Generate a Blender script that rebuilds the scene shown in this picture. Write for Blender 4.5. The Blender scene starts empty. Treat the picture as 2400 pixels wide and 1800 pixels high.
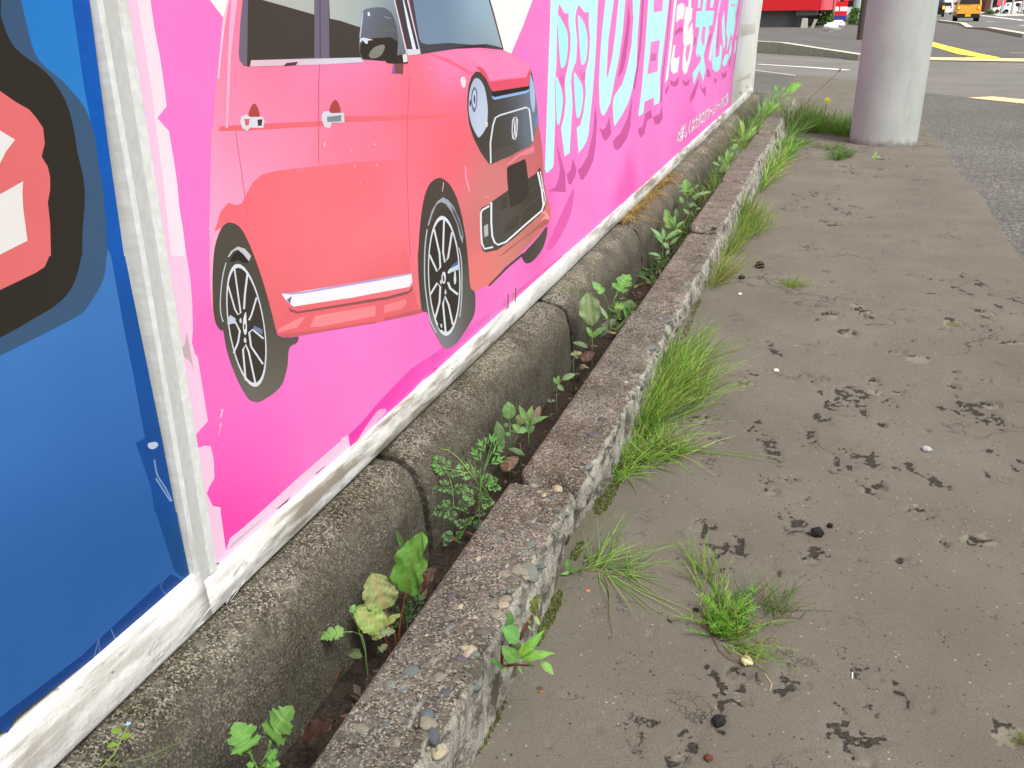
import bpy, bmesh, math, random
import numpy as np
from mathutils import Vector, Matrix, noise
from mathutils.geometry import delaunay_2d_cdt
random.seed(7)
SC = bpy.context.scene
COL = SC.collection
# ---------------------------------------------------------------- camera
cd = bpy.data.cameras.new('camera'); cam = bpy.data.objects.new('camera', cd); COL.objects.link(cam)
cd.sensor_fit = 'HORIZONTAL'; cd.sensor_width = 36.0; cd.lens = 31.65000
cd.clip_start = 0.02; cd.clip_end = 5000
cam.matrix_world = Matrix(((0.9481066, -0.1124122, 0.2974179, 0.0000000), (0.3177975, 0.3642639, -0.8753951, 0.0000000), (-0.0099335, 0.9244865, 0.3810853, 0.8000000), (0.0000000, 0.0000000, 0.0000000, 1.0000000)))
SC.camera = cam
# ---------------------------------------------------------------- sky and sun (overcast)
SUN_EL, SUN_ROT = math.radians(58), math.radians(128)
w = bpy.data.worlds.new('World'); SC.world = w; w.use_nodes = True
nt = w.node_tree; nt.nodes.clear()
sky = nt.nodes.new('ShaderNodeTexSky'); sky.sky_type = 'NISHITA'; sky.sun_disc = False
sky.sun_elevation = SUN_EL; sky.sun_rotation = SUN_ROT; sky.air_density = 1.0; sky.dust_density = 4.0
hs = nt.nodes.new('ShaderNodeHueSaturation'); hs.inputs['Saturation'].default_value = 0.05
bg = nt.nodes.new('ShaderNodeBackground'); bg.inputs['Strength'].default_value = 0.115
wo = nt.nodes.new('ShaderNodeOutputWorld')
nt.links.new(sky.outputs[0], hs.inputs['Color']); nt.links.new(hs.outputs[0], bg.inputs['Color']); nt.links.new(bg.outputs[0], wo.inputs['Surface'])
sl = bpy.data.lights.new('sun', 'SUN'); sl.energy = 1.5; sl.angle = math.radians(20); sl.color = (1.0, 0.96, 0.89)
sun = bpy.data.objects.new('sun', sl); COL.objects.link(sun)
_sd = Vector((math.sin(SUN_ROT) * math.cos(SUN_EL), math.cos(SUN_ROT) * math.cos(SUN_EL), math.sin(SUN_EL)))
sun.rotation_euler = _sd.to_track_quat('Z', 'Y').to_euler(); sun.location = (3, -2, 6)
vs = SC.view_settings; vs.view_transform = 'Standard'; vs.look = 'None'; vs.gamma = 1.0; vs.use_curve_mapping = False
vs.exposure = 0.94
SC.cycles.max_bounces = 6; SC.cycles.diffuse_bounces = 3; SC.cycles.transparent_max_bounces = 6
KW = 0.83          # ink reflectance: how much light printed white returns
# ---------------------------------------------------------------- small helpers
def lin(c):
    return tuple(((v/255)/12.92 if v/255 <= .04045 else ((v/255+.055)/1.055)**2.4) for v in c)
def tag(o, label=None, cat=None, group=None, kind=None):
    if label: o['label'] = label
    if cat: o['category'] = cat
    if group: o['group'] = group
    if kind: o['kind'] = kind
    return o
def empty(name, loc=(0, 0, 0), rz=0.0):
    o = bpy.data.objects.new(name, None); COL.objects.link(o); o.location = loc; o.rotation_euler = (0, 0, rz); o.empty_display_size = .05
    return o
def obj(name, verts, faces, mat=None, parent=None, cols=None, smooth=False, color=None, loc=None):
    me = bpy.data.meshes.new(name); me.from_pydata([tuple(v) for v in verts], [], faces)
    if cols is not None:
        at = me.color_attributes.new('Col', 'FLOAT_COLOR', 'POINT')
        a = np.ones((len(verts), 4), dtype=np.float32); a[:, :3] = np.asarray(cols, dtype=np.float32); at.data.foreach_set('color', a.ravel())
    if smooth: me.polygons.foreach_set('use_smooth', [True]*len(me.polygons))
    me.update()
    return link(name, me, mat, parent, color, loc)
def link(name, me, mat=None, parent=None, color=None, loc=None):
    o = bpy.data.objects.new(name, me); COL.objects.link(o)
    if mat and not me.materials: me.materials.append(mat)
    if parent: o.parent = parent
    if color: o.color = (*color, 1)
    if loc is not None: o.location = loc
    return o
class MB:
    """collects boxes, tubes, quads into one mesh"""
    def __init__(s): s.v = []; s.f = []; s.c = []
    def add(s, v, f, c=(1, 1, 1)):
        n = len(s.v); s.v += [tuple(p) for p in v]; s.f += [tuple(i+n for i in q) for q in f]; s.c += [c]*len(v); return s
    def box(s, a, b, c=(1, 1, 1)):
        x0, y0, z0 = a; x1, y1, z1 = b
        return s.add([(x0,y0,z0),(x1,y0,z0),(x1,y1,z0),(x0,y1,z0),(x0,y0,z1),(x1,y0,z1),(x1,y1,z1),(x0,y1,z1)],
                     [(0,3,2,1),(4,5,6,7),(0,1,5,4),(1,2,6,5),(2,3,7,6),(3,0,4,7)], c)
    def tube(s, pts, rad, n=5, c=(1, 1, 1), cap=True):
        pts = [Vector(p) for p in pts]; V = []; F = []
        m = len(pts)
        for i, p in enumerate(pts):
            d = (pts[min(i+1, m-1)]-pts[max(i-1, 0)]).normalized()
            u = d.cross(Vector((0, 0, 1)) if abs(d.z) < .9 else Vector((1, 0, 0))).normalized(); w2 = d.cross(u)
            r = rad if not isinstance(rad, (list, tuple)) else rad[i]
            for k in range(n):
                t = 2*math.pi*k/n; V.append(p+u*math.cos(t)*r+w2*math.sin(t)*r)
        for i in range(m-1):
            for k in range(n): F.append((i*n+k, i*n+(k+1) % n, (i+1)*n+(k+1) % n, (i+1)*n+k))
        if cap: F.append(tuple(range(n-1, -1, -1))); F.append(tuple((m-1)*n+k for k in range(n)))
        return s.add(V, F, c)
    def build(s, name, mat=None, parent=None, smooth=False, col=False, color=None, loc=None):
        return obj(name, s.v, s.f, mat, parent, s.c if col else None, smooth, color, loc)
# ---------------------------------------------------------------- materials
class NT:
    def __init__(s, name, rough=.8, spec=.3):
        s.m = bpy.data.materials.new(name); s.m.use_nodes = True; s.t = s.m.node_tree; s.n = s.t.nodes
        s.b = s.n['Principled BSDF']; s.b.inputs['Roughness'].default_value = rough; s.b.inputs['Specular IOR Level'].default_value = spec
    def new(s, ty, **k):
        x = s.n.new(ty)
        for a, v in k.items(): setattr(x, a, v)
        return x
    def put(s, sock, v):
        if hasattr(v, 'is_output') or isinstance(v, bpy.types.NodeSocket): s.t.links.new(v, sock)
        elif isinstance(v, (tuple, list)): sock.default_value = (*v, 1) if len(v) == 3 and len(sock.default_value) == 4 else v
        else: sock.default_value = v
    def pos(s, scale=(1, 1, 1), src='Object'):
        tc = s.new('ShaderNodeTexCoord') if src != 'World' else s.new('ShaderNodeNewGeometry')
        o = tc.outputs[src] if src != 'World' else tc.outputs['Position']
        mp = s.new('ShaderNodeMapping'); s.put(mp.inputs['Vector'], o); mp.inputs['Scale'].default_value = scale; return mp.outputs[0]
    def noise(s, vec, scale, detail=3, rough=.55, out='Fac'):
        x = s.new('ShaderNodeTexNoise'); s.put(x.inputs['Vector'], vec); x.inputs['Scale'].default_value = scale; x.inputs['Detail'].default_value = detail; x.inputs['Roughness'].default_value = rough
        return x.outputs[out]
    def voro(s, vec, scale, feature='F1', out='Distance'):
        x = s.new('ShaderNodeTexVoronoi', feature=feature); s.put(x.inputs['Vector'], vec); x.inputs['Scale'].default_value = scale; return x.outputs[out]
    def ramp(s, fac, stops):
        x = s.new('ShaderNodeValToRGB'); s.put(x.inputs[0], fac); e = x.color_ramp.elements
        while len(e) > 1: e.remove(e[0])
        for i, (p, c) in enumerate(stops):
            q = e[0] if i == 0 else e.new(p); q.position = p; q.color = (*c, 1) if isinstance(c, (tuple, list)) else (c, c, c, 1)
        return x.outputs[0]
    def mix(s, fac, a, b, mode='MIX'):
        x = s.new('ShaderNodeMix', data_type='RGBA', blend_type=mode); s.put(x.inputs[0], fac); s.put(x.inputs[6], a); s.put(x.inputs[7], b); return x.outputs[2]
    def math(s, op, a, b=0.0, clamp=False):
        x = s.new('ShaderNodeMath', operation=op, use_clamp=clamp); s.put(x.inputs[0], a); s.put(x.inputs[1], b); return x.outputs[0]
    def attr(s, name='Col', out='Color'):
        x = s.new('ShaderNodeAttribute', attribute_name=name); return x.outputs[out]
    def ocol(s): return s.new('ShaderNodeObjectInfo').outputs['Color']
    def normal(s, axis):
        g = s.new('ShaderNodeNewGeometry'); x = s.new('ShaderNodeSeparateXYZ'); s.put(x.inputs[0], g.outputs['Normal']); return x.outputs[axis]
    def bump(s, h, strength=.4, dist=.003, prev=None):
        x = s.new('ShaderNodeBump'); s.put(x.inputs['Height'], h); x.inputs['Strength'].default_value = strength; x.inputs['Distance'].default_value = dist
        if prev is not None: s.put(x.inputs['Normal'], prev)
        s.t.links.new(x.outputs[0], s.b.inputs['Normal']); return x.outputs[0]
    def base(s, v): s.put(s.b.inputs['Base Color'], v); return s
M = {}
def flat(key, rgb, rough=.6, spec=.3, var=.12, scale=30, metal=0, emit=None):
    t = NT(key, rough, spec); p = t.pos(src='World'); c = lin(rgb)
    t.base(t.mix(t.noise(p, scale, 4), tuple(v*(1-var) for v in c), tuple(min(1, v*(1+var)) for v in c)))
    t.b.inputs['Metallic'].default_value = metal
    if emit: t.b.inputs['Emission Color'].default_value = (*lin(rgb), 1); t.b.inputs['Emission Strength'].default_value = emit
    M[key] = t.m; return t.m
# printed vinyl: ink colour is stored per vertex
t = NT('printed_vinyl', .62, .06); p = t.pos(src='World')
fade = t.ramp(t.noise(p, 5, 4), [(.3, .94), (.7, 1.03)])
t.base(t.mix(1.0, t.attr(), fade, 'MULTIPLY'))
wv = t.noise(t.pos((1, 1, .25), 'World'), 9, 2)
t.bump(wv, .12, .01); M['vinyl'] = t.m
# clear tape over print: same but glossier
t = NT('glossy_tape', .3, .12); p = t.pos(src='World'); t.base(t.mix(1.0, t.attr(), t.ramp(t.noise(p, 14, 4), [(.3, .92), (.7, 1.05)]), 'MULTIPLY'))
t.bump(t.noise(p, 60, 4), .25, .004); M['tape'] = t.m
# white painted rail with grime and wrapped tape
t = NT('grimy_white_rail', .35, .45); p = t.pos((1, .12, 1), 'World'); p1 = t.pos(src='World')
gr = t.ramp(t.noise(p, 46, 6, .7), [(.40, 0.0), (.58, 1.0)])
gr2 = t.ramp(t.noise(p1, 2.2, 3), [(.40, .15), (.56, 1)])
sp = t.ramp(t.noise(t.pos((1, .35, 1), 'World'), 130, 5, .7), [(.6, 0), (.68, 1)])
sp2 = t.ramp(t.noise(p1, 6, 3), [(.5, 0), (.62, 1)])
cl = t.mix(t.math('MULTIPLY', gr, gr2), (.72, .72, .70), (.24, .21, .165))
cl = t.mix(t.math('MULTIPLY', sp, sp2), cl, (.06, .05, .04))
t.base(cl); t.bump(t.noise(p1, 55, 5, .7), .35, .006); M['rail'] = t.m
t = NT('white_frame', .4, .4); p = t.pos((.3, 1, 1), 'World'); k = t.mix(t.ramp(t.noise(p, 120, 4), [(.4, 0), (.7, 1)]), (.62, .63, .61), (.72, .73, .72)); k = t.mix(t.ramp(t.noise(t.pos((1, 1, .3), 'World'), 26, 6, .7), [(.54, 0), (.68, .55)]), k, (.42, .40, .35)); t.base(k); t.bump(t.noise(t.pos(src='World'), 40, 4), .25, .004); M['frame'] = t.m
t = NT('grey_tape_channel', .7, .2); p = t.pos((1, 2, 1), 'World'); t.base(t.mix(t.noise(p, 90, 5), (.38, .385, .375), (.58, .585, .57))); M['channel'] = t.m
# weathered concrete with exposed aggregate
def concrete(key, dark, mid, pale, side, sideamt, stain):
    t = NT(key, .92, .2); p = t.pos(src='World')
    cells = t.voro(p, 420, out='Color'); sep = t.new('ShaderNodeSeparateColor'); t.put(sep.inputs[0], cells)
    ag = t.ramp(t.math('ADD', t.math('MULTIPLY', sep.outputs[0], .34), t.math('MULTIPLY', t.noise(p, 620, 5, .75), .78)), [(.38, dark), (.50, mid), (.60, tuple(v*1.2 for v in mid)), (.74, pale)])
    big = t.voro(p, 95, out='Color'); sb = t.new('ShaderNodeSeparateColor'); t.put(sb.inputs[0], big)
    peb = t.ramp(sb.outputs[1], [(.0, (.05, .05, .055)), (.3, (.10, .085, .075)), (.6, (.14, .125, .105)), (.85, (.20, .18, .15))])
    ed = t.voro(p, 95, 'DISTANCE_TO_EDGE'); em = t.ramp(ed, [(.06, 0), (.14, 1)])
    sel = t.math('MULTIPLY', em, t.ramp(sb.outputs[2], [(.66, 0), (.70, 1)]))
    ag = t.mix(t.math('MULTIPLY', sel, .7), ag, peb)
    mot = t.noise(p, 31, 6, .7); ag = t.mix(t.ramp(mot, [(.50, 0), (.68, .55)]), ag, tuple(v*.62 for v in pale)); ag = t.mix(t.ramp(t.noise(p, 5.5, 4, .6), [(.46, 0), (.62, .4)]), ag, (1.5, 1.45, 1.38), 'MULTIPLY')
    wash = t.noise(p, 13, 5, .6)
    ag = t.mix(t.ramp(wash, [(.40, .0), (.66, .85)]), ag, stain, 'MULTIPLY')
    ps = t.pos((1, 1, .10), 'World')
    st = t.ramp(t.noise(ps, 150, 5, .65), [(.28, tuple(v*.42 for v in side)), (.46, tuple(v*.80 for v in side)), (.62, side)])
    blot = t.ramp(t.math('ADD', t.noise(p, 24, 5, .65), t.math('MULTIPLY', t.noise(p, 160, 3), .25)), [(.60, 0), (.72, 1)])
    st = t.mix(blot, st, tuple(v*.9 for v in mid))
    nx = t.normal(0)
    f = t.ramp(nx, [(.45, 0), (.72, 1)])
    t.base(t.mix(t.math('MULTIPLY', f, sideamt), ag, st))  # outer kerb face toned paler: light from the right painted over the streaks
    sy = t.new('ShaderNodeSeparateXYZ'); t.put(sy.inputs[0], p)
    fy = t.math('ABSOLUTE', t.math('SUBTRACT', t.math('FRACT', t.math('ADD', t.math('DIVIDE', t.math('SUBTRACT', sy.outputs[1], .283), .938), 1.5)), .5))
    jm = t.ramp(t.math('ADD', fy, t.math('MULTIPLY', t.math('SUBTRACT', t.noise(p, 60, 4, .7), .5), .022)), [(.0065, .96), (.0125, 0)])
    cur = t.b.inputs['Base Color'].links[0].from_socket; t.base(t.mix(jm, cur, (.022, .019, .015)))
    b = t.bump(t.noise(p, 380, 5, .75), .85, .005); t.bump(t.voro(p, 300), .6, .003, b)
    M[key] = t.m
concrete('kerb_concrete', (.035, .031, .026), (.126, .113, .094), (.44, .40, .33), (.50, .475, .41), .9, (.62, .57, .50))
concrete('gutter_concrete', (.026, .023, .017), (.104, .093, .070), (.50, .47, .38), (.104, .093, .070), .55, (.52, .49, .40))
# pavement
t = NT('old_pavement', .93, .22); p = t.pos(src='World')
c0 = t.ramp(t.noise(p, 720, 3, .75), [(.28, (.082, .073, .060)), (.50, (.150, .136, .113)), (.72, (.238, .218, .186))])
c0 = t.mix(t.ramp(t.noise(p, 3.2, 5, .6), [(.3, 0), (.7, 1)]), t.mix(1, c0, (.86, .83, .80), 'MULTIPLY'), t.mix(1, c0, (1.12, 1.10, 1.08), 'MULTIPLY'))
vc = t.voro(p, 230, out='Color'); s3 = t.new('ShaderNodeSeparateColor'); t.put(s3.inputs[0], vc)
c0 = t.mix(t.math('MULTIPLY', t.ramp(s3.outputs[0], [(.985, 0), (.99, 1)]), t.ramp(t.voro(p, 230), [(.30, 1), (.45, 0)])), c0, (.33, .30, .265))
c0 = t.mix(t.math('MULTIPLY', t.ramp(s3.outputs[1], [(.978, 0), (.985, 1)]), t.ramp(t.voro(p, 230), [(.35, 1), (.5, 0)])), c0, (.05, .045, .045))
wp = t.new('ShaderNodeVectorMath', operation='ADD'); t.put(wp.inputs[0], p); t.put(wp.inputs[1], t.mix(1.0, t.noise(p, 7, 5, .6, 'Color'), (.3, .3, .3), 'MULTIPLY'))
crk = t.ramp(t.voro(wp.outputs[0], 3.1, 'DISTANCE_TO_EDGE'), [(.004, 1), (.013, 0)])
crk = t.math('MULTIPLY', crk, t.ramp(t.noise(p, 2.3, 3), [(.52, 0), (.66, .65)]))
crk2 = t.ramp(t.voro(wp.outputs[0], 17, 'DISTANCE_TO_EDGE'), [(.008, 1), (.03, 0)]); crk2 = t.math('MULTIPLY', crk2, t.ramp(t.noise(p, 7.5, 4), [(.60, 0), (.70, .5)]))
dk = t.math('MAXIMUM', t.math('MAXIMUM', crk, crk2), 0)
at = t.new('ShaderNodeSeparateColor'); t.put(at.inputs[0], t.attr())
hf = t.math('MULTIPLY', t.math('SUBTRACT', t.noise(p, 170, 5, .72), .5), 1.5)
rim = t.ramp(t.math('ADD', at.outputs[0], hf), [(.40, 0), (.58, .95)]); rim = t.math('MULTIPLY', rim, t.ramp(at.outputs[0], [(.06, 0), (.22, 1)]))  # pit walls darkened: their shade is put into the colour
tanm = t.ramp(t.math('ADD', at.outputs[1], t.math('MULTIPLY', hf, .5)), [(.25, 0), (.5, .95)])
mosm = t.ramp(t.math('ADD', at.outputs[2], hf), [(.35, 0), (.6, .9)]); mosm = t.math('MULTIPLY', mosm, t.ramp(at.outputs[2], [(.06, 0), (.25, 1)]))
c0 = t.mix(tanm, c0, t.mix(t.noise(p, 300, 3, .7), (.125, .110, .085), (.29, .262, .205)))
c0 = t.mix(mosm, c0, t.mix(t.noise(p, 160, 4, .7), (.055, .058, .02), (.15, .15, .06)))
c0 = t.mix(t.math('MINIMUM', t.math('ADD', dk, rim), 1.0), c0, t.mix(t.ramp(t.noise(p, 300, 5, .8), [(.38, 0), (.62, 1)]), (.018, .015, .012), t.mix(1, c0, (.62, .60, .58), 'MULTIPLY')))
t.base(c0); b = t.bump(t.noise(p, 650, 3, .8), .75, .003); t.bump(t.math('SUBTRACT', 1.0, t.math('MAXIMUM', dk, t.math('MULTIPLY', rim, t.noise(p, 260, 4, .75)))), .8, .009, b); M['pavement'] = t.m
# coarse asphalt
def asphalt(key, a, b, c, scale=110, sc2=.9):
    t = NT(key, .9, .25); p = t.pos(src='World'); v = t.voro(p, scale, out='Color'); s4 = t.new('ShaderNodeSeparateColor'); t.put(s4.inputs[0], v)
    k = t.ramp(s4.outputs[0], [(0, a), (.55, b), (.93, b), (1, c)])
    k = t.mix(1, k, t.ramp(t.noise(p, sc2, 5, .6), [(.3, .82), (.7, 1.14)]), 'MULTIPLY')
    t.base(k); t.bump(t.voro(p, scale), .7, .006); M[key] = t.m
asphalt('coarse_asphalt', (.060, .056, .051), (.142, .134, .124), (.31, .295, .27))
asphalt('smooth_asphalt', (.150, .140, .128), (.200, .188, .172), (.25, .235, .22), 160)
asphalt('dark_asphalt', (.095, .090, .085), (.140, .132, .124), (.18, .175, .17), 160)
asphalt('road_asphalt', (.125, .122, .120), (.165, .160, .156), (.21, .20, .20), 160, .3)
t = NT('soil', .95, .1); p = t.pos(src='World'); t.base(t.ramp(t.noise(p, 170, 5, .75), [(.3, (.012, .009, .007)), (.55, (.045, .034, .026)), (.75, (.10, .08, .062))])); t.bump(t.noise(p, 120, 5, .7), .8, .01); M['soil'] = t.m
# leaves: vertex colour carries veins, object colour the hue
def leafmat(key, trans=.25):
    t = NT(key, .5, .3); p = t.pos(src='World'); k = t.mix(1, t.ocol(), t.attr(), 'MULTIPLY')
    k = t.mix(1, k, t.ramp(t.noise(p, 120, 4), [(.3, .82), (.7, 1.15)]), 'MULTIPLY'); t.base(k)
    tr = t.new('ShaderNodeBsdfTranslucent'); t.put(tr.inputs['Color'], k); ms = t.new('ShaderNodeMixShader'); ms.inputs[0].default_value = trans
    t.t.links.new(t.b.outputs[0], ms.inputs[1]); t.t.links.new(tr.outputs[0], ms.inputs[2]); t.t.links.new(ms.outputs[0], t.n['Material Output'].inputs['Surface'])
    t.bump(t.noise(p, 260, 3), .25, .002); M[key] = t.m
leafmat('leaf'); leafmat('blade', .42)
t = NT('pebble_stone', .75, .3); p = t.pos(src='World'); t.base(t.mix(1, t.ocol(), t.ramp(t.noise(p, 320, 4, .7), [(.3, .7), (.7, 1.25)]), 'MULTIPLY')); M['stone'] = t.m
t = NT('vertex_stone', .85, .2); p = t.pos(src='World'); t.base(t.mix(1, t.attr(), t.ramp(t.noise(p, 320, 4, .7), [(.3, .7), (.7, 1.25)]), 'MULTIPLY')); M['vcol'] = t.m
t = NT('pole_concrete', .85, .25); p = t.pos(src='World')
k = t.mix(t.noise(p, 4, 5, .6), (.32, .345, .325), (.44, .465, .445)); k = t.mix(t.ramp(t.noise(t.pos((1, 1, .5), 'World'), 9, 5, .7), [(.52, 0), (.72, .45)]), k, (.30, .29, .27))
k = t.mix(t.ramp(t.noise(p, 420, 2), [(.66, 0), (.72, .5)]), k, (.25, .24, .22)); k = t.mix(t.ramp(t.noise(t.pos((1, 1, .12), 'World'), 22, 5, .7), [(.55, 0), (.75, .35)]), k, (.22, .215, .19)); k = t.mix(t.ramp(t.noise(p, 34, 5, .7), [(.64, 0), (.70, .55)]), k, (.24, .22, .19))
zz_ = t.new('ShaderNodeSeparateXYZ'); t.put(zz_.inputs[0], p); cl_ = t.ramp(t.math('ADD', zz_.outputs[2], t.math('MULTIPLY', t.noise(p, 16, 5, .7), .09)), [(.045, .8), (.085, 0)]); k = t.mix(cl_, k, (.13, .12, .095))
t.base(k); t.bump(t.noise(p, 300, 3), .2, .002); M['pole'] = t.m
flat('dark_steel', (70, 62, 56), .6); flat('grey_pole', (150, 155, 158), .7); flat('red_panel', (205, 22, 34), .45, .4, .05); flat('red_side', (226, 92, 104), .5); flat('grey_wall', (112, 116, 116), .9, .2, .15, 8)
flat('pale_concrete', (186, 184, 172), .9, .2, .25, 12); flat('kerb_far', (150, 148, 134), .9, .2, .25, 10); flat('kerb_far_pale', (196, 192, 176), .9, .2, .2, 10)
flat('white_plastic', (240, 240, 236), .4, .4, .05); flat('red_cloth', (232, 30, 44), .7, .2, .1, 20); flat('blue_print', (60, 60, 150), .6); flat('yellow_tile', (250, 226, 84), .8, .2, .1, 20); flat('orange_tile', (238, 200, 152), .85, .2, .12, 20)
flat('white_paint', (225, 225, 222), .8, .2, .12, 9); flat('faded_paint', (176, 170, 160), .85, .2, .25, 6); flat('orange_paint', (246, 174, 66), .25, .5, .03); flat('black_plastic', (30, 29, 28), .5, .4); flat('black_paint', (24, 24, 26), .2, .5); flat('silver_paint', (214, 218, 222), .25, .5, .03)
flat('white_car', (238, 240, 242), .25, .5, .03); flat('glass', (24, 28, 30), .08, .6); flat('tyre', (24, 24, 24), .9); flat('rim', (150, 152, 156), .35, .5, metal=.7); flat('plate_yellow', (240, 190, 10), .5); flat('plate_white', (235, 235, 235), .5)
flat('tail_orange', (255, 150, 30), .3, .4, emit=1.6); flat('tail_red', (255, 60, 24), .3, .4, emit=1.0); flat('tail_off', (190, 24, 24), .25, .5); flat('brown_wall', (104, 66, 56), .8, .2, .2, 2); flat('far_white', (212, 216, 220), .8); flat('far_grey', (168, 172, 176), .8); flat('far_beige', (196, 188, 172), .8)
flat('hoarding_back', (200, 200, 196), .8); flat('metal_nail', (120, 84, 66), .6); flat('flower_yellow', (255, 232, 20), .6, .2, .1, 200); flat('dry_brown', (120, 92, 66), .8)
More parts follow.
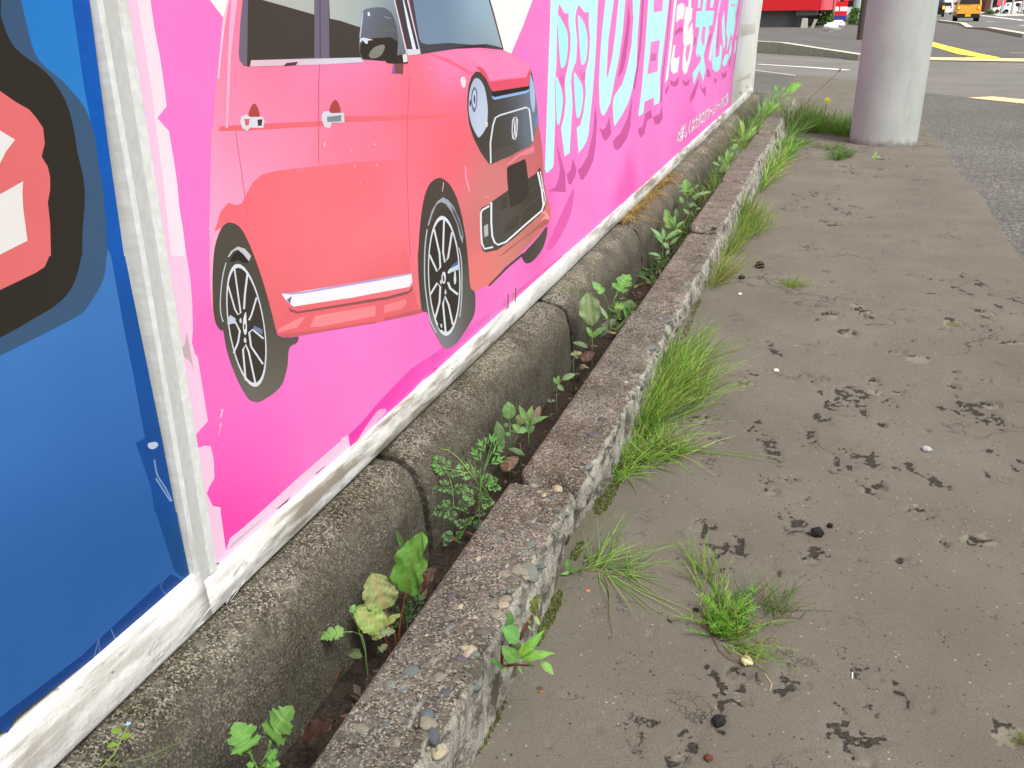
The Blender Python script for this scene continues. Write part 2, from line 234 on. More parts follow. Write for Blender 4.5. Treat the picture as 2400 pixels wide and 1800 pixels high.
# ---------------------------------------------------------------- measured data (wall prints in mm on the hoarding plane: (y, z); plants in metres and mm)
LEAFK = .9
ART = [
('blue','sheet',1,'p',[((650.6,794.1),(30,125,225)),((693.8,793.5),(45,145,235)),((651.5,727.8),(48,140,225)),((583.4,548),(68,132,215)),((656.6,550.3),(66,130,212)),((635.7,469.9),(60,122,205)),((558.9,458.4),(64,128,210)),((679.5,404.4),(56,115,198)),((555.5,371.6),(54,112,195)),((651.3,291.7),(46,105,185)),((516.4,302.5),(48,106,186))],[(543.8,858.5),(735.7,850.6),(730.6,814.8),(722.1,687.2),(717.1,577.4),(718.2,577.1),(725.2,370.1),(726.7,275.5),(727.9,274.8),(731.4,174.6),(695.4,178.3),(690.9,182.5),(613.4,187),(609.2,180),(571.1,182.4),(570.4,188),(475.4,196.3),(464.2,187.9),(457.6,195.7),(361.7,244.1)]),  # brighter towards the top: light wash put into the ink colours
('blue','tape_strip',2,'p',[((717,793.1),(20,95,205)),((709.5,722.5),(8,100,210)),((709.5,622),(20,98,205)),((701.1,491.6),(24,90,180)),((704.3,341.8),(26,85,170)),((727.6,188),(30,84,150))],[(714,835),(728.2,835.5),(730.5,814.8),(722,687.2),(717,577.4),(718.1,577.1),(725.1,370.1),(726.6,275.6),(727.8,274.9),(731.3,174.6),(707.9,208.2),(696.2,292.7),(693.9,293.9),(696,323.6),(685.9,382.8),(700.2,381.6),(700.1,449.7),(698.9,509.5),(699.5,581.7),(695.6,591.8),(705.3,686.5),(704.5,741),(708.6,814.7)]),
('blue','tape_strip',3,'p',(28,72,150),[(436.9,212.7),(461.1,208.9),(560.8,201.3),(699.9,209.2),(730,175.5),(695.3,178.4),(690.8,182.6),(613.3,187.2),(609.1,180.1),(571,182.5),(570.3,188.1),(475.3,196.4),(464.1,188.1),(457.5,195.9),(431.7,194.3)]),
('blue','printed_letter',3,'s',(66,98,135),[(553,840.5),(647.2,844.6),(650.8,814.2),(651.7,796),(654,773.8),(662.6,760.7),(678.9,748.1),(693.5,732.3),(701.8,719.2),(706.2,697.8),(704.9,669.2),(704.4,642.9),(699.2,606.3),(694.3,582.9),(693.3,583.2),(683.8,562.3),(655.4,540.8),(638.4,536.8),(594.1,533.1),(550.4,530.2),(459.9,523.5)]),
('blue','printed_letter',4,'s',(58,52,46),[(551.1,834.3),(626.2,825.5),(626.7,802.3),(630.4,784.3),(638.7,773.1),(661.5,756.9),(674.7,739.1),(681,721.2),(682.1,696.5),(681.2,685.4),(682.6,661.2),(679.1,640.1),(669.1,612.9),(662.9,590.7),(661.9,590.9),(652.3,575.4),(639.2,562.4),(620,554.6),(595.1,550.5),(554.5,545.1),(464,537.5)]),
('blue','printed_letter',5,'p',(255,118,120),[(535.5,781.5),(609.7,744.1),(623.1,734.3),(636,726.8),(642.3,718.4),(647,710),(645.3,697),(638.9,686.5),(643.5,677),(643.6,667.5),(640.8,656.9),(635.4,646.9),(633,627.8),(626.4,599.6),(624.7,600),(617,591.9),(605.6,589.2),(565.4,584.8),(475.8,578)]),
('blue','printed_letter',6,'p',(255,250,248),[(560.9,730.3),(601.1,713.3),(614.4,704.1),(602.7,696),(593.8,687.1),(539,653.8)]),
('blue','printed_letter',7,'p',(255,250,248),[(539.3,655),(586.9,662.5),(613.4,669.1),(610,659.7),(607.3,646.8),(604.4,618.7),(573.4,613.8),(526.8,611.2)]),
('blue','tape_mark',3,'s',(200,215,240),[(703.2,373.8),(714.8,370.2),(717.5,365.2),(710.7,363.7),(703.1,368.3)]),
('blue','tape_mark',3,'q',(130,160,210),[(706.6,352.3),(706.4,347.4),(706.3,340.1),(707,332.9),(709.3,326.2),(712.4,319.5),(715.3,312.9),(717.9,305.2),(720.4,297.1),(722.1,291.5),(709.1,351.4),(709,346.5),(708.9,339.3),(709.6,332.3),(711.7,326.1),(714.8,319.4),(717.8,312.7),(720.4,304.9),(723,296.6),(724.7,291)]),
('blue','tape_mark',4,'q',(150,178,222),[(704.2,330.4),(706.3,325.3),(709.4,317.8),(712.4,310.6),(715.2,303.9),(718.1,297.2),(720.1,292.6),(706,330.3),(708.1,325.2),(711.2,317.7),(714.2,310.5),(717.1,303.8),(719.9,297.1),(721.9,292.5)]),
('blue','tape_mark',4,'q',(90,120,175),[(699.4,209.9),(693.9,209.2),(686.3,207.9),(681.8,204.4),(683.6,196.8),(688.6,187),(692.3,180.1),(700.2,208.6),(694.7,207.9),(687.2,206.7),(683.1,203.6),(684.8,196.7),(689.7,187),(693.4,180.1)]),
('blue','tape_mark',4,'q',(110,140,190),[(602.4,202.9),(603.2,198.4),(604.3,191.8),(605.3,186.7),(606.4,184.1),(607.6,182.7),(608.3,182.1),(603.8,202.5),(604.5,197.9),(605.6,191.4),(606.6,186.4),(607.5,184.3),(608.2,183.7),(608.7,183.2)]),
('blue','tape_mark',4,'q',(100,130,180),[(584.7,204.6),(580.6,198.6),(574.7,190),(570.6,184),(585.9,203.4),(581.8,197.4),(575.9,188.8),(571.8,182.8)]),
('blue','tape_mark',5,'q',(100,130,180),[(584.8,204.4),(583.7,198.3),(582.2,189.6),(581.2,183.5),(585.8,203.7),(584.8,197.6),(583.3,188.9),(582.2,182.8)]),
('pink','sheet',1,'p',[((853.8,791.1),(255,140,216)),((875.9,729.9),(255,140,217)),((823.3,599.4),(255,136,212)),((801.6,404.5),(255,108,202)),((854.8,296.3),(255,92,196)),((798.7,204.6),(250,70,180)),((943.6,348.6),(255,138,214)),((1118.9,279.5),(255,142,216)),((1035.8,244.9),(255,136,212)),((1260.1,239.3),(255,140,214)),((1437,222.8),(255,132,210)),((1937,258.1),(255,138,212)),((2104.3,280.7),(248,125,198)),((2426.7,256.3),(255,148,220)),((2778.3,304.1),(255,150,224)),((3086.6,324.7),(255,152,226)),((3465.6,317.1),(255,146,220)),((2282.7,731.1),(255,145,216)),((2486.1,767.2),(255,148,220)),((2174.3,638.6),(255,140,212)),((4007,423.1),(255,150,224)),((5114.3,366.6),(255,152,226)),((6107.5,714.2),(255,145,220)),((6156.3,306.8),(255,148,222)),((3244.1,241.3),(252,120,200)),((4863.2,217.8),(255,130,208))],[(815.5,876.9),(795.3,815.4),(795.8,728.5),(786.2,560.4),(783.7,561),(776,438.9),(766.6,327),(775,248.4),(775,248.4),(781,179.1),(799.7,161.7),(943.9,153.5),(1097.8,155.2),(1098.6,160.1),(1128.8,159.6),(1427.9,161.2),(1662.8,161.3),(1899.5,160.5),(2182.7,162.5),(2354.9,171.2),(2794.3,160.6),(3185.1,160.2),(3420.7,164.2),(4188.1,161.2),(5404.3,155.1),(4893.9,160.4),(5301.6,154.1),(6156.6,143.7),(6321.9,159.4),(6860.2,155.8),(6891.7,227.2),(6874.7,423),(7123.4,868.5),(7253.1,1312.5)]),  # paler upper samples carry the veiling light, painted into the ink
('pink','clear_tape',2,'p',[((1170.4,161.7),(245,60,172)),((1253.6,195.2),(255,80,190)),((1357.2,193.9),(255,86,194)),((1453.3,191.3),(255,98,200)),((1654.8,188.6),(245,110,200)),((1842.9,180.7),(250,130,208)),((2068,175.7),(236,95,180)),((2298.8,178),(225,90,165))],[(1126.1,190.1),(1170.7,191.7),(1227.4,200.5),(1357.9,212),(1483.9,202.6),(1638.3,198.7),(1819.1,187),(1962.3,185.8),(2179.1,178.2),(2356.9,175.6),(2405.7,163.6),(2165.3,171.5),(1904.3,163),(1662.7,161.4),(1427.8,161.3),(1128.7,159.6)]),
('pink','clear_tape',2,'p',(250,105,190),[(5397.5,166.6),(5040.2,171.1),(4184,172.2),(3525,175.4),(3374.5,172.3),(3405,167),(4187.7,161.3),(5403.8,155.1)]),
('pink','fold_shading',3,'s',(255,175,222),[(1150.4,165.3),(1179.1,176.9),(1225.3,187.4),(1247.9,183.4),(1258.3,173.2),(1205.3,167.9),(1160.3,160.6)]),
('pink','fold_shading',3,'s',(255,190,226),[(1351.6,163.6),(1393.3,171.2),(1428.5,169.9),(1431.2,162.6),(1391.9,159.5)]),
('pink','fold_shading',2,'s',(240,105,185),[(2423.4,316.7),(2490.9,340.4),(2462.3,273.3),(2339.6,227.5),(2256.6,217.5),(2236.1,239.5)]),  # banner wrinkles drawn as flat patches, their shading put into the colour
('pink','fold_shading',3,'s',(242,110,190),[(4095.8,149.4),(3780.5,144.9),(3505.3,141),(3377,155.9),(3586.6,168.6)]),
('pink','printed_disc',2,'p',(255,253,252),[(888.9,881.9),(910,819.4),(912,816.4),(930.9,799.8),(946.5,790.7),(1076.2,705.2),(1691.3,657),(1945,718.6),(1987.9,746.8),(2032.1,775.7),(2100.8,826.3),(2187.8,969.7)]),
('pink','printed_car',3,'p',[((935.3,749),(255,128,150)),((933.5,702.2),(255,150,178)),((981.6,722.5),(255,124,142)),((1018.4,719.9),(255,140,178)),((1078.1,715.7),(255,142,185)),((1146.7,727.4),(255,150,198)),((1257.7,715),(255,152,200)),((1321.9,666.9),(255,130,150)),((1210.7,671.1),(255,132,152)),((1420.6,691.6),(255,128,145)),((1609.4,715.2),(255,148,198)),((1814.9,704.9),(255,142,192)),((2040.5,680),(255,156,206)),((1948.9,650.1),(248,108,138)),((1644.9,637.6),(255,118,134)),((1482,616.9),(255,122,138)),((888.3,683.2),(255,175,215)),((909.8,736.7),(255,180,218)),((901.7,633.6),(255,170,212)),((870.7,604.7),(255,190,220)),((933.7,663.4),(255,156,190)),((1014.8,653.4),(255,160,192)),((1089.2,660.7),(255,150,172)),((981.3,631.7),(255,155,180)),((1178.7,633),(255,142,164)),((1310.8,590.3),(255,140,165)),((1412.1,624.7),(255,128,142)),((1362.9,506.3),(255,135,152)),((1473.8,545.2),(255,124,136)),((1590.3,511.3),(255,122,132)),((1647.2,534.6),(246,115,124)),((1697.4,493.8),(214,130,132)),((1801.1,459.1),(220,136,134)),((1695.9,408.4),(214,128,126)),((1646.2,384.5),(225,118,118)),((1888.7,571.4),(205,110,115)),((2021.5,489.7),(214,120,122)),((2139.4,523.5),(205,108,112)),((1263,471.2),(255,134,140)),((1171.4,433.1),(246,122,128)),((1021.5,419.1),(240,120,122)),((1664.1,309.7),(246,138,130)),((1737,271.8),(240,142,132)),((1937.3,278.4),(215,138,128)),((2104,296.9),(200,124,114)),((2246.6,299.4),(225,130,124)),((2213.2,430.9),(208,112,112)),((1881.9,407.7),(222,132,132))],[(982,888.2),(933.6,884.9),(945.7,818.2),(931.7,797.4),(917.4,762.1),(905.6,734.9),(894.4,704.3),(887.5,683.2),(884.5,681.8),(875.3,647.3),(864.5,605.7),(855.5,572.2),(855.5,566.3),(849,540.8),(843.9,514.6),(841,492.2),(841.9,473.1),(847.2,459.9),(852.8,454.2),(894.2,435.9),(966.1,410.4),(988.6,399),(1015,392.3),(1073.6,378.5),(1243,338.3),(1352.6,314.2),(1420.1,299.6),(1447.4,294.1),(1574.8,280.4),(1671.9,273.4),(1684.7,264.5),(1773.6,254.3),(1850.1,260.1),(1866.1,264.9),(2007.3,269.9),(2146.2,282.1),(2246.2,296.7),(2258.3,304.3),(2257.4,304.5),(2251.4,329.9),(2216.3,372.2),(2195.3,405),(2189.9,434.5),(2184.4,468.9),(2169.2,512.7),(2154.4,541.8),(2153.5,533.9),(2140.6,580.1),(2115.7,634.7),(2091.7,675.4),(2082.9,685.9),(2051,696.6),(2000.9,707.9),(1947.9,718.8),(1897.5,727.7),(1890.1,738.9),(1840.6,801.4),(1819.1,824),(1691.5,936.2)]),
('pink','printed_car',4,'p',[((913.7,571.1),(255,120,128)),((955.8,599.4),(255,122,130)),((1049.4,565.8),(255,134,142)),((1166.6,562.2),(255,128,138)),((1247.3,560.9),(255,126,136)),((1366.4,533.9),(255,132,148)),((981,535.1),(252,124,130)),((1102.9,482.8),(250,134,140)),((1234.4,477.7),(255,136,142)),((1031.2,470.8),(238,124,128)),((1225.2,418.7),(240,118,122)),((985.1,454.1),(236,118,120)),((885.3,597),(255,124,130))],[(865.1,570.1),(881.4,590.1),(898,596.8),(912.3,591.4),(923.3,591.1),(936.8,601.6),(952.1,612.1),(973.5,618),(1008.5,617.3),(1173.3,601.7),(1173.4,602.3),(1398.1,576.2),(1374.3,416.3),(1383.5,414.1),(1386,383.3),(1253.2,407.3),(986.3,460.3),(966.1,420.1),(966.1,420.1),(957.6,450.3),(940.4,512.1),(920,557.6),(909.6,568.3),(896.7,573.8)]),
('pink','printed_car',4,'p',(246,122,130),[(899.2,683.6),(953.5,680.2),(1126.5,665.7),(1184.2,666),(1389.3,647.8),(1579.5,629),(1579.1,625),(1388.2,639.4),(1182.9,658.3),(1125.3,659),(952,673.3),(898.1,678.6)]),
('pink','printed_car',5,'p',(255,190,222),[(951.1,816.7),(963.1,816.8),(938.7,759.6),(915.3,680.1),(910.9,680.6),(932.8,759.9)]),
('pink','printed_car',4,'p',(255,212,236),[(945.6,818.2),(948.3,818.3),(933.6,790.1),(920.5,760.4),(910.4,734.6),(907.6,734.8),(917.3,762.1),(931.6,797.4)]),
('pink','printed_car',5,'q',(224,92,110),[(1135.5,738.9),(1127.9,712.8),(1118.2,657.5),(1111.5,623.3),(1108.1,611.3),(1137.3,738.8),(1129.7,712.6),(1120,657.3),(1113.3,623),(1109.9,611)]),
('pink','printed_car',5,'q',(226,92,108),[(1419.4,704.5),(1402.9,633),(1391.5,559.4),(1387.8,482.5),(1385.3,413.6),(1421.7,704.3),(1405.2,632.7),(1393.8,559.1),(1390.1,482),(1387.7,413.1)]),
('pink','printed_car',5,'q',(230,100,116),[(929,675),(929.1,668.4),(929.3,658.6),(929.5,648.3),(930,638.4),(930.6,627.4),(931,615.5),(931.2,600.1),(931.2,582.8),(931.2,570.8),(930.2,674.9),(930.3,668.4),(930.4,658.5),(930.7,648.3),(931.2,638.3),(931.8,627.4),(932.2,615.4),(932.4,600),(932.4,582.6),(932.4,570.6)]),
('pink','printed_car',4,'q',(246,104,132),[(1499.8,737.5),(1524.1,733),(1560.9,726.2),(1594.9,719.3),(1622.6,712.5),(1648.6,705.3),(1669.4,699.3),(1684.4,694.8),(1694.5,691.4),(1701,689.2),(1500.9,738.5),(1525.3,734),(1562.2,727.2),(1596.4,720.3),(1624.4,713.5),(1650.5,706.2),(1671.5,700.2),(1686.6,695.7),(1696.9,692.2),(1703.4,690)]),
('pink','printed_car',5,'p',(252,120,150),[(1500.2,738),(1596,725),(1694.5,698.4),(1727.5,693.7),(1710.5,691.9),(1609.8,713.8)]),
('pink','printed_car',4,'p',(238,98,118),[(1730.8,703),(1756.6,703.1),(1782.4,691.5),(1808.4,670.8),(2050.4,664.5),(2082.7,685.9),(2076.5,644.3),(1826,651.2),(1812.3,657.1),(1786.1,678.1),(1755.9,692.3)]),
('pink','printed_car',5,'p',(255,150,196),[(1752.2,704.7),(1786.8,692.7),(1815.4,673.3),(2056,665.8),(2022.3,690.7),(1947.5,718),(1872.6,727.1),(1758.4,731.5),(1636.4,732.1)]),
('pink','printed_car',4,'s',(255,235,240),[(1648,687),(1664.1,690.1),(1675.5,682.5),(1670.6,671.7),(1658.5,671.2),(1651.1,677.2)]),
('pink','printed_car',4,'p',(255,170,200),[(1656.3,527.8),(1662.3,524.7),(1663.7,503.2),(1680.3,473.3),(1674,474.4),(1657.4,503.1)]),
('pink','printed_car',4,'p',(255,168,170),[(2069,365.2),(2211.6,328.7),(2246.4,306.7),(2241.1,300.2),(2206.7,310.3),(2165.6,314.3),(2211.7,319.8)]),
('pink','printed_car',5,'p',(186,108,100),[(2246.4,297.6),(2211.7,308.5),(2165.5,308.5),(2045,302.7),(1935.2,302.8),(1838.3,299.3),(1893.7,296.4),(2022.2,299.3),(2165.6,295.1),(2225.1,291.4)]),
('pink','printed_car',4,'p',(238,150,160),[(1978.8,501.7),(2070.2,505),(2111.6,505),(2111.6,492.8),(2093,489.9),(2004.1,496.9),(1917.1,489),(1901.4,491.3)]),
('pink','printed_car',5,'p',(240,118,122),[(965.8,419.2),(998,438.1),(1019.3,426.1),(1248.5,376.5),(1375.2,350.1),(1392.2,356.5),(1410,311.4),(1420.2,302.5),(1352.3,314.2),(1273,331.7),(1242.7,338.4),(1073.4,378.6),(1014.8,392.4),(966,410.7)]),
('pink','printed_car',6,'p',(255,150,152),[(969,417.1),(1025.2,415.4),(1039.1,413.3),(1015,404.2),(968.2,413)]),
('pink','printed_car',6,'p',(255,152,154),[(1046.1,394.6),(1063,405.8),(1246.8,366),(1244.2,349.2),(1074.6,385.9)]),
('pink','printed_car',6,'p',(250,146,148),[(1276.6,357.3),(1356.2,344.5),(1364.6,336.4),(1348,330.3),(1274.8,344.6)]),
('pink','printed_car',6,'p',(210,105,108),[(965.9,410.8),(1073.9,382),(1243,340.9),(1242.5,337.8),(1073.3,378.4),(1014.7,392.2),(988.3,398.9)]),
('pink','printed_car',6,'p',(208,104,106),[(1273.7,336.9),(1362.4,318.9),(1420.6,306.8),(1426.8,301.2),(1419.7,299.7),(1352.2,314.3),(1272.9,331.5)]),
('pink','printed_window',4,'p',(120,110,130),[(975,829.2),(978,829.2),(973.9,816.9),(964,792.2),(954.1,760.7),(953.9,752.3),(960.3,746),(972.4,743.6),(977.2,751.2),(1303.3,740.4),(1418.3,740.4),(1379.5,820.3),(1368.9,832.4)]),
('pink','printed_window',5,'p',(88,80,72),[(988.1,829.4),(984.7,817),(967.6,745.2),(972.9,744.7),(977.1,751),(1123.8,747.8),(1139.3,832.2)]),
('pink','printed_window',6,'p',(186,190,184),[(998.1,821.3),(1010.4,818),(1133,800.6),(1138.8,832.2),(999.9,829.6)]),
('pink','printed_window',5,'p',(88,80,72),[(1177.1,832.9),(1163.8,745.7),(1260.2,741.7),(1381.1,740.6),(1379.4,820.3),(1374.9,832.5)]),
('pink','printed_window',6,'p',[((1196.9,813.4),(196,198,192)),((1206.2,797),(190,196,190)),((1286.4,813.8),(150,172,180)),((1372.7,814.2),(140,165,178)),((1256.1,791),(190,196,192)),((1382.1,770.9),(128,126,140)),((1379.5,752.2),(118,112,122))],[(1177,832.9),(1173.9,795.4),(1203.3,792.2),(1257,783.3),(1258,783.5),(1359.9,770.6),(1384.9,761.5),(1381,740.6),(1415.9,740.5),(1379.3,820.3),(1374.8,832.5)]),
('pink','printed_window',6,'q',(60,52,50),[(1153.1,832.5),(1136.6,737.9),(1154.6,832.5),(1138.1,737.8)]),
('pink','printed_window',7,'p',[((977.9,749.3),(250,225,238)),((1023.5,747.1),(240,190,205)),((1062.6,745.2),(205,165,185)),((1126.6,744.8),(235,238,248)),((1196.9,742.7),(215,225,240))],[(973.9,744.4),(976.9,751.2),(1135.4,745.8),(1255.1,742),(1262.6,735.2),(1134,738.2)]),
('pink','printed_window',8,'p',(120,75,80),[(1046.1,741.1),(1053.9,744.4),(1081.8,744.4),(1075.4,740.5)]),
('pink','printed_window',7,'p',(90,82,84),[(1385,832.7),(1383.3,820.3),(1418.5,744.8),(1466.7,743.8),(1428.3,820.7),(1423.4,833.3)]),
('pink','printed_window',8,'p',(235,240,255),[(1408.1,833.1),(1415.1,820.6),(1432.7,786.3),(1452.7,746.2),(1439,746.7),(1423.2,782.1),(1410.7,820.5),(1403.8,833)]),
('pink','printed_window',8,'p',(92,90,98),[(1413.4,834),(1435,820.7),(1470.7,737.9),(1626.8,740.6),(1755.7,738.2),(1895.7,729.1),(1818.3,824),(1797.4,845.9)]),
('pink','printed_window',9,'q',(225,235,250),[(1426.3,820.5),(1446,781.6),(1464.5,743.8),(1466.2,738.3),(1429.8,820.9),(1449.6,781.9),(1468.3,744),(1470,738.4)]),
('pink','printed_window',8,'q',(228,236,250),[(1377.4,821.7),(1395.2,782.4),(1413.7,740.4),(1381,822.1),(1398.9,782.7),(1417.5,740.6)]),
('pink','printed_window',10,'p',(222,226,235),[(1415.1,747.5),(1465.3,745.7),(1469.1,737.9),(1419.5,737.7)]),
('pink','printed_window',9,'p',[((1485.5,808.2),(118,140,168)),((1574.7,780.6),(120,142,165)),((1497.8,761.6),(130,150,172)),((1699.7,778.7),(135,160,185)),((1770.9,808.4),(165,195,215)),((1816.6,753.2),(150,170,180)),((1856.3,776.4),(195,222,232)),((1791.2,746),(120,130,140))],[(1455.1,839.3),(1449.8,820.9),(1467.2,762.1),(1475.8,755.2),(1501.3,752),(1598,751.5),(1713.8,744.6),(1791,743.6),(1855.1,737.1),(1885.8,732.5),(1809.1,823.9),(1788.5,845.7)]),
('pink','printed_window',10,'p',(82,60,58),[(1611.7,742.2),(1697.3,744.6),(1781.9,743),(1790.5,737.9),(1721.6,739.4)]),
('pink','printed_mirror',8,'s',[((1264.7,805.2),(150,175,215)),((1281.7,784.9),(110,112,135)),((1324.6,790.2),(76,68,60)),((1367.3,777.4),(80,76,72)),((1292.7,767),(120,125,140)),((1304.5,751.7),(140,136,128)),((1347.8,747),(84,74,64)),((1262.7,750.3),(100,96,98))],[(1255.6,769.8),(1260.3,782.2),(1264.6,792.3),(1269.8,802.4),(1279.6,807),(1306.1,809.4),(1339,809.5),(1360.4,804.6),(1371.8,797.9),(1382.2,782.8),(1385.7,761.5),(1379.7,741.1),(1373.7,736.2),(1334,733.7),(1295.1,736.8),(1261.7,739.5),(1253.9,747.8),(1252.1,759)]),
('pink','printed_mirror',9,'p',(70,62,56),[(1261.6,739.6),(1254,749.4),(1257.6,760.4),(1273,765.4),(1299.6,767.1),(1359.1,767.2),(1384.2,759.8),(1378.4,740.3),(1366.8,733.1),(1314.2,735.1)]),
('pink','printed_mirror',10,'s',(140,137,128),[(1280.7,743.5),(1297.4,753.4),(1329.2,757.3),(1336.5,752.9),(1321,741.8),(1295.1,738.8)]),
('pink','printed_mirror',10,'p',(225,232,240),[(1256.9,768.2),(1269.7,768.7),(1299.1,764.7),(1282,764.4),(1279.4,759.7),(1272.2,760.7),(1265.6,765.6),(1255,762)]),
('pink','printed_mirror',11,'p',(195,210,235),[(1255.3,769.9),(1264.1,791.5),(1270.4,802.4),(1273.1,802.4),(1267.5,789.9),(1258.7,769)]),
('pink','printed_mirror',9,'s',(250,252,255),[(1286.2,802.3),(1290,803.5),(1293.4,801.1),(1292,798),(1287.4,798.4)]),
('pink','printed_mirror',10,'p',(120,128,128),[(1316,774.8),(1330.7,781.1),(1347.3,785.7),(1360.6,778.9),(1373.2,780.4),(1375.4,773.6),(1360.1,775.6),(1345.7,774.2),(1335.2,771.1),(1322.7,767.3)]),
('pink','printed_mirror',9,'p',(140,145,142),[(1340.2,798.1),(1365,794.7),(1360.7,793),(1340.8,795.7)]),
('pink','printed_mirror',11,'p',(70,62,56),[(1333.8,734.6),(1378.1,739.9),(1401.9,740.2),(1417.4,740),(1417.3,725.8),(1367.9,727.8),(1341.3,730.4)]),
('pink','printed_mirror',12,'p',(230,234,240),[(1398.5,739.9),(1416.2,740.5),(1416.2,728.5),(1400.2,728)]),
('pink','printed_mirror',12,'p',(134,86,82),[(1367.8,727.8),(1400.3,725.8),(1397.1,711.3),(1365.9,714)]),
('pink','printed_mirror',13,'p',(150,110,200),[(1361.1,725.6),(1367.3,727.9),(1365.8,714),(1355.7,714.2)]),
('pink','printed_door_handle',4,'s',(182,80,76),[(959.5,688.5),(964.4,697.8),(973.4,702.3),(980.4,696.4),(980.9,685.9)]),
('pink','printed_door_handle',5,'p',(228,228,238),[(940.3,684.3),(944.4,690),(955.7,691.2),(961.4,687.8),(988,685.3),(990.8,679),(986.7,672.4),(959.6,675.8),(951.8,672.8),(943.7,676.5)]),
('pink','printed_door_handle',6,'p',(222,112,124),[(948.9,686.6),(960.3,685.8),(956.8,678.6),(950.5,678.8)]),
('pink','printed_door_handle',6,'p',(92,74,80),[(976.1,683.1),(986.7,682.7),(983.8,675.3),(975.9,675.8)]),
('pink','printed_door_handle',4,'s',(182,80,76),[(1152.6,675.3),(1158.7,685.1),(1170.5,690.1),(1180.4,683.2),(1181.9,670.4)]),
('pink','printed_door_handle',5,'p',(222,226,236),[(1129,672.5),(1136.8,677.4),(1149.5,676.7),(1154.8,673.3),(1192.2,670.3),(1192.3,657.2),(1155.3,660.3),(1149.2,653.9),(1135.3,657),(1129.6,666.4)]),
('pink','printed_door_handle',6,'p',(140,146,156),[(1142.8,669.6),(1184.4,667.9),(1181.8,659.6),(1143.7,662.6)]),
('pink','printed_car',4,'p',(255,240,245),[(1128,631.5),(1132.2,638.2),(1132.7,634),(1128.7,631)]),
('pink','printed_car',6,'p',(150,92,92),[(998.2,439.7),(1003.1,434.9),(1019.2,426.2),(1248.4,376.8),(1247.8,372.8),(1018.6,423.1),(1002.3,430.8)]),
('pink','printed_car',7,'p',(150,92,92),[(1138.8,400.6),(1291.7,368.2),(1375.5,354.3),(1392.3,359.3),(1386.7,351.1),(1368.6,350.6),(1291,363.6),(1138.2,397.4)]),
('pink','printed_car',5,'p',(252,253,255),[(986.2,460.6),(1005.3,455.9),(1253.1,407.5),(1387.7,382.3),(1390.1,365.5),(1376.6,360.9),(1140.2,407.4),(1249.7,384.5),(1011.1,435.4),(1002.6,441.9),(992.9,451.4)]),
('pink','printed_car',6,'p',(190,170,220),[(987.1,460.6),(1043.5,447.7),(1253.2,408.6),(1387.7,383.4),(1387.3,380.7),(1252.6,404.9),(1043,445.1),(1010.4,452.3)]),
('pink','printed_car',6,'p',(130,120,160),[(996.3,449.4),(1010.1,450.7),(1003.4,441.3)]),
('pink','printed_wheel',7,'s',[((856.6,543.2),(100,94,84)),((893.7,560),(108,100,90)),((935,545.5),(98,90,80)),((882.9,429.4),(96,90,80)),((948.8,377),(96,88,80)),((993.8,391.4),(100,92,82)),((904,352.4),(135,130,120)),((894,350.5),(150,146,134)),((940.8,337.5),(100,94,84)),((880.1,373.6),(104,98,90))],[(845.1,495.7),(850.6,522.1),(861,551.5),(875.7,569.1),(886.5,574.1),(896.4,573.9),(909.3,568.4),(919.8,557.7),(931.4,534.9),(940.1,512.2),(948.5,485.9),(957.3,450.4),(964.7,414.2),(969,407.9),(989.9,397.9),(1014.8,391.1),(1013.1,386.3),(1008.9,383.7),(990,383.1),(982,362.4),(975,351.6),(963.2,340.4),(943.4,336.1),(914.3,336.9),(904.1,339.3),(891.7,346.3),(883.5,356.1),(872.9,377.1),(862.7,404.6),(857.1,429.6),(855.8,452.1),(851.6,454),(844.8,464),(842.9,478.9)]),
('pink','printed_wheel',8,'p',(205,206,212),[(882.5,535.3),(890.7,540.8),(905.3,543),(918.5,537),(929.6,525.4),(923.6,520.3),(914.1,531.3),(904.5,539.4),(895.1,539.7),(886.4,535.3)]),
('pink','printed_wheel',9,'p',(60,56,54),[(885.1,529.9),(896,536.7),(905.8,538.1),(913.8,530.4),(922.8,518.6),(911.8,521.3),(901.9,527.6),(892.3,527.2)]),
('pink','printed_wheel',8,'q',(200,206,212),[(877.3,530.2),(874.9,527.1),(871.5,522.5),(868.3,517.5),(865.7,512.2),(863.1,506.4),(860.8,500.7),(858.7,494.8),(856.8,488.6),(855.4,483.2),(854.8,478.6),(854.7,474.4),(855,470.8),(855.5,467.5),(856.4,464.6),(857,462.7),(879.2,529.4),(876.9,526.3),(873.5,521.6),(870.3,516.7),(867.7,511.5),(865.1,505.7),(862.8,500),(860.7,494.1),(858.8,488),(857.5,482.6),(856.9,478),(856.8,473.9),(857,470.4),(857.6,467.2),(858.5,464.4),(859.1,462.5)]),
('pink','printed_wheel',8,'p',(226,232,240),[(903.5,360.4),(910.1,359),(916.6,360.4),(922.6,364.4),(928,370.9),(932.5,379.8),(936.1,390.7),(938.7,403.3),(940,417.1),(940.1,431.6),(939,446.4),(936.8,460.9),(933.6,474.7),(929.4,487.3),(924.5,498.4),(918.9,507.8),(912.9,515.1),(906.7,520.1),(900.4,522.9),(894.2,523.3),(888.4,521.4),(882.9,517.2),(878,511),(873.9,502.8),(870.5,492.8),(868.1,481.5),(866.6,468.9),(866.2,455.6),(866.8,441.7),(868.5,427.8),(871.1,414.2),(874.8,401.2),(879.3,389.4),(884.6,379.1),(890.6,370.6),(896.9,364.3)]),
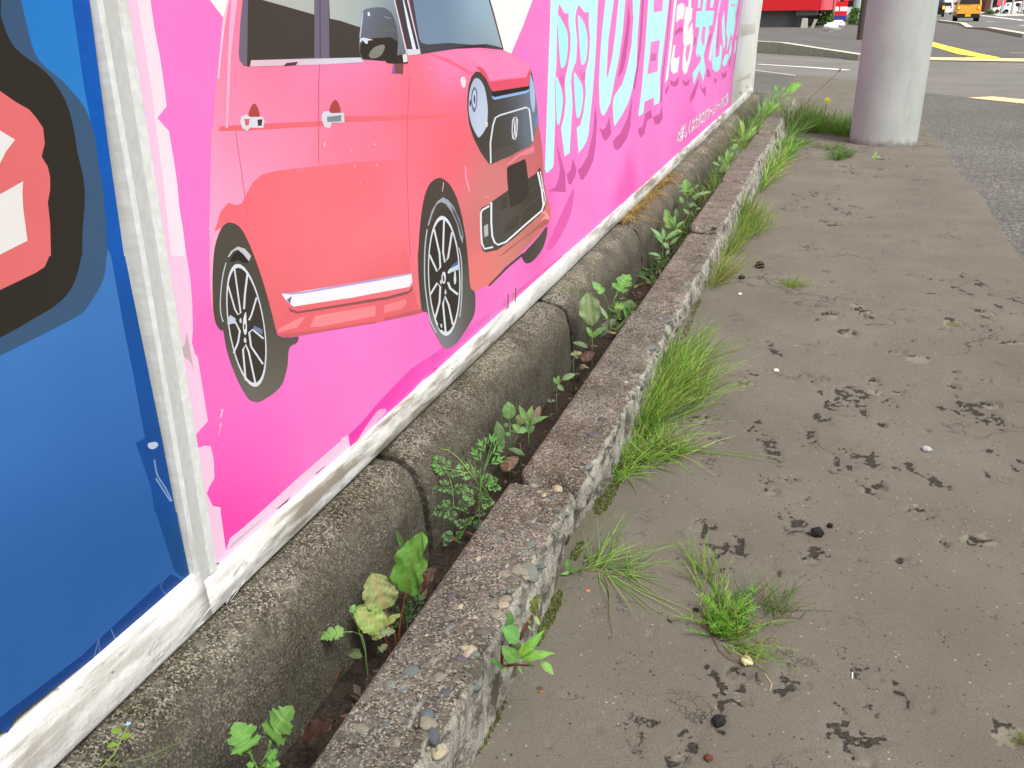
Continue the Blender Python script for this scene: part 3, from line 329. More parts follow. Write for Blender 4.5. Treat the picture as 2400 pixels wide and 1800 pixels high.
('pink','printed_wheel',9,'p',(80,73,66),[(903.3,365.9),(909.5,364.7),(915.5,366),(921.1,369.7),(926.2,375.8),(930.4,384.1),(933.8,394.3),(936.1,406.1),(937.4,418.9),(937.5,432.5),(936.5,446.3),(934.5,459.8),(931.4,472.7),(927.6,484.6),(922.9,495),(917.7,503.8),(912.1,510.6),(906.3,515.4),(900.4,518),(894.6,518.4),(889.1,516.7),(884,512.8),(879.4,506.9),(875.5,499.2),(872.4,489.9),(870.1,479.2),(868.7,467.4),(868.3,454.9),(868.9,441.9),(870.5,428.8),(873,416.1),(876.4,404),(880.7,392.9),(885.7,383.3),(891.2,375.4),(897.2,369.5)]),
('pink','printed_wheel',10,'q',(228,232,240),[(891.2,518.8),(892,463.2),(888.8,462.9),(884.7,470.8),(877.5,502.8),(894.2,518.3),(895.1,462.4),(886.8,461.9),(881.7,471.1),(874.6,503.1)]),
('pink','printed_wheel',10,'q',(228,232,240),[(915.8,507.8),(904.9,483.3),(899.2,466.1),(919.7,506.5),(908.7,482),(903.1,464.8)]),
('pink','printed_wheel',10,'q',(228,232,240),[(928.4,472.7),(912.2,453.4),(906.8,449.7),(931.7,471.1),(915.3,451.7),(909.7,447.7)]),
('pink','printed_wheel',10,'q',(228,232,240),[(935.5,415.8),(914.3,435.5),(903.7,433.9),(904,414.8),(924.5,383.1),(932.7,414.9),(912.5,433.9),(907.3,432.5),(907.6,414.5),(927.9,383.2)]),
('pink','printed_wheel',10,'q',(228,232,240),[(906.7,364.6),(901.4,409.2),(896.1,421.2),(886.8,417.2),(884,376.8),(903,365.6),(897.8,409.9),(894.3,419.6),(890.4,415.9),(887.6,375.6)]),
('pink','printed_wheel',10,'q',(228,232,240),[(865,457.8),(880.1,453.6),(885.5,441.7),(878.9,429.4),(867.6,419.9),(865.3,460),(882.3,454.8),(889.1,440.8),(882.1,427.6),(870.5,417.9)]),
('pink','printed_wheel',11,'p',(205,214,228),[(865.9,463),(872.7,466.7),(882.1,458.9),(881.1,454.3),(865.7,456.3)]),
('pink','printed_wheel',11,'p',(120,135,170),[(917.5,438.5),(933.6,428.1),(933,421),(914.9,434.2)]),
('pink','printed_wheel',10,'s',(236,238,242),[(897.4,454.1),(903.8,461),(903.6,452.1),(901.2,436.7),(896.3,433.3),(894.2,443)]),
('pink','printed_wheel',11,'s',(90,82,80),[(896.9,446.2),(900,447.2),(899,440.4),(896.4,440.3)]),
('pink','printed_wheel',10,'s',(222,226,232),[(889.5,455.5),(893,456.4),(892.6,450.6),(889.5,451.6)]),
('pink','printed_wheel',10,'s',(222,226,232),[(892.5,427.4),(895.7,430.4),(897.8,424.6),(894.9,423)]),
('pink','printed_wheel',7,'s',[((1448.2,490.1),(92,84,76)),((1547.7,510.5),(100,92,82)),((1623,389.7),(90,82,74)),((1447.2,318.8),(92,86,78)),((1517.6,212),(135,134,136)),((1561.1,206.1),(150,150,154)),((1635.7,263.6),(112,106,98)),((1656.5,220.7),(104,98,90)),((1497,219.1),(150,150,155)),((1629.9,192.2),(84,78,70))],[(1423.1,419.1),(1434.4,457.8),(1452.9,495),(1472.1,514.5),(1493.7,523.1),(1522.2,524.6),(1547,518.5),(1579.2,501.8),(1611.5,469.8),(1636.1,424.4),(1652.9,372.7),(1661.5,318.1),(1665.5,284.5),(1675.6,270.9),(1690.7,262.8),(1694,238.6),(1685.9,215.7),(1656.9,202.8),(1607.8,190.5),(1577.8,185.8),(1533.6,191.9),(1511.3,204.5),(1483.9,233.8),(1461.2,262.8),(1448.2,290.9),(1426.6,301),(1421.3,313.8),(1417.1,363.8),(1418.8,405.5)]),
('pink','printed_wheel',8,'p',(168,176,188),[(1466.4,451.1),(1487.9,471.8),(1514.1,483.6),(1541.7,486.2),(1565.2,476.9),(1590.7,460.4),(1619.8,427.8),(1635.7,396.9),(1632,377.6),(1618.9,394.5),(1607.1,421.4),(1581.9,450.4),(1553.4,471.9),(1531.8,479.5),(1509.9,478.7),(1488.8,464.6),(1471.2,447.3)]),
('pink','printed_wheel',9,'p',(100,104,112),[(1575.5,466.3),(1601.1,446.6),(1621.1,421.5),(1633.4,395.9),(1626.9,392.7),(1610.9,420.6),(1589.2,446)]),
('pink','printed_wheel',8,'q',(200,208,216),[(1461.4,443.9),(1458.3,438.1),(1453.9,429.4),(1450,419.9),(1447.1,409.6),(1444.6,397.9),(1442.7,386.3),(1441.2,375),(1440.3,363.1),(1440.3,351.1),(1441.5,338.5),(1443.7,325),(1446.2,312.1),(1448.7,299.5),(1451.7,286.7),(1456.3,274.6),(1464.5,261.7),(1474.8,248.9),(1482,240.1),(1466.2,442.6),(1463.1,436.8),(1458.6,428.1),(1454.8,418.6),(1451.9,408.3),(1449.4,396.6),(1447.5,385.1),(1446,373.7),(1445.1,361.9),(1445.1,349.9),(1446.3,337.3),(1448.5,323.8),(1451.1,310.9),(1453.6,298.3),(1456.6,285.6),(1461.2,273.7),(1469.2,261.1),(1479.5,248.4),(1486.7,239.6)]),
('pink','printed_wheel',8,'q',(196,204,214),[(1592.1,394),(1597.1,388.5),(1604.2,380.4),(1610.2,371.6),(1614.4,362.5),(1617.8,352.3),(1619.9,341.4),(1620.5,329.4),(1620,315.9),(1618.6,302.2),(1616.6,286.9),(1613.6,270.4),(1610.5,257),(1607,247.5),(1603,240.4),(1600.3,235.9),(1596.9,393.8),(1601.9,388.3),(1609.2,379.9),(1615.4,370.9),(1619.7,361.7),(1623.2,351.3),(1625.3,340.2),(1626,328),(1625.4,314.5),(1624.1,300.7),(1622,285.3),(1619.1,268.7),(1616,255.2),(1612.4,245.6),(1608.4,238.4),(1605.7,233.9)]),
('pink','printed_wheel',9,'p',(88,80,74),[(1461.4,424.2),(1478.1,448.6),(1508,462.2),(1537.8,467.7),(1563.4,459.9),(1588.4,437.2),(1609.3,402.7),(1617.2,376.4),(1606.9,375.7),(1586.5,416.8),(1561.5,439.8),(1536.1,450.8),(1510.4,450.4),(1487.2,435.4),(1470.4,410.8)]),
('pink','printed_wheel',10,'p',(230,236,242),[(1530,219.1),(1543.9,216.3),(1557.7,217.3),(1570.8,222.2),(1582.8,231),(1593.3,243.2),(1601.9,258.5),(1608.2,276.5),(1612.1,296.3),(1613.4,317.5),(1612.1,339.1),(1608.3,360.4),(1602.2,380.8),(1594.1,399.6),(1584.1,416.3),(1572.8,430.3),(1560.4,441.3),(1547.4,449),(1534.1,453.4),(1521,454.4),(1508.4,451.9),(1496.6,446.3),(1486,437.5),(1476.7,426),(1469.1,412),(1463.3,395.9),(1459.5,378.1),(1457.7,359),(1458.1,339.3),(1460.8,319.3),(1465.5,299.6),(1472.3,280.8),(1481,263.5),(1491.5,248.2),(1503.3,235.3),(1516.3,225.5)]),
('pink','printed_wheel',11,'p',(76,68,62),[(1530,226.9),(1543,224.4),(1555.9,225.4),(1568.1,230.1),(1579.3,238.2),(1589.1,249.7),(1597.1,264),(1603,280.7),(1606.6,299.2),(1607.8,318.9),(1606.7,339.1),(1603.2,359.1),(1597.5,378.2),(1589.9,395.8),(1580.6,411.3),(1570,424.5),(1558.5,434.8),(1546.3,442.2),(1533.9,446.3),(1521.6,447.3),(1509.7,445),(1498.7,439.7),(1488.6,431.6),(1479.9,420.7),(1472.8,407.6),(1467.3,392.5),(1463.7,375.7),(1462.1,357.9),(1462.6,339.3),(1465,320.5),(1469.5,302.1),(1475.9,284.5),(1484.1,268.3),(1493.9,254),(1505,242.1),(1517.2,232.9)]),
('pink','printed_wheel',12,'q',(226,234,240),[(1490.1,437.2),(1510.1,388.1),(1511.1,361.8),(1503.1,355.9),(1472,395.4),(1498.1,436.2),(1518.5,386.6),(1519.4,359.3),(1496.6,355.4),(1464.6,395.9)]),
('pink','printed_wheel',12,'q',(226,234,240),[(1537.5,444.8),(1526.7,387.3),(1534.7,363.4),(1558.3,367.3),(1582.2,411.5),(1546,443),(1535.3,385.3),(1541.7,363.9),(1549.9,370.2),(1573.4,413.9)]),
('pink','printed_wheel',12,'q',(226,234,240),[(1600.2,349.6),(1555.5,344.7),(1548.4,340.7),(1607.6,344.6),(1563.2,339.9),(1557.9,336.5)]),
('pink','printed_wheel',12,'q',(226,234,240),[(1466.9,320.1),(1500,332.5),(1507.1,324.2),(1500.5,296.4),(1475.6,270.8),(1460.2,323.8),(1495.2,336.6),(1515.6,322.3),(1508.8,293.4),(1483.5,267.4)]),
('pink','printed_wheel',12,'q',(226,234,240),[(1532.8,224.7),(1525.2,285.7),(1530.5,297.8),(1544.6,276.3),(1561,231.7),(1523.9,227.3),(1516.6,288.2),(1533,300.5),(1553.3,274.7),(1570.1,229.5)]),
('pink','printed_wheel',12,'q',(226,234,240),[(1543.8,322.6),(1555.6,306.4),(1594.6,282.4),(1553.7,321.5),(1564.1,306.8),(1601.9,283.8)]),
('pink','printed_wheel',13,'p',(200,220,235),[(1567,341.7),(1605.6,344.2),(1605.8,332.4),(1558.8,337.8)]),
('pink','printed_wheel',14,'p',(95,115,165),[(1567.6,349.2),(1603.9,350.8),(1604.1,343),(1567.2,344.8)]),
('pink','printed_wheel',12,'s',(220,236,240),[(1584.6,335.6),(1590.1,329.5),(1590.6,312.2),(1582.1,308.2),(1579.1,320)]),
('pink','printed_wheel',12,'s',(236,238,242),[(1518.6,339.3),(1525.1,347.4),(1536.3,345.2),(1539.1,333.8),(1534.3,324.5),(1523.1,327.6)]),
('pink','printed_wheel',13,'p',(80,74,78),[(1523.1,339.7),(1527.7,343.7),(1533.2,333.9),(1532.6,328),(1525.1,330)]),
('pink','printed_wheel',14,'s',(210,215,220),[(1510.3,334.1),(1518,335.8),(1519,327.2),(1513.4,328)]),
('pink','printed_wheel',12,'s',(215,218,222),[(1530.5,305.7),(1535,312.8),(1540,304.5),(1535.8,301.1)]),
('pink','printed_wheel',13,'p',(70,60,58),[(1488.9,253.8),(1515.4,253.1),(1517.6,236.7),(1502.5,240.1)]),
('pink','printed_wheel',14,'s',(200,215,240),[(1503.7,252.2),(1512.8,247.7),(1510.3,242.2),(1504.9,245.6)]),
('pink','printed_wheel',2,'s',[((2256,246.4),(100,94,84)),((2068.7,246.2),(92,84,78)),((2178,230.6),(110,106,98))],[(2007.3,262.4),(2037.7,264.5),(2146.4,276.1),(2223.1,287.3),(2218.6,262),(2187.5,238.7),(2133.3,227.6),(2081.1,226.7),(2037.3,236.6)]),
('pink','printed_car',4,'p',(112,92,88),[(1770.9,253.5),(1860.5,261),(1882,264.3),(2019.1,267.1),(2012.9,259.1),(1903.5,257),(1849.6,253.1),(1784,249)]),
('pink','printed_grille',6,'p',[((1739.3,685.1),(90,84,76)),((1807.4,580.5),(92,85,76)),((1947.4,619.1),(100,100,104)),((2071.2,608.4),(120,130,145)),((1831.4,534.3),(98,92,82)),((1683.3,562.1),(86,78,70))],[(1680.1,652.7),(1688.7,673.2),(1704.2,687.6),(1730,695.7),(1755.6,692.4),(1785.7,678.2),(1812,657.1),(1825.7,651.2),(2067.3,644.7),(2082.2,670.9),(2088.2,678.1),(2109,652.3),(2140,583.7),(2144.5,561.9),(2127.5,542.3),(2102.5,514.8),(2078,509.1),(1808.3,506.6),(1789.6,511.7),(1745.4,540),(1704.2,575.3),(1685.2,602.3),(1677.2,631.8)]),
('pink','printed_headlight',7,'s',[((1715.2,678.8),(175,188,210)),((1701.3,648.3),(165,180,212)),((1772.8,642.4),(225,238,250)),((1759.5,627.2),(236,242,250)),((1698.9,616.8),(150,170,215)),((1744.6,587.5),(190,205,235)),((1769.7,593.1),(215,225,240)),((1786.7,665.9),(150,165,190))],[(1684.6,633.9),(1692,660.3),(1711.7,678.7),(1729,683.5),(1754.4,677.3),(1777.7,659.6),(1790.8,628.8),(1790.4,606.2),(1779.9,584.5),(1742.9,570.3),(1725.6,575.7),(1701.3,596.2),(1688.2,616.4)]),
('pink','printed_headlight',8,'s',(112,124,156),[(1698.4,642.7),(1703.8,659.4),(1719.2,668.2),(1733.4,657.1),(1731.9,636.9),(1720.1,622),(1707.4,623.2)]),
('pink','printed_headlight',9,'s',(205,216,238),[(1704.5,642.2),(1709.7,656.1),(1720.7,662.4),(1727.2,651.8),(1725.4,637.5),(1715.3,628.2)]),
('pink','printed_headlight',10,'s',(80,90,130),[(1710.8,644.5),(1717,654.1),(1722.4,646.4),(1718.6,635.2)]),
('pink','printed_headlight',9,'s',(70,80,120),[(1690,643.4),(1698.5,645.5),(1697.8,637),(1691.3,633.3)]),
('pink','printed_headlight',8,'s',(225,222,228),[(1775.7,594.1),(1789.5,594.1),(1789,586.6),(1777.4,584.8)]),
('pink','printed_headlight',7,'s',[((2087.7,654.1),(150,185,230)),((2104.2,615.1),(190,210,235)),((2097.4,596.5),(170,195,225))],[(2080.8,666),(2092.1,666.1),(2110,642),(2119.2,613.6),(2114.9,591.3),(2103.8,582.8),(2084.5,606.2),(2075.8,637.6)]),
('pink','printed_headlight',7,'p',(112,142,205),[(2114.8,565),(2139.8,580.2),(2139.8,562.4),(2130.4,547.3),(2121,546.6)]),
('pink','printed_headlight',8,'p',(90,84,80),[(2081.8,670.9),(2086,677.4),(2102.6,657.8),(2099.6,652.9),(2089.5,665.4)]),
('pink','printed_grille',8,'p',(62,55,50),[(1815.9,650.8),(2075.7,644.4),(2072.7,637.9),(2049.3,636.2),(1834.2,639.3),(1817.9,643.8)]),
('pink','printed_grille',9,'p',(152,188,238),[(1817.7,643.8),(1834,639.3),(2049.1,636.2),(2072.5,638.2),(2069.5,632.7),(2049.1,630.2),(1833.7,633.9),(1822.1,637.9)]),
('pink','printed_grille',7,'q',(230,236,248),[(1809.2,508.4),(1808.6,550.2),(1826.6,583.7),(1840.9,596.4),(1868.1,598.5),(1955.6,598),(2049.8,597.7),(2066.9,593.2),(2078.3,563.4),(2093.2,517.6),(1799.8,509.7),(1799.3,551.5),(1817.3,585.3),(1833.1,598.9),(1864.8,601.8),(1952.6,601.4),(2048.3,601.2),(2078.2,593.2),(2090.2,562.5),(2105.4,516.4)]),
('pink','printed_badge',7,'q',(236,238,246),[(1952.4,578.4),(1960.4,584.5),(1972.7,584.6),(1981.7,578.7),(1978,560.9),(1973.8,544.7),(1961.5,539.2),(1952.3,542.4),(1949.6,557.4),(1952.4,578.4),(1945.9,579.3),(1955.5,586.2),(1975.8,586.1),(1988.4,578.2),(1984.7,560),(1980.3,543.5),(1964.8,537),(1946,542.6),(1943.1,558.1),(1945.9,579.3)]),
('pink','printed_badge',8,'q',(238,240,248),[(1955.8,583.9),(1960,559.5),(1952.5,542.5),(1961.8,583.4),(1966,558.8),(1958.4,541.6)]),
('pink','printed_badge',9,'q',(238,240,248),[(1974.1,582.2),(1963.6,559.1),(1968.6,542.5),(1980.1,581.3),(1969.6,558.4),(1974.7,542)]),
('pink','printed_badge',10,'q',(238,240,248),[(1962.2,557.8),(1968.7,557.7),(1959.8,560.3),(1966.3,560.3)]),
('pink','printed_grille',7,'q',(122,118,110),[(1824,528.5),(1960.9,525.1),(1822.7,529.9),(1959.5,526.6)]),
('pink','printed_grille',8,'q',(122,118,110),[(1823.5,523.6),(1960.6,520.1),(1822.3,525),(1959.2,521.6)]),
('pink','printed_grille',9,'q',(122,118,110),[(1823.1,518.6),(1960.3,515),(1821.9,520.1),(1958.8,516.6)]),
('pink','printed_grille',7,'q',(122,118,110),[(1823.2,513.6),(1960.5,509.9),(1821.9,515),(1959,511.5)]),
('pink','printed_grille',7,'q',(122,118,110),[(1822.9,508.6),(1960.4,504.9),(1821.7,510),(1958.9,506.4)]),
('pink','printed_grille',5,'p',[((1801.8,476.8),(92,84,76)),((1972.9,448.9),(96,88,78)),((1880.8,389),(100,94,84)),((1822.8,363.3),(108,104,96)),((2069.3,382.4),(90,82,74)),((1770.5,392.9),(96,98,98)),((1939.4,357.7),(96,88,78))],[(1740,427.5),(1764.3,427.6),(1792.7,425.9),(1807.4,429.2),(1910.1,433.9),(1915,435.9),(1909.8,457.2),(1908.8,483.9),(1924.8,486.5),(2038.5,484.8),(2048.1,474.8),(2062.6,435.9),(2116,437.3),(2140,442.6),(2159.5,448),(2170.4,435.7),(2205.6,372.3),(2212.2,344.5),(2190.7,332.4),(2206.1,335.7),(2165.3,330.2),(1935.6,315.9),(1835.3,316.8),(1761.8,329.3),(1741.1,339.2),(1734.9,361.9),(1732.2,399),(1733.6,420.3)]),
('pink','printed_grille',6,'q',(118,114,106),[(1839.9,397.5),(1998,389.7),(1838.4,399),(1996.2,391.3)]),
('pink','printed_grille',6,'q',(118,114,106),[(1844.9,389.4),(2000.6,383.6),(1843.2,390.9),(1998.6,385.2)]),
('pink','printed_grille',6,'q',(118,114,106),[(1849.9,381.2),(2003.2,377.4),(1848.1,382.8),(2001.1,379)]),
('pink','printed_grille',6,'q',(118,114,106),[(1855,373),(2005.8,371.2),(1853,374.6),(2003.5,372.9)]),
('pink','printed_grille',6,'q',(118,114,106),[(1860.1,364.8),(2008.4,365),(1858,366.3),(2005.9,366.6)]),
('pink','printed_grille',6,'q',(118,114,106),[(1865.3,356.4),(2011,358.7),(1863,358),(2008.4,360.4)]),
('pink','printed_grille',6,'q',(118,114,106),[(1870.5,348),(2013.6,352.4),(1868.1,349.6),(2010.8,354.1)]),
('pink','printed_grille',6,'q',(118,114,106),[(1875.7,339.6),(2016.2,346.1),(1873.2,341.2),(2013.3,347.8)]),
('pink','printed_grille',6,'q',(118,114,106),[(1881,331),(2018.8,339.8),(1878.3,332.7),(2015.8,341.5)]),
('pink','printed_grille',6,'q',(66,60,54),[(1872.1,417.7),(1903.6,418.3),(1869.4,419.7),(1900.9,420.3)]),
('pink','printed_grille',7,'q',(66,60,54),[(1889,361.7),(1988.8,358.3),(1886.8,363.5),(1986.4,360.2)]),
('pink','printed_grille',6,'q',(66,60,54),[(1871.8,411.7),(1903.4,412.2),(1869.1,413.6),(1900.6,414.1)]),
('pink','printed_grille',7,'q',(66,60,54),[(1888.8,355.4),(1988.7,352.9),(1886.5,357.3),(1986.2,354.8)]),
('pink','printed_grille',6,'q',(66,60,54),[(1871.5,405.6),(1903.1,406),(1868.9,407.6),(1900.4,408)]),
('pink','printed_grille',7,'q',(66,60,54),[(1888.6,349.2),(1988.6,347.5),(1886.2,351),(1986,349.4)]),
('pink','printed_grille',7,'q',(66,60,54),[(1871.1,399.6),(1902.7,399.9),(1868.4,401.5),(1900,401.9)]),
('pink','printed_grille',8,'q',(66,60,54),[(1888.2,343),(1988.4,342.1),(1885.7,344.8),(1985.7,344)]),
('pink','printed_grille',7,'q',(116,112,104),[(2011.1,369),(2156.2,375.2),(2008.3,370.6),(2153,376.9)]),
('pink','printed_grille',6,'q',(116,112,104),[(2074.8,402.4),(2146.2,404),(2072.2,404.1),(2143.4,405.7)]),
('pink','printed_grille',7,'p',(80,72,64),[(1910.4,483.7),(1924.5,486.6),(2038.1,484.2),(2046.9,475),(2062.2,434.9),(2068.7,396.8),(2001.3,388.7),(1929.4,393.1),(1916.7,435.6),(1909.4,457.3)]),
('pink','printed_grille',6,'q',(240,242,248),[(1786.8,425),(1743.7,424.6),(1732.9,418.8),(1731.8,386.9),(1734.9,355.4),(1753.8,336.9),(1810.5,327.7),(1792.1,420.6),(1750.4,420.4),(1743.4,416.5),(1742.3,384.8),(1745.5,353.7),(1757.6,339.6),(1808.1,332.1)]),
('pink','printed_grille',6,'q',(245,247,250),[(1797.2,429.3),(1794.8,385.9),(1799.4,355.8),(1814.2,337.7),(1840.4,325.3),(1898.1,318.8),(2049.8,327.9),(2180.9,334.4),(2198.2,346.1),(2182.3,388.8),(2148.2,438.6),(1808.4,427.2),(1806,383.6),(1810.7,353.9),(1824,337.6),(1840.1,329.3),(1890.8,323.8),(2040.6,333.1),(2169.4,339.7),(2182.4,349.2),(2167,390.7),(2133.5,440)]),
('pink','printed_grille',7,'q',(232,236,244),[(2157.7,437.9),(2180.4,398.6),(2201.1,363.1),(2193.7,345.7),(2165.6,437.1),(2188.5,397.7),(2209.5,361.8),(2202,343.8)]),
('pink','printed_grille',6,'p',(190,196,196),[(1753.9,387.1),(1779.4,386.9),(1780.5,361.6),(1756.6,362.9)]),
('pink','printed_grille',8,'q',(225,230,235),[(2157.4,401.6),(2177.5,383.8),(2171,400.8),(2191.3,382.9)]),
('pink','printed_shadow',2,'p',(216,98,168),[(2306.6,491.8),(2337.3,458.3),(2393.4,399.5),(2404,343.7),(2224,377.2),(2302.9,375.5),(2332.2,392.8),(2342.6,417.5),(2322.7,450.4)]),
('pink','printed_shadow',2,'p',(216,98,168),[(2476.9,424.5),(2517.4,386.6),(2505.6,371.2),(2460.4,355),(2435.5,359.2),(2409.7,390.7),(2449.8,394.9)]),
('pink','printed_shadow',3,'p',(216,98,168),[(2726.8,546.6),(2752.3,493),(2744.7,425.7),(2719.6,383.3),(2645.4,355.6),(2590.8,346.4),(2563.3,353.1),(2530.3,384.6),(2569.8,385.2),(2640.9,405.8),(2701.5,465)]),
('pink','printed_shadow',2,'p',(216,98,168),[(2919.9,491.9),(2955.9,435.2),(2891.2,421.3),(2847.2,429.1),(2779.7,474.1),(2827.5,460.7),(2874.8,463.6)]),
('pink','printed_shadow',2,'p',(216,98,168),[(3286.7,528.5),(3266.9,425.4),(3207.6,387.3),(3108.7,368.6),(3047.5,369.1),(2997.6,385.7),(2988.3,409.2),(3099.8,420.9),(3207.4,457.9)]),
('pink','printed_shadow',2,'p',(216,98,168),[(3659.9,442.4),(3693.4,411.3),(3579.2,408.5),(3542.2,366.6),(3467.1,358.4),(3399.1,397.1),(3503.2,399.5),(3539.6,441)]),
('pink','printed_shadow',2,'p',(216,98,168),[(3913.9,448),(3943.7,382.9),(3882.8,367.3),(3772.9,373),(3710.8,409.5),(3870.3,408.8)]),
('pink','printed_shadow',2,'p',(216,98,168),[(3975.7,492.4),(4065.7,517.2),(4055.1,489.6),(3992.9,469.3)]),
('pink','printed_shadow',2,'p',(216,98,168),[(4339.6,525.4),(4329.8,492.7),(4221.8,487.1),(4110.6,504.7),(4072.6,526.2),(4213.2,510.5)]),
('pink','printed_shadow',2,'p',(216,98,168),[(4705.9,495.6),(4678.8,468.6),(4553.5,465),(4445.7,491.5),(4452.8,503.1),(4569.8,484.9)]),
('pink','printed_shadow',2,'p',(216,98,168),[(3156.5,823.6),(3190.8,776.4),(3170.8,717),(3144.5,657.6),(3102.8,616.2),(3028.1,600.3),(3071,660.9),(3129,741.8)]),
('pink','printed_shadow',2,'p',(216,98,168),[(3383.4,871.7),(3425.9,872.4),(3406.1,685),(3324.1,546.4),(3282.4,549.4),(3363.1,686.4)]),
('pink','printed_shadow',2,'p',(216,98,168),[(3978.4,882.4),(4016.7,883),(3965.9,695.9),(3914.9,563.6),(3904.4,448.6),(3857,452.8),(3891.1,579.9),(3946.8,696.4)]),
('pink','printed_shadow',2,'p',(216,98,168),[(4156,721.8),(4278.7,736.8),(4370.9,730.5),(4355.9,711.4),(4244.6,712.2),(4153.6,700.2)]),
('pink','printed_shadow',2,'p',(216,98,168),[(4728,403.6),(5012.2,473),(5040.8,455.7),(4898.9,389.6),(4743,370.3)]),
('pink','printed_shadow',2,'p',(216,98,168),[(5065.6,446.3),(5211.3,404.4),(5337.4,411.4),(5371,351.1),(5147.4,406.5)]),
('pink','printed_shadow',2,'p',(216,98,168),[(5679.1,429),(5865.1,418.5),(5807,386.9)]),
('pink','printed_shadow',2,'p',(216,98,168),[(6052.8,443.2),(6224.6,423.8),(6362.9,441.1),(6392.6,401),(6188.7,391.6)]),
('pink','printed_shadow',2,'p',(216,98,168),[(5357.2,681.1),(5460,681.2),(5326.8,629.9),(5214.3,586.9)]),
('pink','printed_shadow',2,'p',(216,98,168),[(4760.9,681.9),(4835.6,680),(4794,646.9),(4748.8,639.8)]),
('pink','printed_shadow',2,'p',(216,98,168),[(5337,507.4),(5473.9,482.6),(5535.9,449.1),(5363.9,459.8)]),
('pink','printed_shadow',2,'p',(216,98,168),[(5744.7,717.7),(5771,782.6),(5779.2,594.9),(5723.6,591.8)]),
('pink','printed_shadow',2,'p',(216,98,168),[(6556.9,608),(6644.2,611.3),(6621.7,488.6),(6536.9,445.6),(6492.6,465.5)]),
('pink','printed_shadow',2,'p',(252,112,188),[(2323,646.1),(2374.1,652.3),(2383.1,619.4),(2353,623.4)]),
('pink','printed_shadow',2,'p',(252,112,188),[(2532.9,646.9),(2567.4,640.8),(2601.5,649.1),(2595.4,618.6),(2559.9,627.1)]),
('pink','printed_character1',3,'p',(204,255,255),[(2244.6,851.2),(2239.9,767.7),(2225.6,654),(2202.3,436.9),(2212.6,426.7),(2226.5,423.2),(2243.8,426.7),(2272.1,428.2),(2280.5,436.7),(2293.7,550.9),(2286.2,635.6),(2300.4,676.9),(2303.3,757.8),(2310.1,801.9),(2320,819.4),(2370.9,797.3),(2410.2,797.1),(2409.1,774.2),(2429.7,746),(2431.9,708.3),(2410.8,671.2),(2385.5,644.1),(2381.1,625.3),(2392.1,585.8),(2378.6,548),(2348.1,520),(2387.4,441.3),(2438.7,444.5),(2450.9,514.7),(2463.7,569.8),(2442.6,630.7),(2450.9,649.7),(2473.7,667.9),(2493.4,676.7),(2502.2,725),(2476.7,782.8),(2488.7,805.3),(2511.8,818.5),(2571.2,799.4),(2623,799.3),(2624.4,765.6),(2642.8,731),(2634.1,680.3),(2601.5,647),(2593.2,620.8),(2606.5,588.7),(2584.2,538.1),(2551.8,505.7),(2511,501.8),(2535.7,430.2),(2583.5,437.8),(2627.5,451.8),(2648.9,471.1),(2663.6,513.2),(2689.6,582.3),(2712.8,676.8),(2728.8,831.6),(2727.5,859.9)]),
('pink','printed_character1',4,'s',(186,255,255),[(2310.2,793.1),(2353.4,778.5),(2398.8,752.3),(2408.1,718.5),(2391,681.6),(2358.1,667.4),(2335.8,678.7),(2315.6,739.7)]),
('pink','printed_character1',2,'s',(186,255,255),[(2514,792),(2573.8,772.2),(2611.5,735.8),(2614.6,701.5),(2599.4,673.7),(2569.7,665),(2543.1,678.3),(2506.9,776.8)]),
('pink','printed_character1',4,'s',(186,255,255),[(2294,649.8),(2337.8,626.4),(2361.1,598.1),(2358.6,569.4),(2337.6,536.7),(2315.8,531.3),(2304.1,555.5)]),
('pink','printed_character1',2,'s',(186,255,255),[(2483.3,648.8),(2534.4,626.7),(2570.5,601.8),(2573.4,566.3),(2549.9,533.1),(2520.4,527.7),(2498.1,548.4),(2471.8,638.7)]),
('pink','printed_character2',2,'p',(204,255,255),[(2822.4,861.6),(2821.2,832.4),(2787.1,748.4),(2767.7,663.6),(2765.4,598.4),(2779.9,541.8),(2805.7,512.3),(2832.7,502.8),(2858.7,504.9),(2930.6,533.2),(2986.9,606.5),(3035.4,662.5),(3080.5,742.7),(3105.7,834.8),(3117.8,866.9),(3007.6,864.9),(3001.4,833.9),(2967.2,733.7),(2933.2,667),(2876.7,608.8),(2864,625.4),(2876.7,724.8),(2935.4,833.4),(2941.6,863.7)]),
('pink','printed_character2',3,'p',(204,255,255),[(3203.7,868.4),(3216.7,835.7),(3242,776),(3226.8,691),(3163.7,620.1),(3097.1,577.7),(2983.9,550),(2964.2,530.3),(2976.1,488.5),(2998.9,452.1),(3114.6,477.2),(3210.4,508.9),(3281,554.7),(3334.9,623.5),(3329.1,712.8),(3349.5,836.8),(3348.5,871)]),
('pink','printed_character3',3,'p',(204,255,255),[(3498.6,873.7),(3500.3,838.1),(3479.7,682.5),(3451.9,550.5),(3402.5,446),(3425.2,442.4),(3499.7,444.8),(3512.9,485.4),(3715.4,484.1),(3715,454.8),(3829.6,452.1),(3852.9,465.2),(3826,554),(3880.9,669),(3954,841.9),(3962.9,882.1)]),
('pink','printed_character3',4,'p',(255,150,224),[(3610,877),(3619.3,798),(3803.2,800.4),(3821.8,880.9)]),
('pink','printed_character3',4,'p',(255,150,224),[(3592,693.6),(3783,695.1),(3763.3,644.5),(3765.1,579.6),(3542.8,581.3),(3579.3,652)]),
('pink','printed_character3',5,'p',(226,116,178),[(3611.2,650.7),(3727,650.2),(3717.6,623.7),(3602,624.9)]),
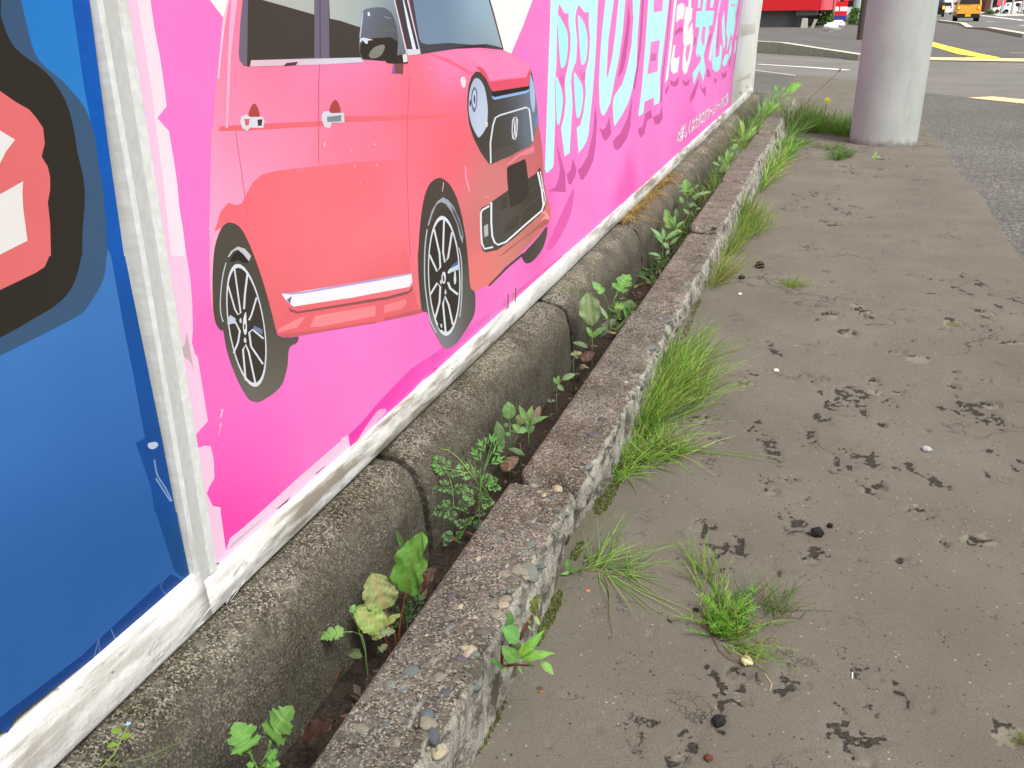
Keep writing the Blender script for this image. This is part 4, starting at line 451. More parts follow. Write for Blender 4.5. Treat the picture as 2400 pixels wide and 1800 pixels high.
('pink','printed_character4',2,'p',(255,253,254),[(4075.5,884.1),(4080.6,843),(4039,709),(3996.6,604.6),(3955.7,524.5),(3974.8,524.8),(4029.8,535.1),(4080.8,646.9),(4104.2,722.8),(4151.8,843.6),(4156.5,885.6)]),
('pink','printed_character4',3,'p',(255,253,254),[(4171,819.5),(4231,828.9),(4306.2,832.4),(4375.8,828),(4385.8,804.2),(4355.9,766),(4265.8,768.4),(4164.5,753.9),(4164,783)]),
('pink','printed_character4',3,'p',(255,253,254),[(4125.2,663.9),(4154.9,667.6),(4188.5,661.8),(4175.5,640.3),(4163.6,615.6),(4219.9,606.7),(4315.7,613.8),(4301.8,563.8),(4285.6,548.3),(4168.2,545.5),(4100.3,562.1),(4076.6,600.8)]),
('pink','printed_character5',4,'p',(255,253,254),[(4476.9,891.3),(4499.9,812.3),(4436.1,821.9),(4407.2,807.4),(4391.4,762.5),(4389,684.7),(4409,664.4),(4436.9,653.6),(4406.8,584.9),(4425.6,550.4),(4504.1,522),(4575.3,528.2),(4657,572.9),(4712.1,623.5),(4727.2,675.7),(4651.6,753.2),(4532.4,711.1),(4543.8,741),(4621.2,763.7),(4636,814.1),(4586.9,810.7),(4574,893.1)]),
('pink','printed_character5',5,'p',(255,150,224),[(4510.8,647.8),(4618.1,658),(4630.8,629.9),(4577.2,580.2),(4528.2,579.1),(4491.5,608)]),
('pink','printed_character6',2,'p',(186,255,255),[(4805,873.9),(4810.6,813.7),(4844.8,811.7),(4903.4,812.8),(4913.7,875.3)]),
('pink','printed_character6',2,'p',(186,255,255),[(5299.1,880.5),(5296.6,817.8),(5348.4,814.9),(5418.8,816.9),(5472,882.8)]),
('pink','printed_character6',3,'p',(186,255,255),[(5017.7,876.7),(4970.3,799.9),(4776.4,799.1),(4772.4,724.3),(4926.1,724.6),(4876.9,646.4),(4845.3,608.4),(4919,578.9),(4944,597.8),(5064.5,570.2),(5028.2,553.6),(4900.1,530.9),(4782.8,515.4),(4838.5,456.8),(5029.8,515.2),(5104.4,487.8),(5220.9,445),(5269.2,493.9),(5272.6,515.6),(5197.1,547.8),(5158.3,584.5),(5231.8,623.6),(5323.4,686.6),(5291.4,724.5),(5452.6,726.9),(5491.5,800.4),(5096.3,799.7),(5145.1,878.4)]),
('pink','printed_character6',4,'p',(255,150,224),[(5036.9,723.9),(5165.7,724.1),(5155.2,623.9),(5051.6,645.4),(5002.2,671.4)]),
('pink','printed_character7',2,'p',(222,236,252),[(5724.1,886.1),(5698.1,856.5),(5635.2,780.7),(5569.9,710.6),(5450,628.4),(5369.1,556.5),(5498.5,529.7),(5545.2,576),(5631.7,647.6),(5682,778),(5778.8,857.2),(5793.5,887.1)]),
('pink','printed_character7',3,'p',(186,255,255),[(5683.1,775.6),(5683.2,671.3),(5694.9,547),(5881.4,546.7),(5908.5,613.9),(6035.7,591.2),(6024.7,516.4),(5981.6,469.9),(5866.8,460.2),(5747.2,464.4),(5596.6,490.8),(5545.9,538.6),(5594.2,636.2)]),
('pink','printed_character7',4,'p',(186,255,255),[(5982.4,807.6),(6116.6,674.7),(6193.6,605),(6097.1,575.6),(5980.6,651.3),(5891.7,743.8)]),
('pink','printed_character8',5,'p',(186,255,255),[(6178.3,892.2),(6189,860.7),(6182.6,727.3),(6167.3,676.4),(6292.1,635.2),(6286.2,588.2),(6285.8,551.9),(6389.1,598.8),(6478.9,667.2),(6599.4,627.1),(6676.4,663.1),(6724.7,735.2),(6668.9,764.6),(6802.8,865.8),(6868.9,901.4)]),
('pink','printed_character8',2,'p',(186,255,255),[(6214.8,540.8),(6408.5,538.5),(6428.7,511.9),(6345.9,473),(6186.2,469.9),(6093.3,491.3)]),
('pink','printed_character8',6,'p',(186,255,255),[(6517.3,617.8),(6573,622),(6602,548.3),(6499.4,491.4),(6439.9,531.5)]),
('pink','printed_character8',6,'p',(250,150,215),[(6350.4,836.2),(6607.2,837.4),(6615.5,827.5),(6352.3,826.7)]),
('pink','printed_character9',2,'p',(226,226,250),[(7003.5,903.2),(6968.5,867.2),(6948.3,777.8),(6840.1,638.7),(6906.3,637.1),(7014.7,741.3),(7053.4,867.9),(7089,904.3)]),
('pink','printed_character9',2,'p',(226,232,250),[(6798,612.9),(6894.2,613.2),(6914,551.8),(6844.4,519.4),(6778.8,522)]),
('pink','pale_tape',3,'p',(252,206,234),[(821.6,877.3),(859.6,879.9),(777.6,815.2),(777,732.9),(772,660.8),(766.9,565.2),(769.3,564.6),(764.9,493.5),(764.5,402.1),(769.5,251.5),(769.5,251.5),(776.2,186.6),(778.2,174.2),(799.3,160.8),(943.7,153.7),(1097.1,152.8),(1098.2,159),(1128.6,159.7),(1126,190.1),(1104.2,194.3),(1103.6,191.1),(975.6,191),(881.4,188.6),(881.4,188.6),(845.6,188),(812.1,189.4),(801.4,177.8),(801.6,193.5),(801.8,209),(802.3,233.1),(802.3,233.1),(803.6,238.7),(790.1,248.4),(782.6,269.5),(790.2,276),(800.5,281.2),(804.2,304.6),(802.5,324.1),(790.3,329.8),(775,333),(771.1,346.9),(804.5,355.7),(804,389.8),(803.8,421),(803.5,438.3),(800,441.4),(797.5,457.3),(802.5,470.5),(808.3,501.6),(811.2,526),(810.9,554.4),(810.2,554.6),(811.4,585.2),(810.8,610.7),(813.2,631.9),(813.5,654.7),(813,674.1),(812.6,688.4),(797.8,703.2),(814.8,713.1),(815.9,733),(815.9,763.2),(814,789.7),(814.5,815.5)]),
('pink','pale_tape',4,'p',(253,230,243),[(795.1,815.4),(814.4,815.5),(813.9,789.7),(815.8,763.2),(815.8,733),(814.8,713.2),(797.7,703.2),(812.6,688.4),(812.9,674.1),(813.4,654.7),(813.2,631.9),(810.8,610.7),(811.4,585.2),(810.1,554.6),(786,560.5),(792.6,651.4),(793.4,695.2),(795.5,728.5)]),
('pink','tape_dirt',4,'s',(205,182,186),[(791.3,470.5),(792.9,447.7),(793.3,424.9),(790.1,435.6),(778.2,449.2),(771.9,457),(784.3,458.1)]),
('pink','tape_dirt',4,'p',(214,192,200),[(801.3,177.8),(820,180.2),(882.8,178.4),(878.7,176),(812.3,175.6)]),
('pink','tape_dirt',4,'p',(110,100,98),[(915.9,173.9),(939.4,173.2),(953.7,174),(942.8,170.1),(919.4,171.9)]),
('pink','tape_dirt',4,'p',(120,108,106),[(1019.9,174.6),(1051.7,174.1),(1046.8,172.6),(1024,172.5)]),
('pink','scratch',2,'q',(255,200,232),[(834.1,359),(828.1,349.8),(835.6,358.1),(829.6,348.9)]),
('pink','scratch',2,'q',(255,200,232),[(828,343.3),(823.1,340.8),(829.3,342.2),(824.4,339.7)]),
('pink','scratch',3,'q',(255,196,230),[(832.9,359.8),(826.1,350.4),(834.1,359.1),(827.3,349.7)]),
('pink','scratch',3,'q',(255,196,230),[(827.5,342.6),(819.6,330.7),(828.7,341.9),(820.7,330)]),
('pink','scratch',4,'q',(255,196,205),[(1204.5,614.7),(1209.8,618.4),(1202.7,615.4),(1208.1,619.1)]),
('pink','scratch',4,'q',(255,196,205),[(1275.6,616.4),(1285.6,612.8),(1276.8,617.2),(1286.8,613.6)]),
('pink','scratch',5,'q',(255,196,205),[(1211,593.8),(1211.8,590.3),(1213,593.7),(1213.9,590.2)]),
('pink','scratch',5,'q',(255,196,205),[(1284.5,585.4),(1282.7,580.9),(1286.7,584.9),(1285,580.5)]),
('pink','scratch',4,'q',(255,196,205),[(1262.4,640.8),(1266.6,641.5),(1261.4,641.8),(1265.6,642.5)]),
('pink','scratch',4,'q',(255,196,205),[(1486.7,696.8),(1490.1,697.6),(1485,697.8),(1488.4,698.6)]),
('pink','scratch',4,'q',(255,196,205),[(1505.3,713.7),(1510.8,715.5),(1503.3,714.6),(1508.8,716.3)]),
('pink','scratch',5,'q',(255,196,205),[(1225.2,565.1),(1229.3,565.5),(1224.2,566.1),(1228.3,566.6)]),
('pink','scratch',8,'q',(255,196,205),[(1546.3,507.6),(1548.3,512.9),(1543.1,508.2),(1545.1,513.5)]),
('pink','scratch',4,'q',(255,196,205),[(1766,445),(1776.5,443.9),(1765.2,446.5),(1775.6,445.4)]),
('pink','scratch',9,'q',(255,196,205),[(1544.1,508.5),(1537.5,497.7),(1547.2,507.8),(1540.6,496.9)]),
('pink','scratch',3,'q',(170,60,80),[(1463.8,171.3),(1482.4,169.1),(1461.9,173.6),(1480.4,171.3)]),
('panel','sheet',3,'p',[((7481.7,812.8),(238,240,242)),((7418.9,515.4),(236,240,240)),((7861.3,239),(226,228,218)),((7384.4,179.2),(214,212,198))],[(7251.8,1312.4),(7122.1,868.5),(6874.5,365.9),(6890.4,227.3),(6858.9,155.9),(6976.3,119.9),(8521.5,94.3),(8606.3,73.1),(8572.1,180),(9035,884.6),(9226.8,1446)]),
('panel','tape_patch',4,'p',(226,224,214),[(7117.9,701.8),(8397.4,698),(8454.6,648),(7106.3,657.2)]),
('panel','tape_patch',5,'p',(214,212,204),[(7105.6,657.2),(8436.8,662.9),(8488.2,617.9),(7084,623.6)]),
('panel','tape_patch',4,'p',(208,206,190),[(6954.2,324.5),(8398.8,303),(8419.7,263.9),(6932.7,315.4)]),
('panel','dirt_patch',4,'p',(132,122,106),[(7342.8,156.6),(7698.9,153.5),(8050.2,165.4),(8255.6,153.7),(8352.2,108.1),(7730.5,119.4),(7378.6,138.5)]),
('panel','dirt_patch',5,'p',(128,118,104),[(6937.9,166.5),(7274.8,166.2),(7348.8,126),(7004.8,128.1)]),
('panel','dirt_patch',4,'p',(158,148,132),[(8002.7,213.7),(8187.2,221),(8227.3,205.8),(8036.7,203.1)]),
('panel','dirt_patch',4,'p',(170,162,146),[(7390.6,216.6),(7644.5,212.4),(7710.6,187.9),(7445,201)])]
TEXTQ = [(4.3747,0.2141),(6.7513,0.2029),(6.7169,0.2828),(4.4021,0.2929)]
PLANTS = [
('mugwort','mugwort seedling with two big lobed leaves at the very bottom of the gutter','weed',(-0.49,0.5952,0.0719),[('mug',(-4.3,1.6,7.1),(-27.1,9.6,43.2),0.78,(96,158,44)),('mug',(10.2,9.6,14.1),(28.9,35.4,58.7),0.72,(100,152,50)),('mug',(7.8,3.6,2.2),(19.5,13.7,16.2),0.62,(92,160,50)),('mug',(0,0,0),(-10.2,-2.5,2.3),0.7,(96,158,44)),('mug',(5.5,1.5,-0.8),(23.5,8.9,2),0.6,(96,158,44))],[(1.3,(96,140,60),[(1.9,-0.7,-3),(-1,0.6,2.3),(-4.3,1.6,7.1)]),(1.3,(96,140,60),[(3.4,-0.2,-3),(6.2,4.7,5.9),(10.2,9.6,14.1)]),(1.2,(96,140,60),[(3.4,-0.2,-3),(6.1,2.1,-0.1),(7.8,3.6,2.2)])]),
('mugwort','pale mugwort seedling beside the broad dock leaves in the gutter','weed',(-0.505,0.8637,0.0045),[('mug',(-20.2,5.7,28.9),(-61.7,-11.6,21.5),0.52,(122,176,76)),('mug',(-23.6,13.3,49.1),(-21.9,20.1,63.4),0.75,(116,170,80)),('mug',(6.4,18.5,24.5),(30.3,31.7,23),0.5,(120,138,84)),('mug',(-0.8,2.8,-6.2),(-27,-0.5,-6.3),0.42,(96,112,66)),('mug',(11.5,9,-1.5),(21.9,21.8,6.7),0.6,(98,116,70)),('mug',(-5.6,8.3,-2.7),(-32,8.9,-7.1),0.3,(80,92,56))],[(1.1,(96,120,70),[(2.4,-4.2,-11.5),(-2.4,4.2,11.5),(-7.9,8.2,25),(-20.2,5.7,28.9)]),(1,(96,120,70),[(-1.6,1.6,4.8),(-15.5,11.5,38.4),(-23.6,13.3,49.1)])]),
('dock','broad leaved dock with one upright red veined leaf and two blotched leaves','weed',(-0.485,0.9279,0.0051),[('dock',(3.1,21.2,46.3),(14.5,59.1,124.4),0.62,(86,146,28)),('dock',(-25.1,9.4,21.6),(-51.9,27.4,64),0.92,(140,152,84)),('dock',(-22.6,-7.2,1.2),(-63.7,-9.6,27.6),0.82,(142,170,70)),('dock',(-23.1,-8.4,2.7),(-33.4,-19.9,-11.7),1,(150,156,84)),('dock',(-22,-5.6,4.2),(0.2,8.5,19.4),0.36,(140,160,74))],[(2,(118,62,40),[(-0.4,-2.3,-5),(-0.4,8.5,19.9),(3.1,21.2,46.3)]),(1.8,(104,58,40),[(-9.7,-16.3,-29.8),(-18,-11.2,-11.8),(-23.1,-7.3,1.2)]),(1.5,(120,80,50),[(-5,-5.6,-8.9),(-15.7,-0.5,11.1),(-22.1,3.9,26.1)])]),
('yarrow','feathery yarrow shoots around the red veined dock leaf','weed',(-0.5,0.9802,-0.0216),[('carrot',(0.1,-0.4,-1),(14.8,17.2,28),0.6,(84,132,70)),('carrot',(-8.1,-0.5,5.3),(-31.9,-3.9,16),0.6,(80,124,70)),('carrot',(-4.7,-3.9,-5.2),(3.7,7.2,13.5),0.5,(84,130,70)),('yar',(-11.9,34.7,88.9),(-29.5,43.8,123.5),0.3,(84,158,36)),('yar',(6.6,40,86.6),(2.8,44.6,100.2),0.3,(80,140,50)),('carrot',(-11.6,-8.4,-10.3),(-21.6,-6.8,1.3),0.5,(90,140,60))],[(0.8,(96,140,60),[(0.6,-2.1,-5.2),(-3.6,19.3,47),(-11.9,34.7,88.9)]),(0.8,(96,140,60),[(0.6,-2.1,-5.2),(0.1,-0.4,-1)])]),
('wild_carrot','wild carrot plant with finely cut leaves beside the kerb joint','weed',(-0.495,1.2717,0.0141),[('carrot',(2.3,24.4,54.3),(9.4,46.7,99.9),0.75,(96,166,60)),('carrot',(-55.3,2.4,48.7),(-77.1,5.1,71.8),0.75,(88,150,56)),('carrot',(-56.7,2.5,50),(-78.5,-1.6,57.6),0.6,(104,158,76)),('carrot',(-54.8,3.1,50),(-39.9,7,47.3),0.6,(88,150,56)),('carrot',(-46.9,-4.4,26.4),(-75.6,-13.3,28.6),0.55,(98,152,72)),('carrot',(-45.8,-5.7,22.7),(-26.6,2.4,26.2),0.6,(88,150,56)),('carrot',(-45.2,-5.5,22.7),(-49,-8.9,17.8),0.8,(88,150,56)),('carrot',(-42.3,-16.9,-5.7),(-70.3,-29.5,-12.8),0.6,(96,150,74)),('carrot',(-44.9,-17.7,-5.7),(-42.2,-24.1,-22.4),0.7,(96,150,74)),('carrot',(-46.3,-17.7,-4.5),(-57.5,-17.7,4.3),0.7,(88,150,56)),('carrot',(-36,-14.8,-5.8),(-16.3,-6,-1.1),0.55,(88,132,70)),('carrot',(-10.2,14.9,42.1),(-37.4,12.4,57.8),0.6,(98,164,60)),('carrot',(-4.1,18,44.5),(-13.8,17.4,50.8),0.6,(88,150,56)),('carrot',(-8.8,1.3,10),(-26.3,-0.8,18.8),0.75,(96,162,60)),('carrot',(-5.7,0.2,5),(-15.5,-4.1,2.6),0.7,(100,168,60)),('carrot',(-0.6,1.9,4.9),(20.7,7.7,1.6),0.7,(92,158,52)),('carrot',(-3.6,2.6,8.7),(3.3,7.5,14.8),0.7,(88,150,56)),('carrot',(-16.1,-20.4,-34.4),(-33.2,-24,-29.3),0.65,(90,146,66)),('carrot',(-17.5,-20.4,-33.1),(-8.6,-13.1,-23.4),0.6,(88,150,56)),('carrot',(-31.4,-34.2,-54),(-50.1,-39.4,-51.3),0.7,(88,140,66)),('carrot',(-31.4,-34.2,-54),(-22.3,-27.6,-46.1),0.7,(88,150,56)),('carrot',(-1.4,13.5,32.1),(13.9,22.9,41.8),0.75,(96,166,58)),('carrot',(7.8,15.5,29.5),(28.7,20.4,24.4),0.6,(96,166,58)),('carrot',(10,17.3,32),(23.2,24.4,38),0.7,(88,150,56)),('carrot',(-6,-7.9,-13.5),(9.6,-3.8,-16.1),0.6,(84,128,64)),('carrot',(-5.6,-18,-37),(6.1,-10.8,-29.7),0.7,(84,126,64)),('carrot',(-40.4,-41.5,-63.8),(-49.5,-43.5,-61.2),0.6,(80,120,60))],[(0.9,(116,176,70),[(0.2,-0.5,-1.2),(-0.7,15.9,37),(6.1,30,64.1),(11.2,40.8,85.1)]),(0.8,(110,166,80),[(-14.7,-11.4,-14.7),(-41.2,-16,-4.5),(-45,-6,21.5),(-56.1,2.7,50)]),(0.8,(110,160,80),[(-28.3,-12.7,-7.1),(-42.3,-16.9,-5.7)]),(0.8,(96,140,60),[(-21.3,-35.1,-64),(-31.4,-34.2,-54)]),(0.8,(96,140,60),[(-27,-34.8,-59),(-16.1,-20.4,-34.4),(-1.8,-7.6,-16)]),(0.9,(140,180,60),[(-6.7,12.8,34.6),(-28.8,16.2,59.6),(-43.2,17.7,74.5),(-61.2,17.1,87),(-73.5,13.8,89)]),(0.7,(130,176,70),[(-3,9.7,24.7),(-15.5,18.5,54.5),(-28,22.8,74.4)]),(0.7,(96,140,60),[(-3,9.7,24.7),(-12.3,17.4,49.5),(-13,24.1,65.6)]),(0.7,(96,140,60),[(-1.7,10.2,24.7),(-2.9,18.4,44.5),(-4.5,23.7,58.1)]),(0.8,(96,140,60),[(14,9,9.7),(-0.2,9.6,22.2),(-20.3,6.9,31.7)]),(0.8,(96,140,60),[(15.3,9.4,9.7),(3,12.8,27.1),(-3.2,15,37.1)]),(0.8,(96,140,60),[(16.7,9.4,8.5),(10,13,22.1),(-1.4,13.5,32.1)]),(0.8,(130,176,80),[(-25,13.1,49.6),(-48.4,7.4,54.8),(-71.7,1.2,58.8)])]),
('willow_weed','leafy young weed with oval and narrow leaves between gutter wall and kerb','weed',(-0.49,1.4884,0.0244),[('obl',(-27,11.4,47.2),(-31.8,24,79.8),0.75,(96,140,62)),('obl',(-37.2,-11.3,3.2),(-48.5,3,44.7),0.5,(86,120,60)),('obl',(-32.4,3.6,33.5),(-29.1,8.3,41.7),0.9,(90,140,66)),('lan',(10.6,20.4,38.5),(-11.7,27.9,73.3),0.34,(100,150,70)),('lan',(10.8,21.7,41.3),(13.3,35.9,72.2),0.42,(116,160,70)),('lan',(13,20.6,37.1),(45.1,38.3,52.8),0.34,(98,148,72)),('lan',(11.4,15.8,27.5),(-20.8,4.5,26.4),0.42,(104,152,74)),('obl',(-7.5,14.3,38.7),(-1.4,24.8,58),0.9,(120,130,70)),('lan',(10.5,-3.7,-16.7),(-23.7,-9.5,-3.3),0.34,(84,116,60)),('lan',(13.2,14,21.9),(5.6,20.5,42.7),0.3,(92,140,66)),('obl',(-19.4,1.9,19.5),(-31,-0.8,22.4),0.7,(84,126,66)),('obl',(16.3,28.3,32.5),(24.1,53.8,65.4),0.4,(130,110,90)),('obl',(-3,9.8,24.9),(-18.9,10.5,38.8),0.7,(96,146,60)),('lan',(14.9,14.6,21.9),(20.5,24.9,41.2),0.4,(90,136,60)),('obl',(-33.7,-12.5,-2.4),(-32.3,-4.8,14.1),0.5,(80,130,80))],[(1.3,(96,140,60),[(15.6,4,-2.9),(10.8,21.7,41.3)]),(1,(100,70,60),[(-20.8,-23.8,-38.4),(-30.8,-11.5,-2.4),(-38.5,-6.9,14.2)]),(1,(96,140,60),[(-16.7,-6.8,-2.6),(-25.6,11.9,47.2)]),(1,(96,140,60),[(-16.5,-17.5,-27.4),(-10.2,2.6,13.9),(-3.7,12,30.4)])]),
('seedling','tiny seedling with rounded leaves alone at the shaded kerb foot','weed',(-0.49,1.7441,0.0348),[('obl',(8.8,13.8,24.8),(34.3,27,35.4),0.46,(112,150,88)),('obl',(0.3,6.9,15.5),(-10.3,9.4,29.6),0.5,(104,146,80)),('obl',(0.5,6.3,14),(14.7,6,2.3),0.6,(112,150,88)),('obl',(1,7.1,15.5),(0.2,14.3,32.6),0.4,(120,166,60)),('obl',(0.5,4.2,9.3),(-8.6,-2.9,0.1),0.5,(70,84,50)),('obl',(-9.8,-7.9,-23.7),(-20,-3.1,-17.8),0.6,(90,110,80)),('obl',(-8.4,-6.8,-22.1),(-3.8,1.6,-19.5),0.6,(90,110,80))],[(0.9,(96,140,60),[(0.4,-1.2,-3.1),(0.5,6.3,14),(8.8,13.8,24.8)])]),
('clover','three leafed clover in the dark gutter below the plantain','weed',(-0.51,1.9645,0.03),[('obl',(4.5,5.6,9.4),(-9.1,1.1,9.5),0.8,(132,140,92)),('obl',(4.4,5.9,10.2),(16.9,11.3,12.7),0.85,(136,146,96)),('obl',(4.8,5.7,9.4),(7,2.4,-0.1),1.2,(128,138,90)),('obl',(4.9,6.3,10.6),(-0.8,7.6,18),0.9,(132,142,94)),('obl',(24.5,3.4,-24.4),(12.3,5.8,-22.6),0.7,(90,88,70))],[(0.7,(120,120,80),[(-3.2,-8.5,-17.1),(-1.3,-1.9,-3.4),(4.5,5.6,9.4)])]),
('plantain','plantain with one wide ribbed leaf and mugwort tips growing from a block joint','weed',(-0.5,2.1118,0.0071),[('plan',(-5.5,21.1,52.8),(-26.3,48.4,131.7),0.66,(132,160,100)),('mug',(40.1,64,115.7),(70.4,99.2,173),0.72,(108,172,62)),('mug',(19.7,57.7,117.2),(-19.4,61.6,156.7),0.42,(112,174,70)),('mug',(30.8,53.9,99.8),(72.5,65.7,94.2),0.5,(100,152,20)),('mug',(49.8,52.3,81.4),(83.6,76.4,110.1),0.5,(76,120,50)),('plan',(-3,9.7,24.6),(26.2,30.2,48.9),0.42,(96,142,56)),('plan',(-3,9.7,24.6),(-19.5,15,49.7),0.4,(102,156,50)),('plan',(-9.3,-3.1,0.1),(-49.8,-11,13.6),0.32,(100,128,84)),('plan',(10.5,21.3,21),(46.6,60.8,63.9),0.42,(98,112,84)),('lan',(31.7,37.1,65.8),(-8.7,40.6,110.5),0.2,(130,160,110))],[(1.2,(76,116,40),[(36.7,26.6,32.4),(31.2,49.3,88.8),(19.7,57.7,117.2)]),(1.2,(84,124,50),[(37.7,51.5,88.8),(40.1,64,115.7)]),(1.3,(100,140,60),[(0,0,0),(-2.6,9.8,24.6)]),(1,(90,120,60),[(-4.6,1.6,7.3),(-6.4,20.8,52.8)]),(0.9,(84,124,50),[(37.7,31.6,43.3),(60.8,56.8,83.1)]),(0.8,(96,140,56),[(-39.8,38.9,120.5),(-44.3,53.3,157),(-53.2,65.4,191.6)]),(0.8,(100,140,60),[(-46.7,34.3,115.1),(-54.6,46.7,149.8)]),(0.9,(96,146,56),[(-39.1,40,122.3),(-76.6,34.5,139.1),(-113.2,24.6,144.9)]),(0.8,(130,150,56),[(-20.8,50.8,133.1),(-22.4,72.5,184),(-23.4,88,220.4)]),(0.7,(110,100,60),[(-18.3,5.8,27.5),(-29.2,21.1,71.3),(-45.7,34.6,115.1)])]),
('fleabane','fleabane shoot with narrow pale leaves in the gutter past the third joint','weed',(-0.49,3.1173,-0.0196),[('lan',(-8.9,28.9,73.2),(-56.4,30,112.8),0.24,(120,170,92)),('lan',(-8.7,23.4,60.6),(-44.6,25.9,94.3),0.24,(112,162,88)),('lan',(-5.8,29.9,73.2),(-14.1,43.8,111.6),0.34,(116,166,88)),('lan',(-1.3,30.3,70.6),(41.4,60.2,106),0.26,(108,158,80)),('lan',(5,34.6,75.6),(44,56.5,95.4),0.3,(104,152,80)),('lan',(-4.6,25.9,63.1),(15.1,23.2,41.5),0.6,(120,164,96)),('lan',(16.6,29.7,55.3),(44.8,51.2,82.8),0.3,(92,134,70)),('lan',(-11.2,3.9,17.8),(-53.9,-5.8,28.8),0.3,(116,158,94)),('lan',(7.6,12.4,22.6),(16.5,22.5,38.9),0.6,(104,150,90)),('lan',(-6.7,3.2,12.7),(-31,-6,10.4),0.4,(96,140,76)),('obl',(-12.3,-6.3,-4.9),(-16.2,-3.2,5.2),0.6,(96,140,76))],[(1.2,(100,140,80),[(0.3,-1,-2.5),(-8.9,28.9,73.2)])]),
('dandelion','dandelion rosette with upright toothed leaves beside the cracked gutter wall','weed',(-0.5,3.3373,0.054),[('dock',(-5.3,-2.4,-1.3),(-28.7,19.9,68),0.42,(116,170,66)),('lan',(6.8,2.3,-0.1),(5.1,22.5,47.7),0.3,(100,150,60)),('lan',(14.3,2.5,-5.5),(40.7,24,23.5),0.3,(110,160,60)),('lan',(11.9,0.5,-8.1),(42.8,7.4,-16.4),0.4,(110,160,50)),('obl',(15.2,19,31.7),(8.3,31.7,66.3),0.5,(90,130,60)),('lan',(46.3,15.5,-0.5),(40.4,25.1,26.1),0.16,(100,150,60))],[(1,(96,140,60),[(1.9,-6.3,-15.9),(-5.3,-2.4,-1.3)])]),
('mugwort','bright mugwort tuft in the gutter where the straw hangs over','weed',(-0.49,3.7106,0.032),[('mug',(-11.6,21.5,58.5),(-25.1,49.4,133),0.6,(120,178,70)),('mug',(-10.3,22.6,59.9),(7.2,46.2,100.6),0.7,(112,170,66)),('mug',(-12,22.7,61.4),(-17.7,36,96.5),0.8,(140,180,10)),('mug',(1.5,22.1,49.6),(37.2,45.5,75.5),0.6,(96,142,60)),('mug',(-24.7,5.1,30.9),(-41.5,14.6,66.1),0.6,(98,150,70)),('lan',(6.3,0.9,-3),(-25,0.8,21.3),0.35,(110,154,84)),('lan',(27.8,16.9,17.2),(46.8,25.2,21.4),0.5,(104,150,80)),('lan',(22.4,2.4,-11.9),(9.1,8.1,11.6),0.35,(100,146,60)),('mug',(-12.2,7.3,26.4),(22,25.1,40.6),0.6,(90,130,66)),('mug',(9.6,43.9,93.3),(25.4,56.8,110.6),0.6,(90,130,66)),('lan',(29.8,21.4,25.9),(16.4,22,37.8),0.4,(100,140,80)),('lan',(18.4,36.7,69.8),(82.6,64.5,83.7),0.2,(120,150,90))],[(1.1,(96,140,60),[(4.4,-3.6,-11.7),(-7.3,12.8,35.1),(-12,22.7,61.4)]),(0.8,(96,150,60),[(23.1,0.1,-17.7),(26.2,11.3,5.6),(27.5,18.1,20.1)])]),
('sow_thistle','grey green thistle like weed in the gutter before the grassy stretch','weed',(-0.48,5.0374,0.0027),[('lan',(9,13.1,23),(-5.4,45.9,109.6),0.36,(112,164,64)),('obl',(-38.5,-16.3,-7.3),(28.5,20.4,24.7),0.5,(126,150,70)),('lan',(-34.6,-0.7,25.3),(-77,-7.4,43.1),0.4,(124,168,90)),('lan',(-30.8,8.1,42.6),(-44.6,17.7,75.4),0.5,(130,170,100)),('lan',(19.9,20.1,30.5),(51.6,37.4,45.6),0.3,(110,160,70)),('mug',(16.9,44.1,88.2),(47,73.5,132.1),0.7,(120,164,90)),('lan',(9.7,25,49.9),(27.8,51.1,95.8),0.3,(112,160,80)),('mug',(-1.9,6.1,15.4),(-22.8,17.5,57.9),0.5,(120,170,80)),('lan',(29.9,30.1,45.8),(22.2,40.9,76.6),0.4,(110,160,60))],[(1,(96,140,60),[(1.9,-6.1,-15.4),(-2.3,7.6,19.2)])]),
('dock','young dock with two upright leaves at the far end of the kerb','weed',(-0.45,9.7976,-0.0443),[('dock',(48.7,52.1,81.7),(181.4,133.9,166.1),0.42,(110,180,12)),('obl',(-29.2,29.1,89.6),(-75.7,40.6,152.3),0.55,(112,176,20)),('obl',(0.1,38.9,89.3),(31.9,67.3,129.7),0.5,(110,160,50)),('lan',(-18.2,6.4,28.8),(-78.6,-7.7,43.7),0.3,(112,156,80)),('mug',(-18.2,6.4,28.8),(-45.4,15.9,71.9),0.7,(110,160,60)),('lan',(9.5,21.8,42.8),(50,47.9,70.9),0.3,(110,170,40))],[(1.2,(96,140,60),[(9.1,-3.2,-14.4),(24.1,26.8,42.6),(48.7,52.1,81.7)]),(1,(96,140,60),[(0.9,-2.8,-7.2),(-29.2,29.1,89.6)])]),
('wild_lettuce','wild lettuce with long narrow leaves leaning along the far gutter','weed',(-0.46,7.6332,-0.0001),[('lan',(8.8,12.8,22.5),(111.6,93.8,128.5),0.26,(124,180,30)),('lan',(-34.4,8.1,45.5),(-58.5,34.4,124.6),0.3,(124,160,84)),('lan',(-10.6,13.6,39.6),(-11.4,57.5,141),0.4,(120,170,70)),('lan',(14.9,34.4,67.5),(53,76.7,134.7),0.3,(116,166,50)),('lan',(26.9,16.4,16.6),(95.3,63.8,72.3),0.25,(110,160,60)),('mug',(18.3,65,135.1),(-24.3,58.1,152.5),0.6,(116,164,80))],[(1,(96,140,60),[(1.4,-4.4,-11.3),(8.8,12.8,22.5)])]),
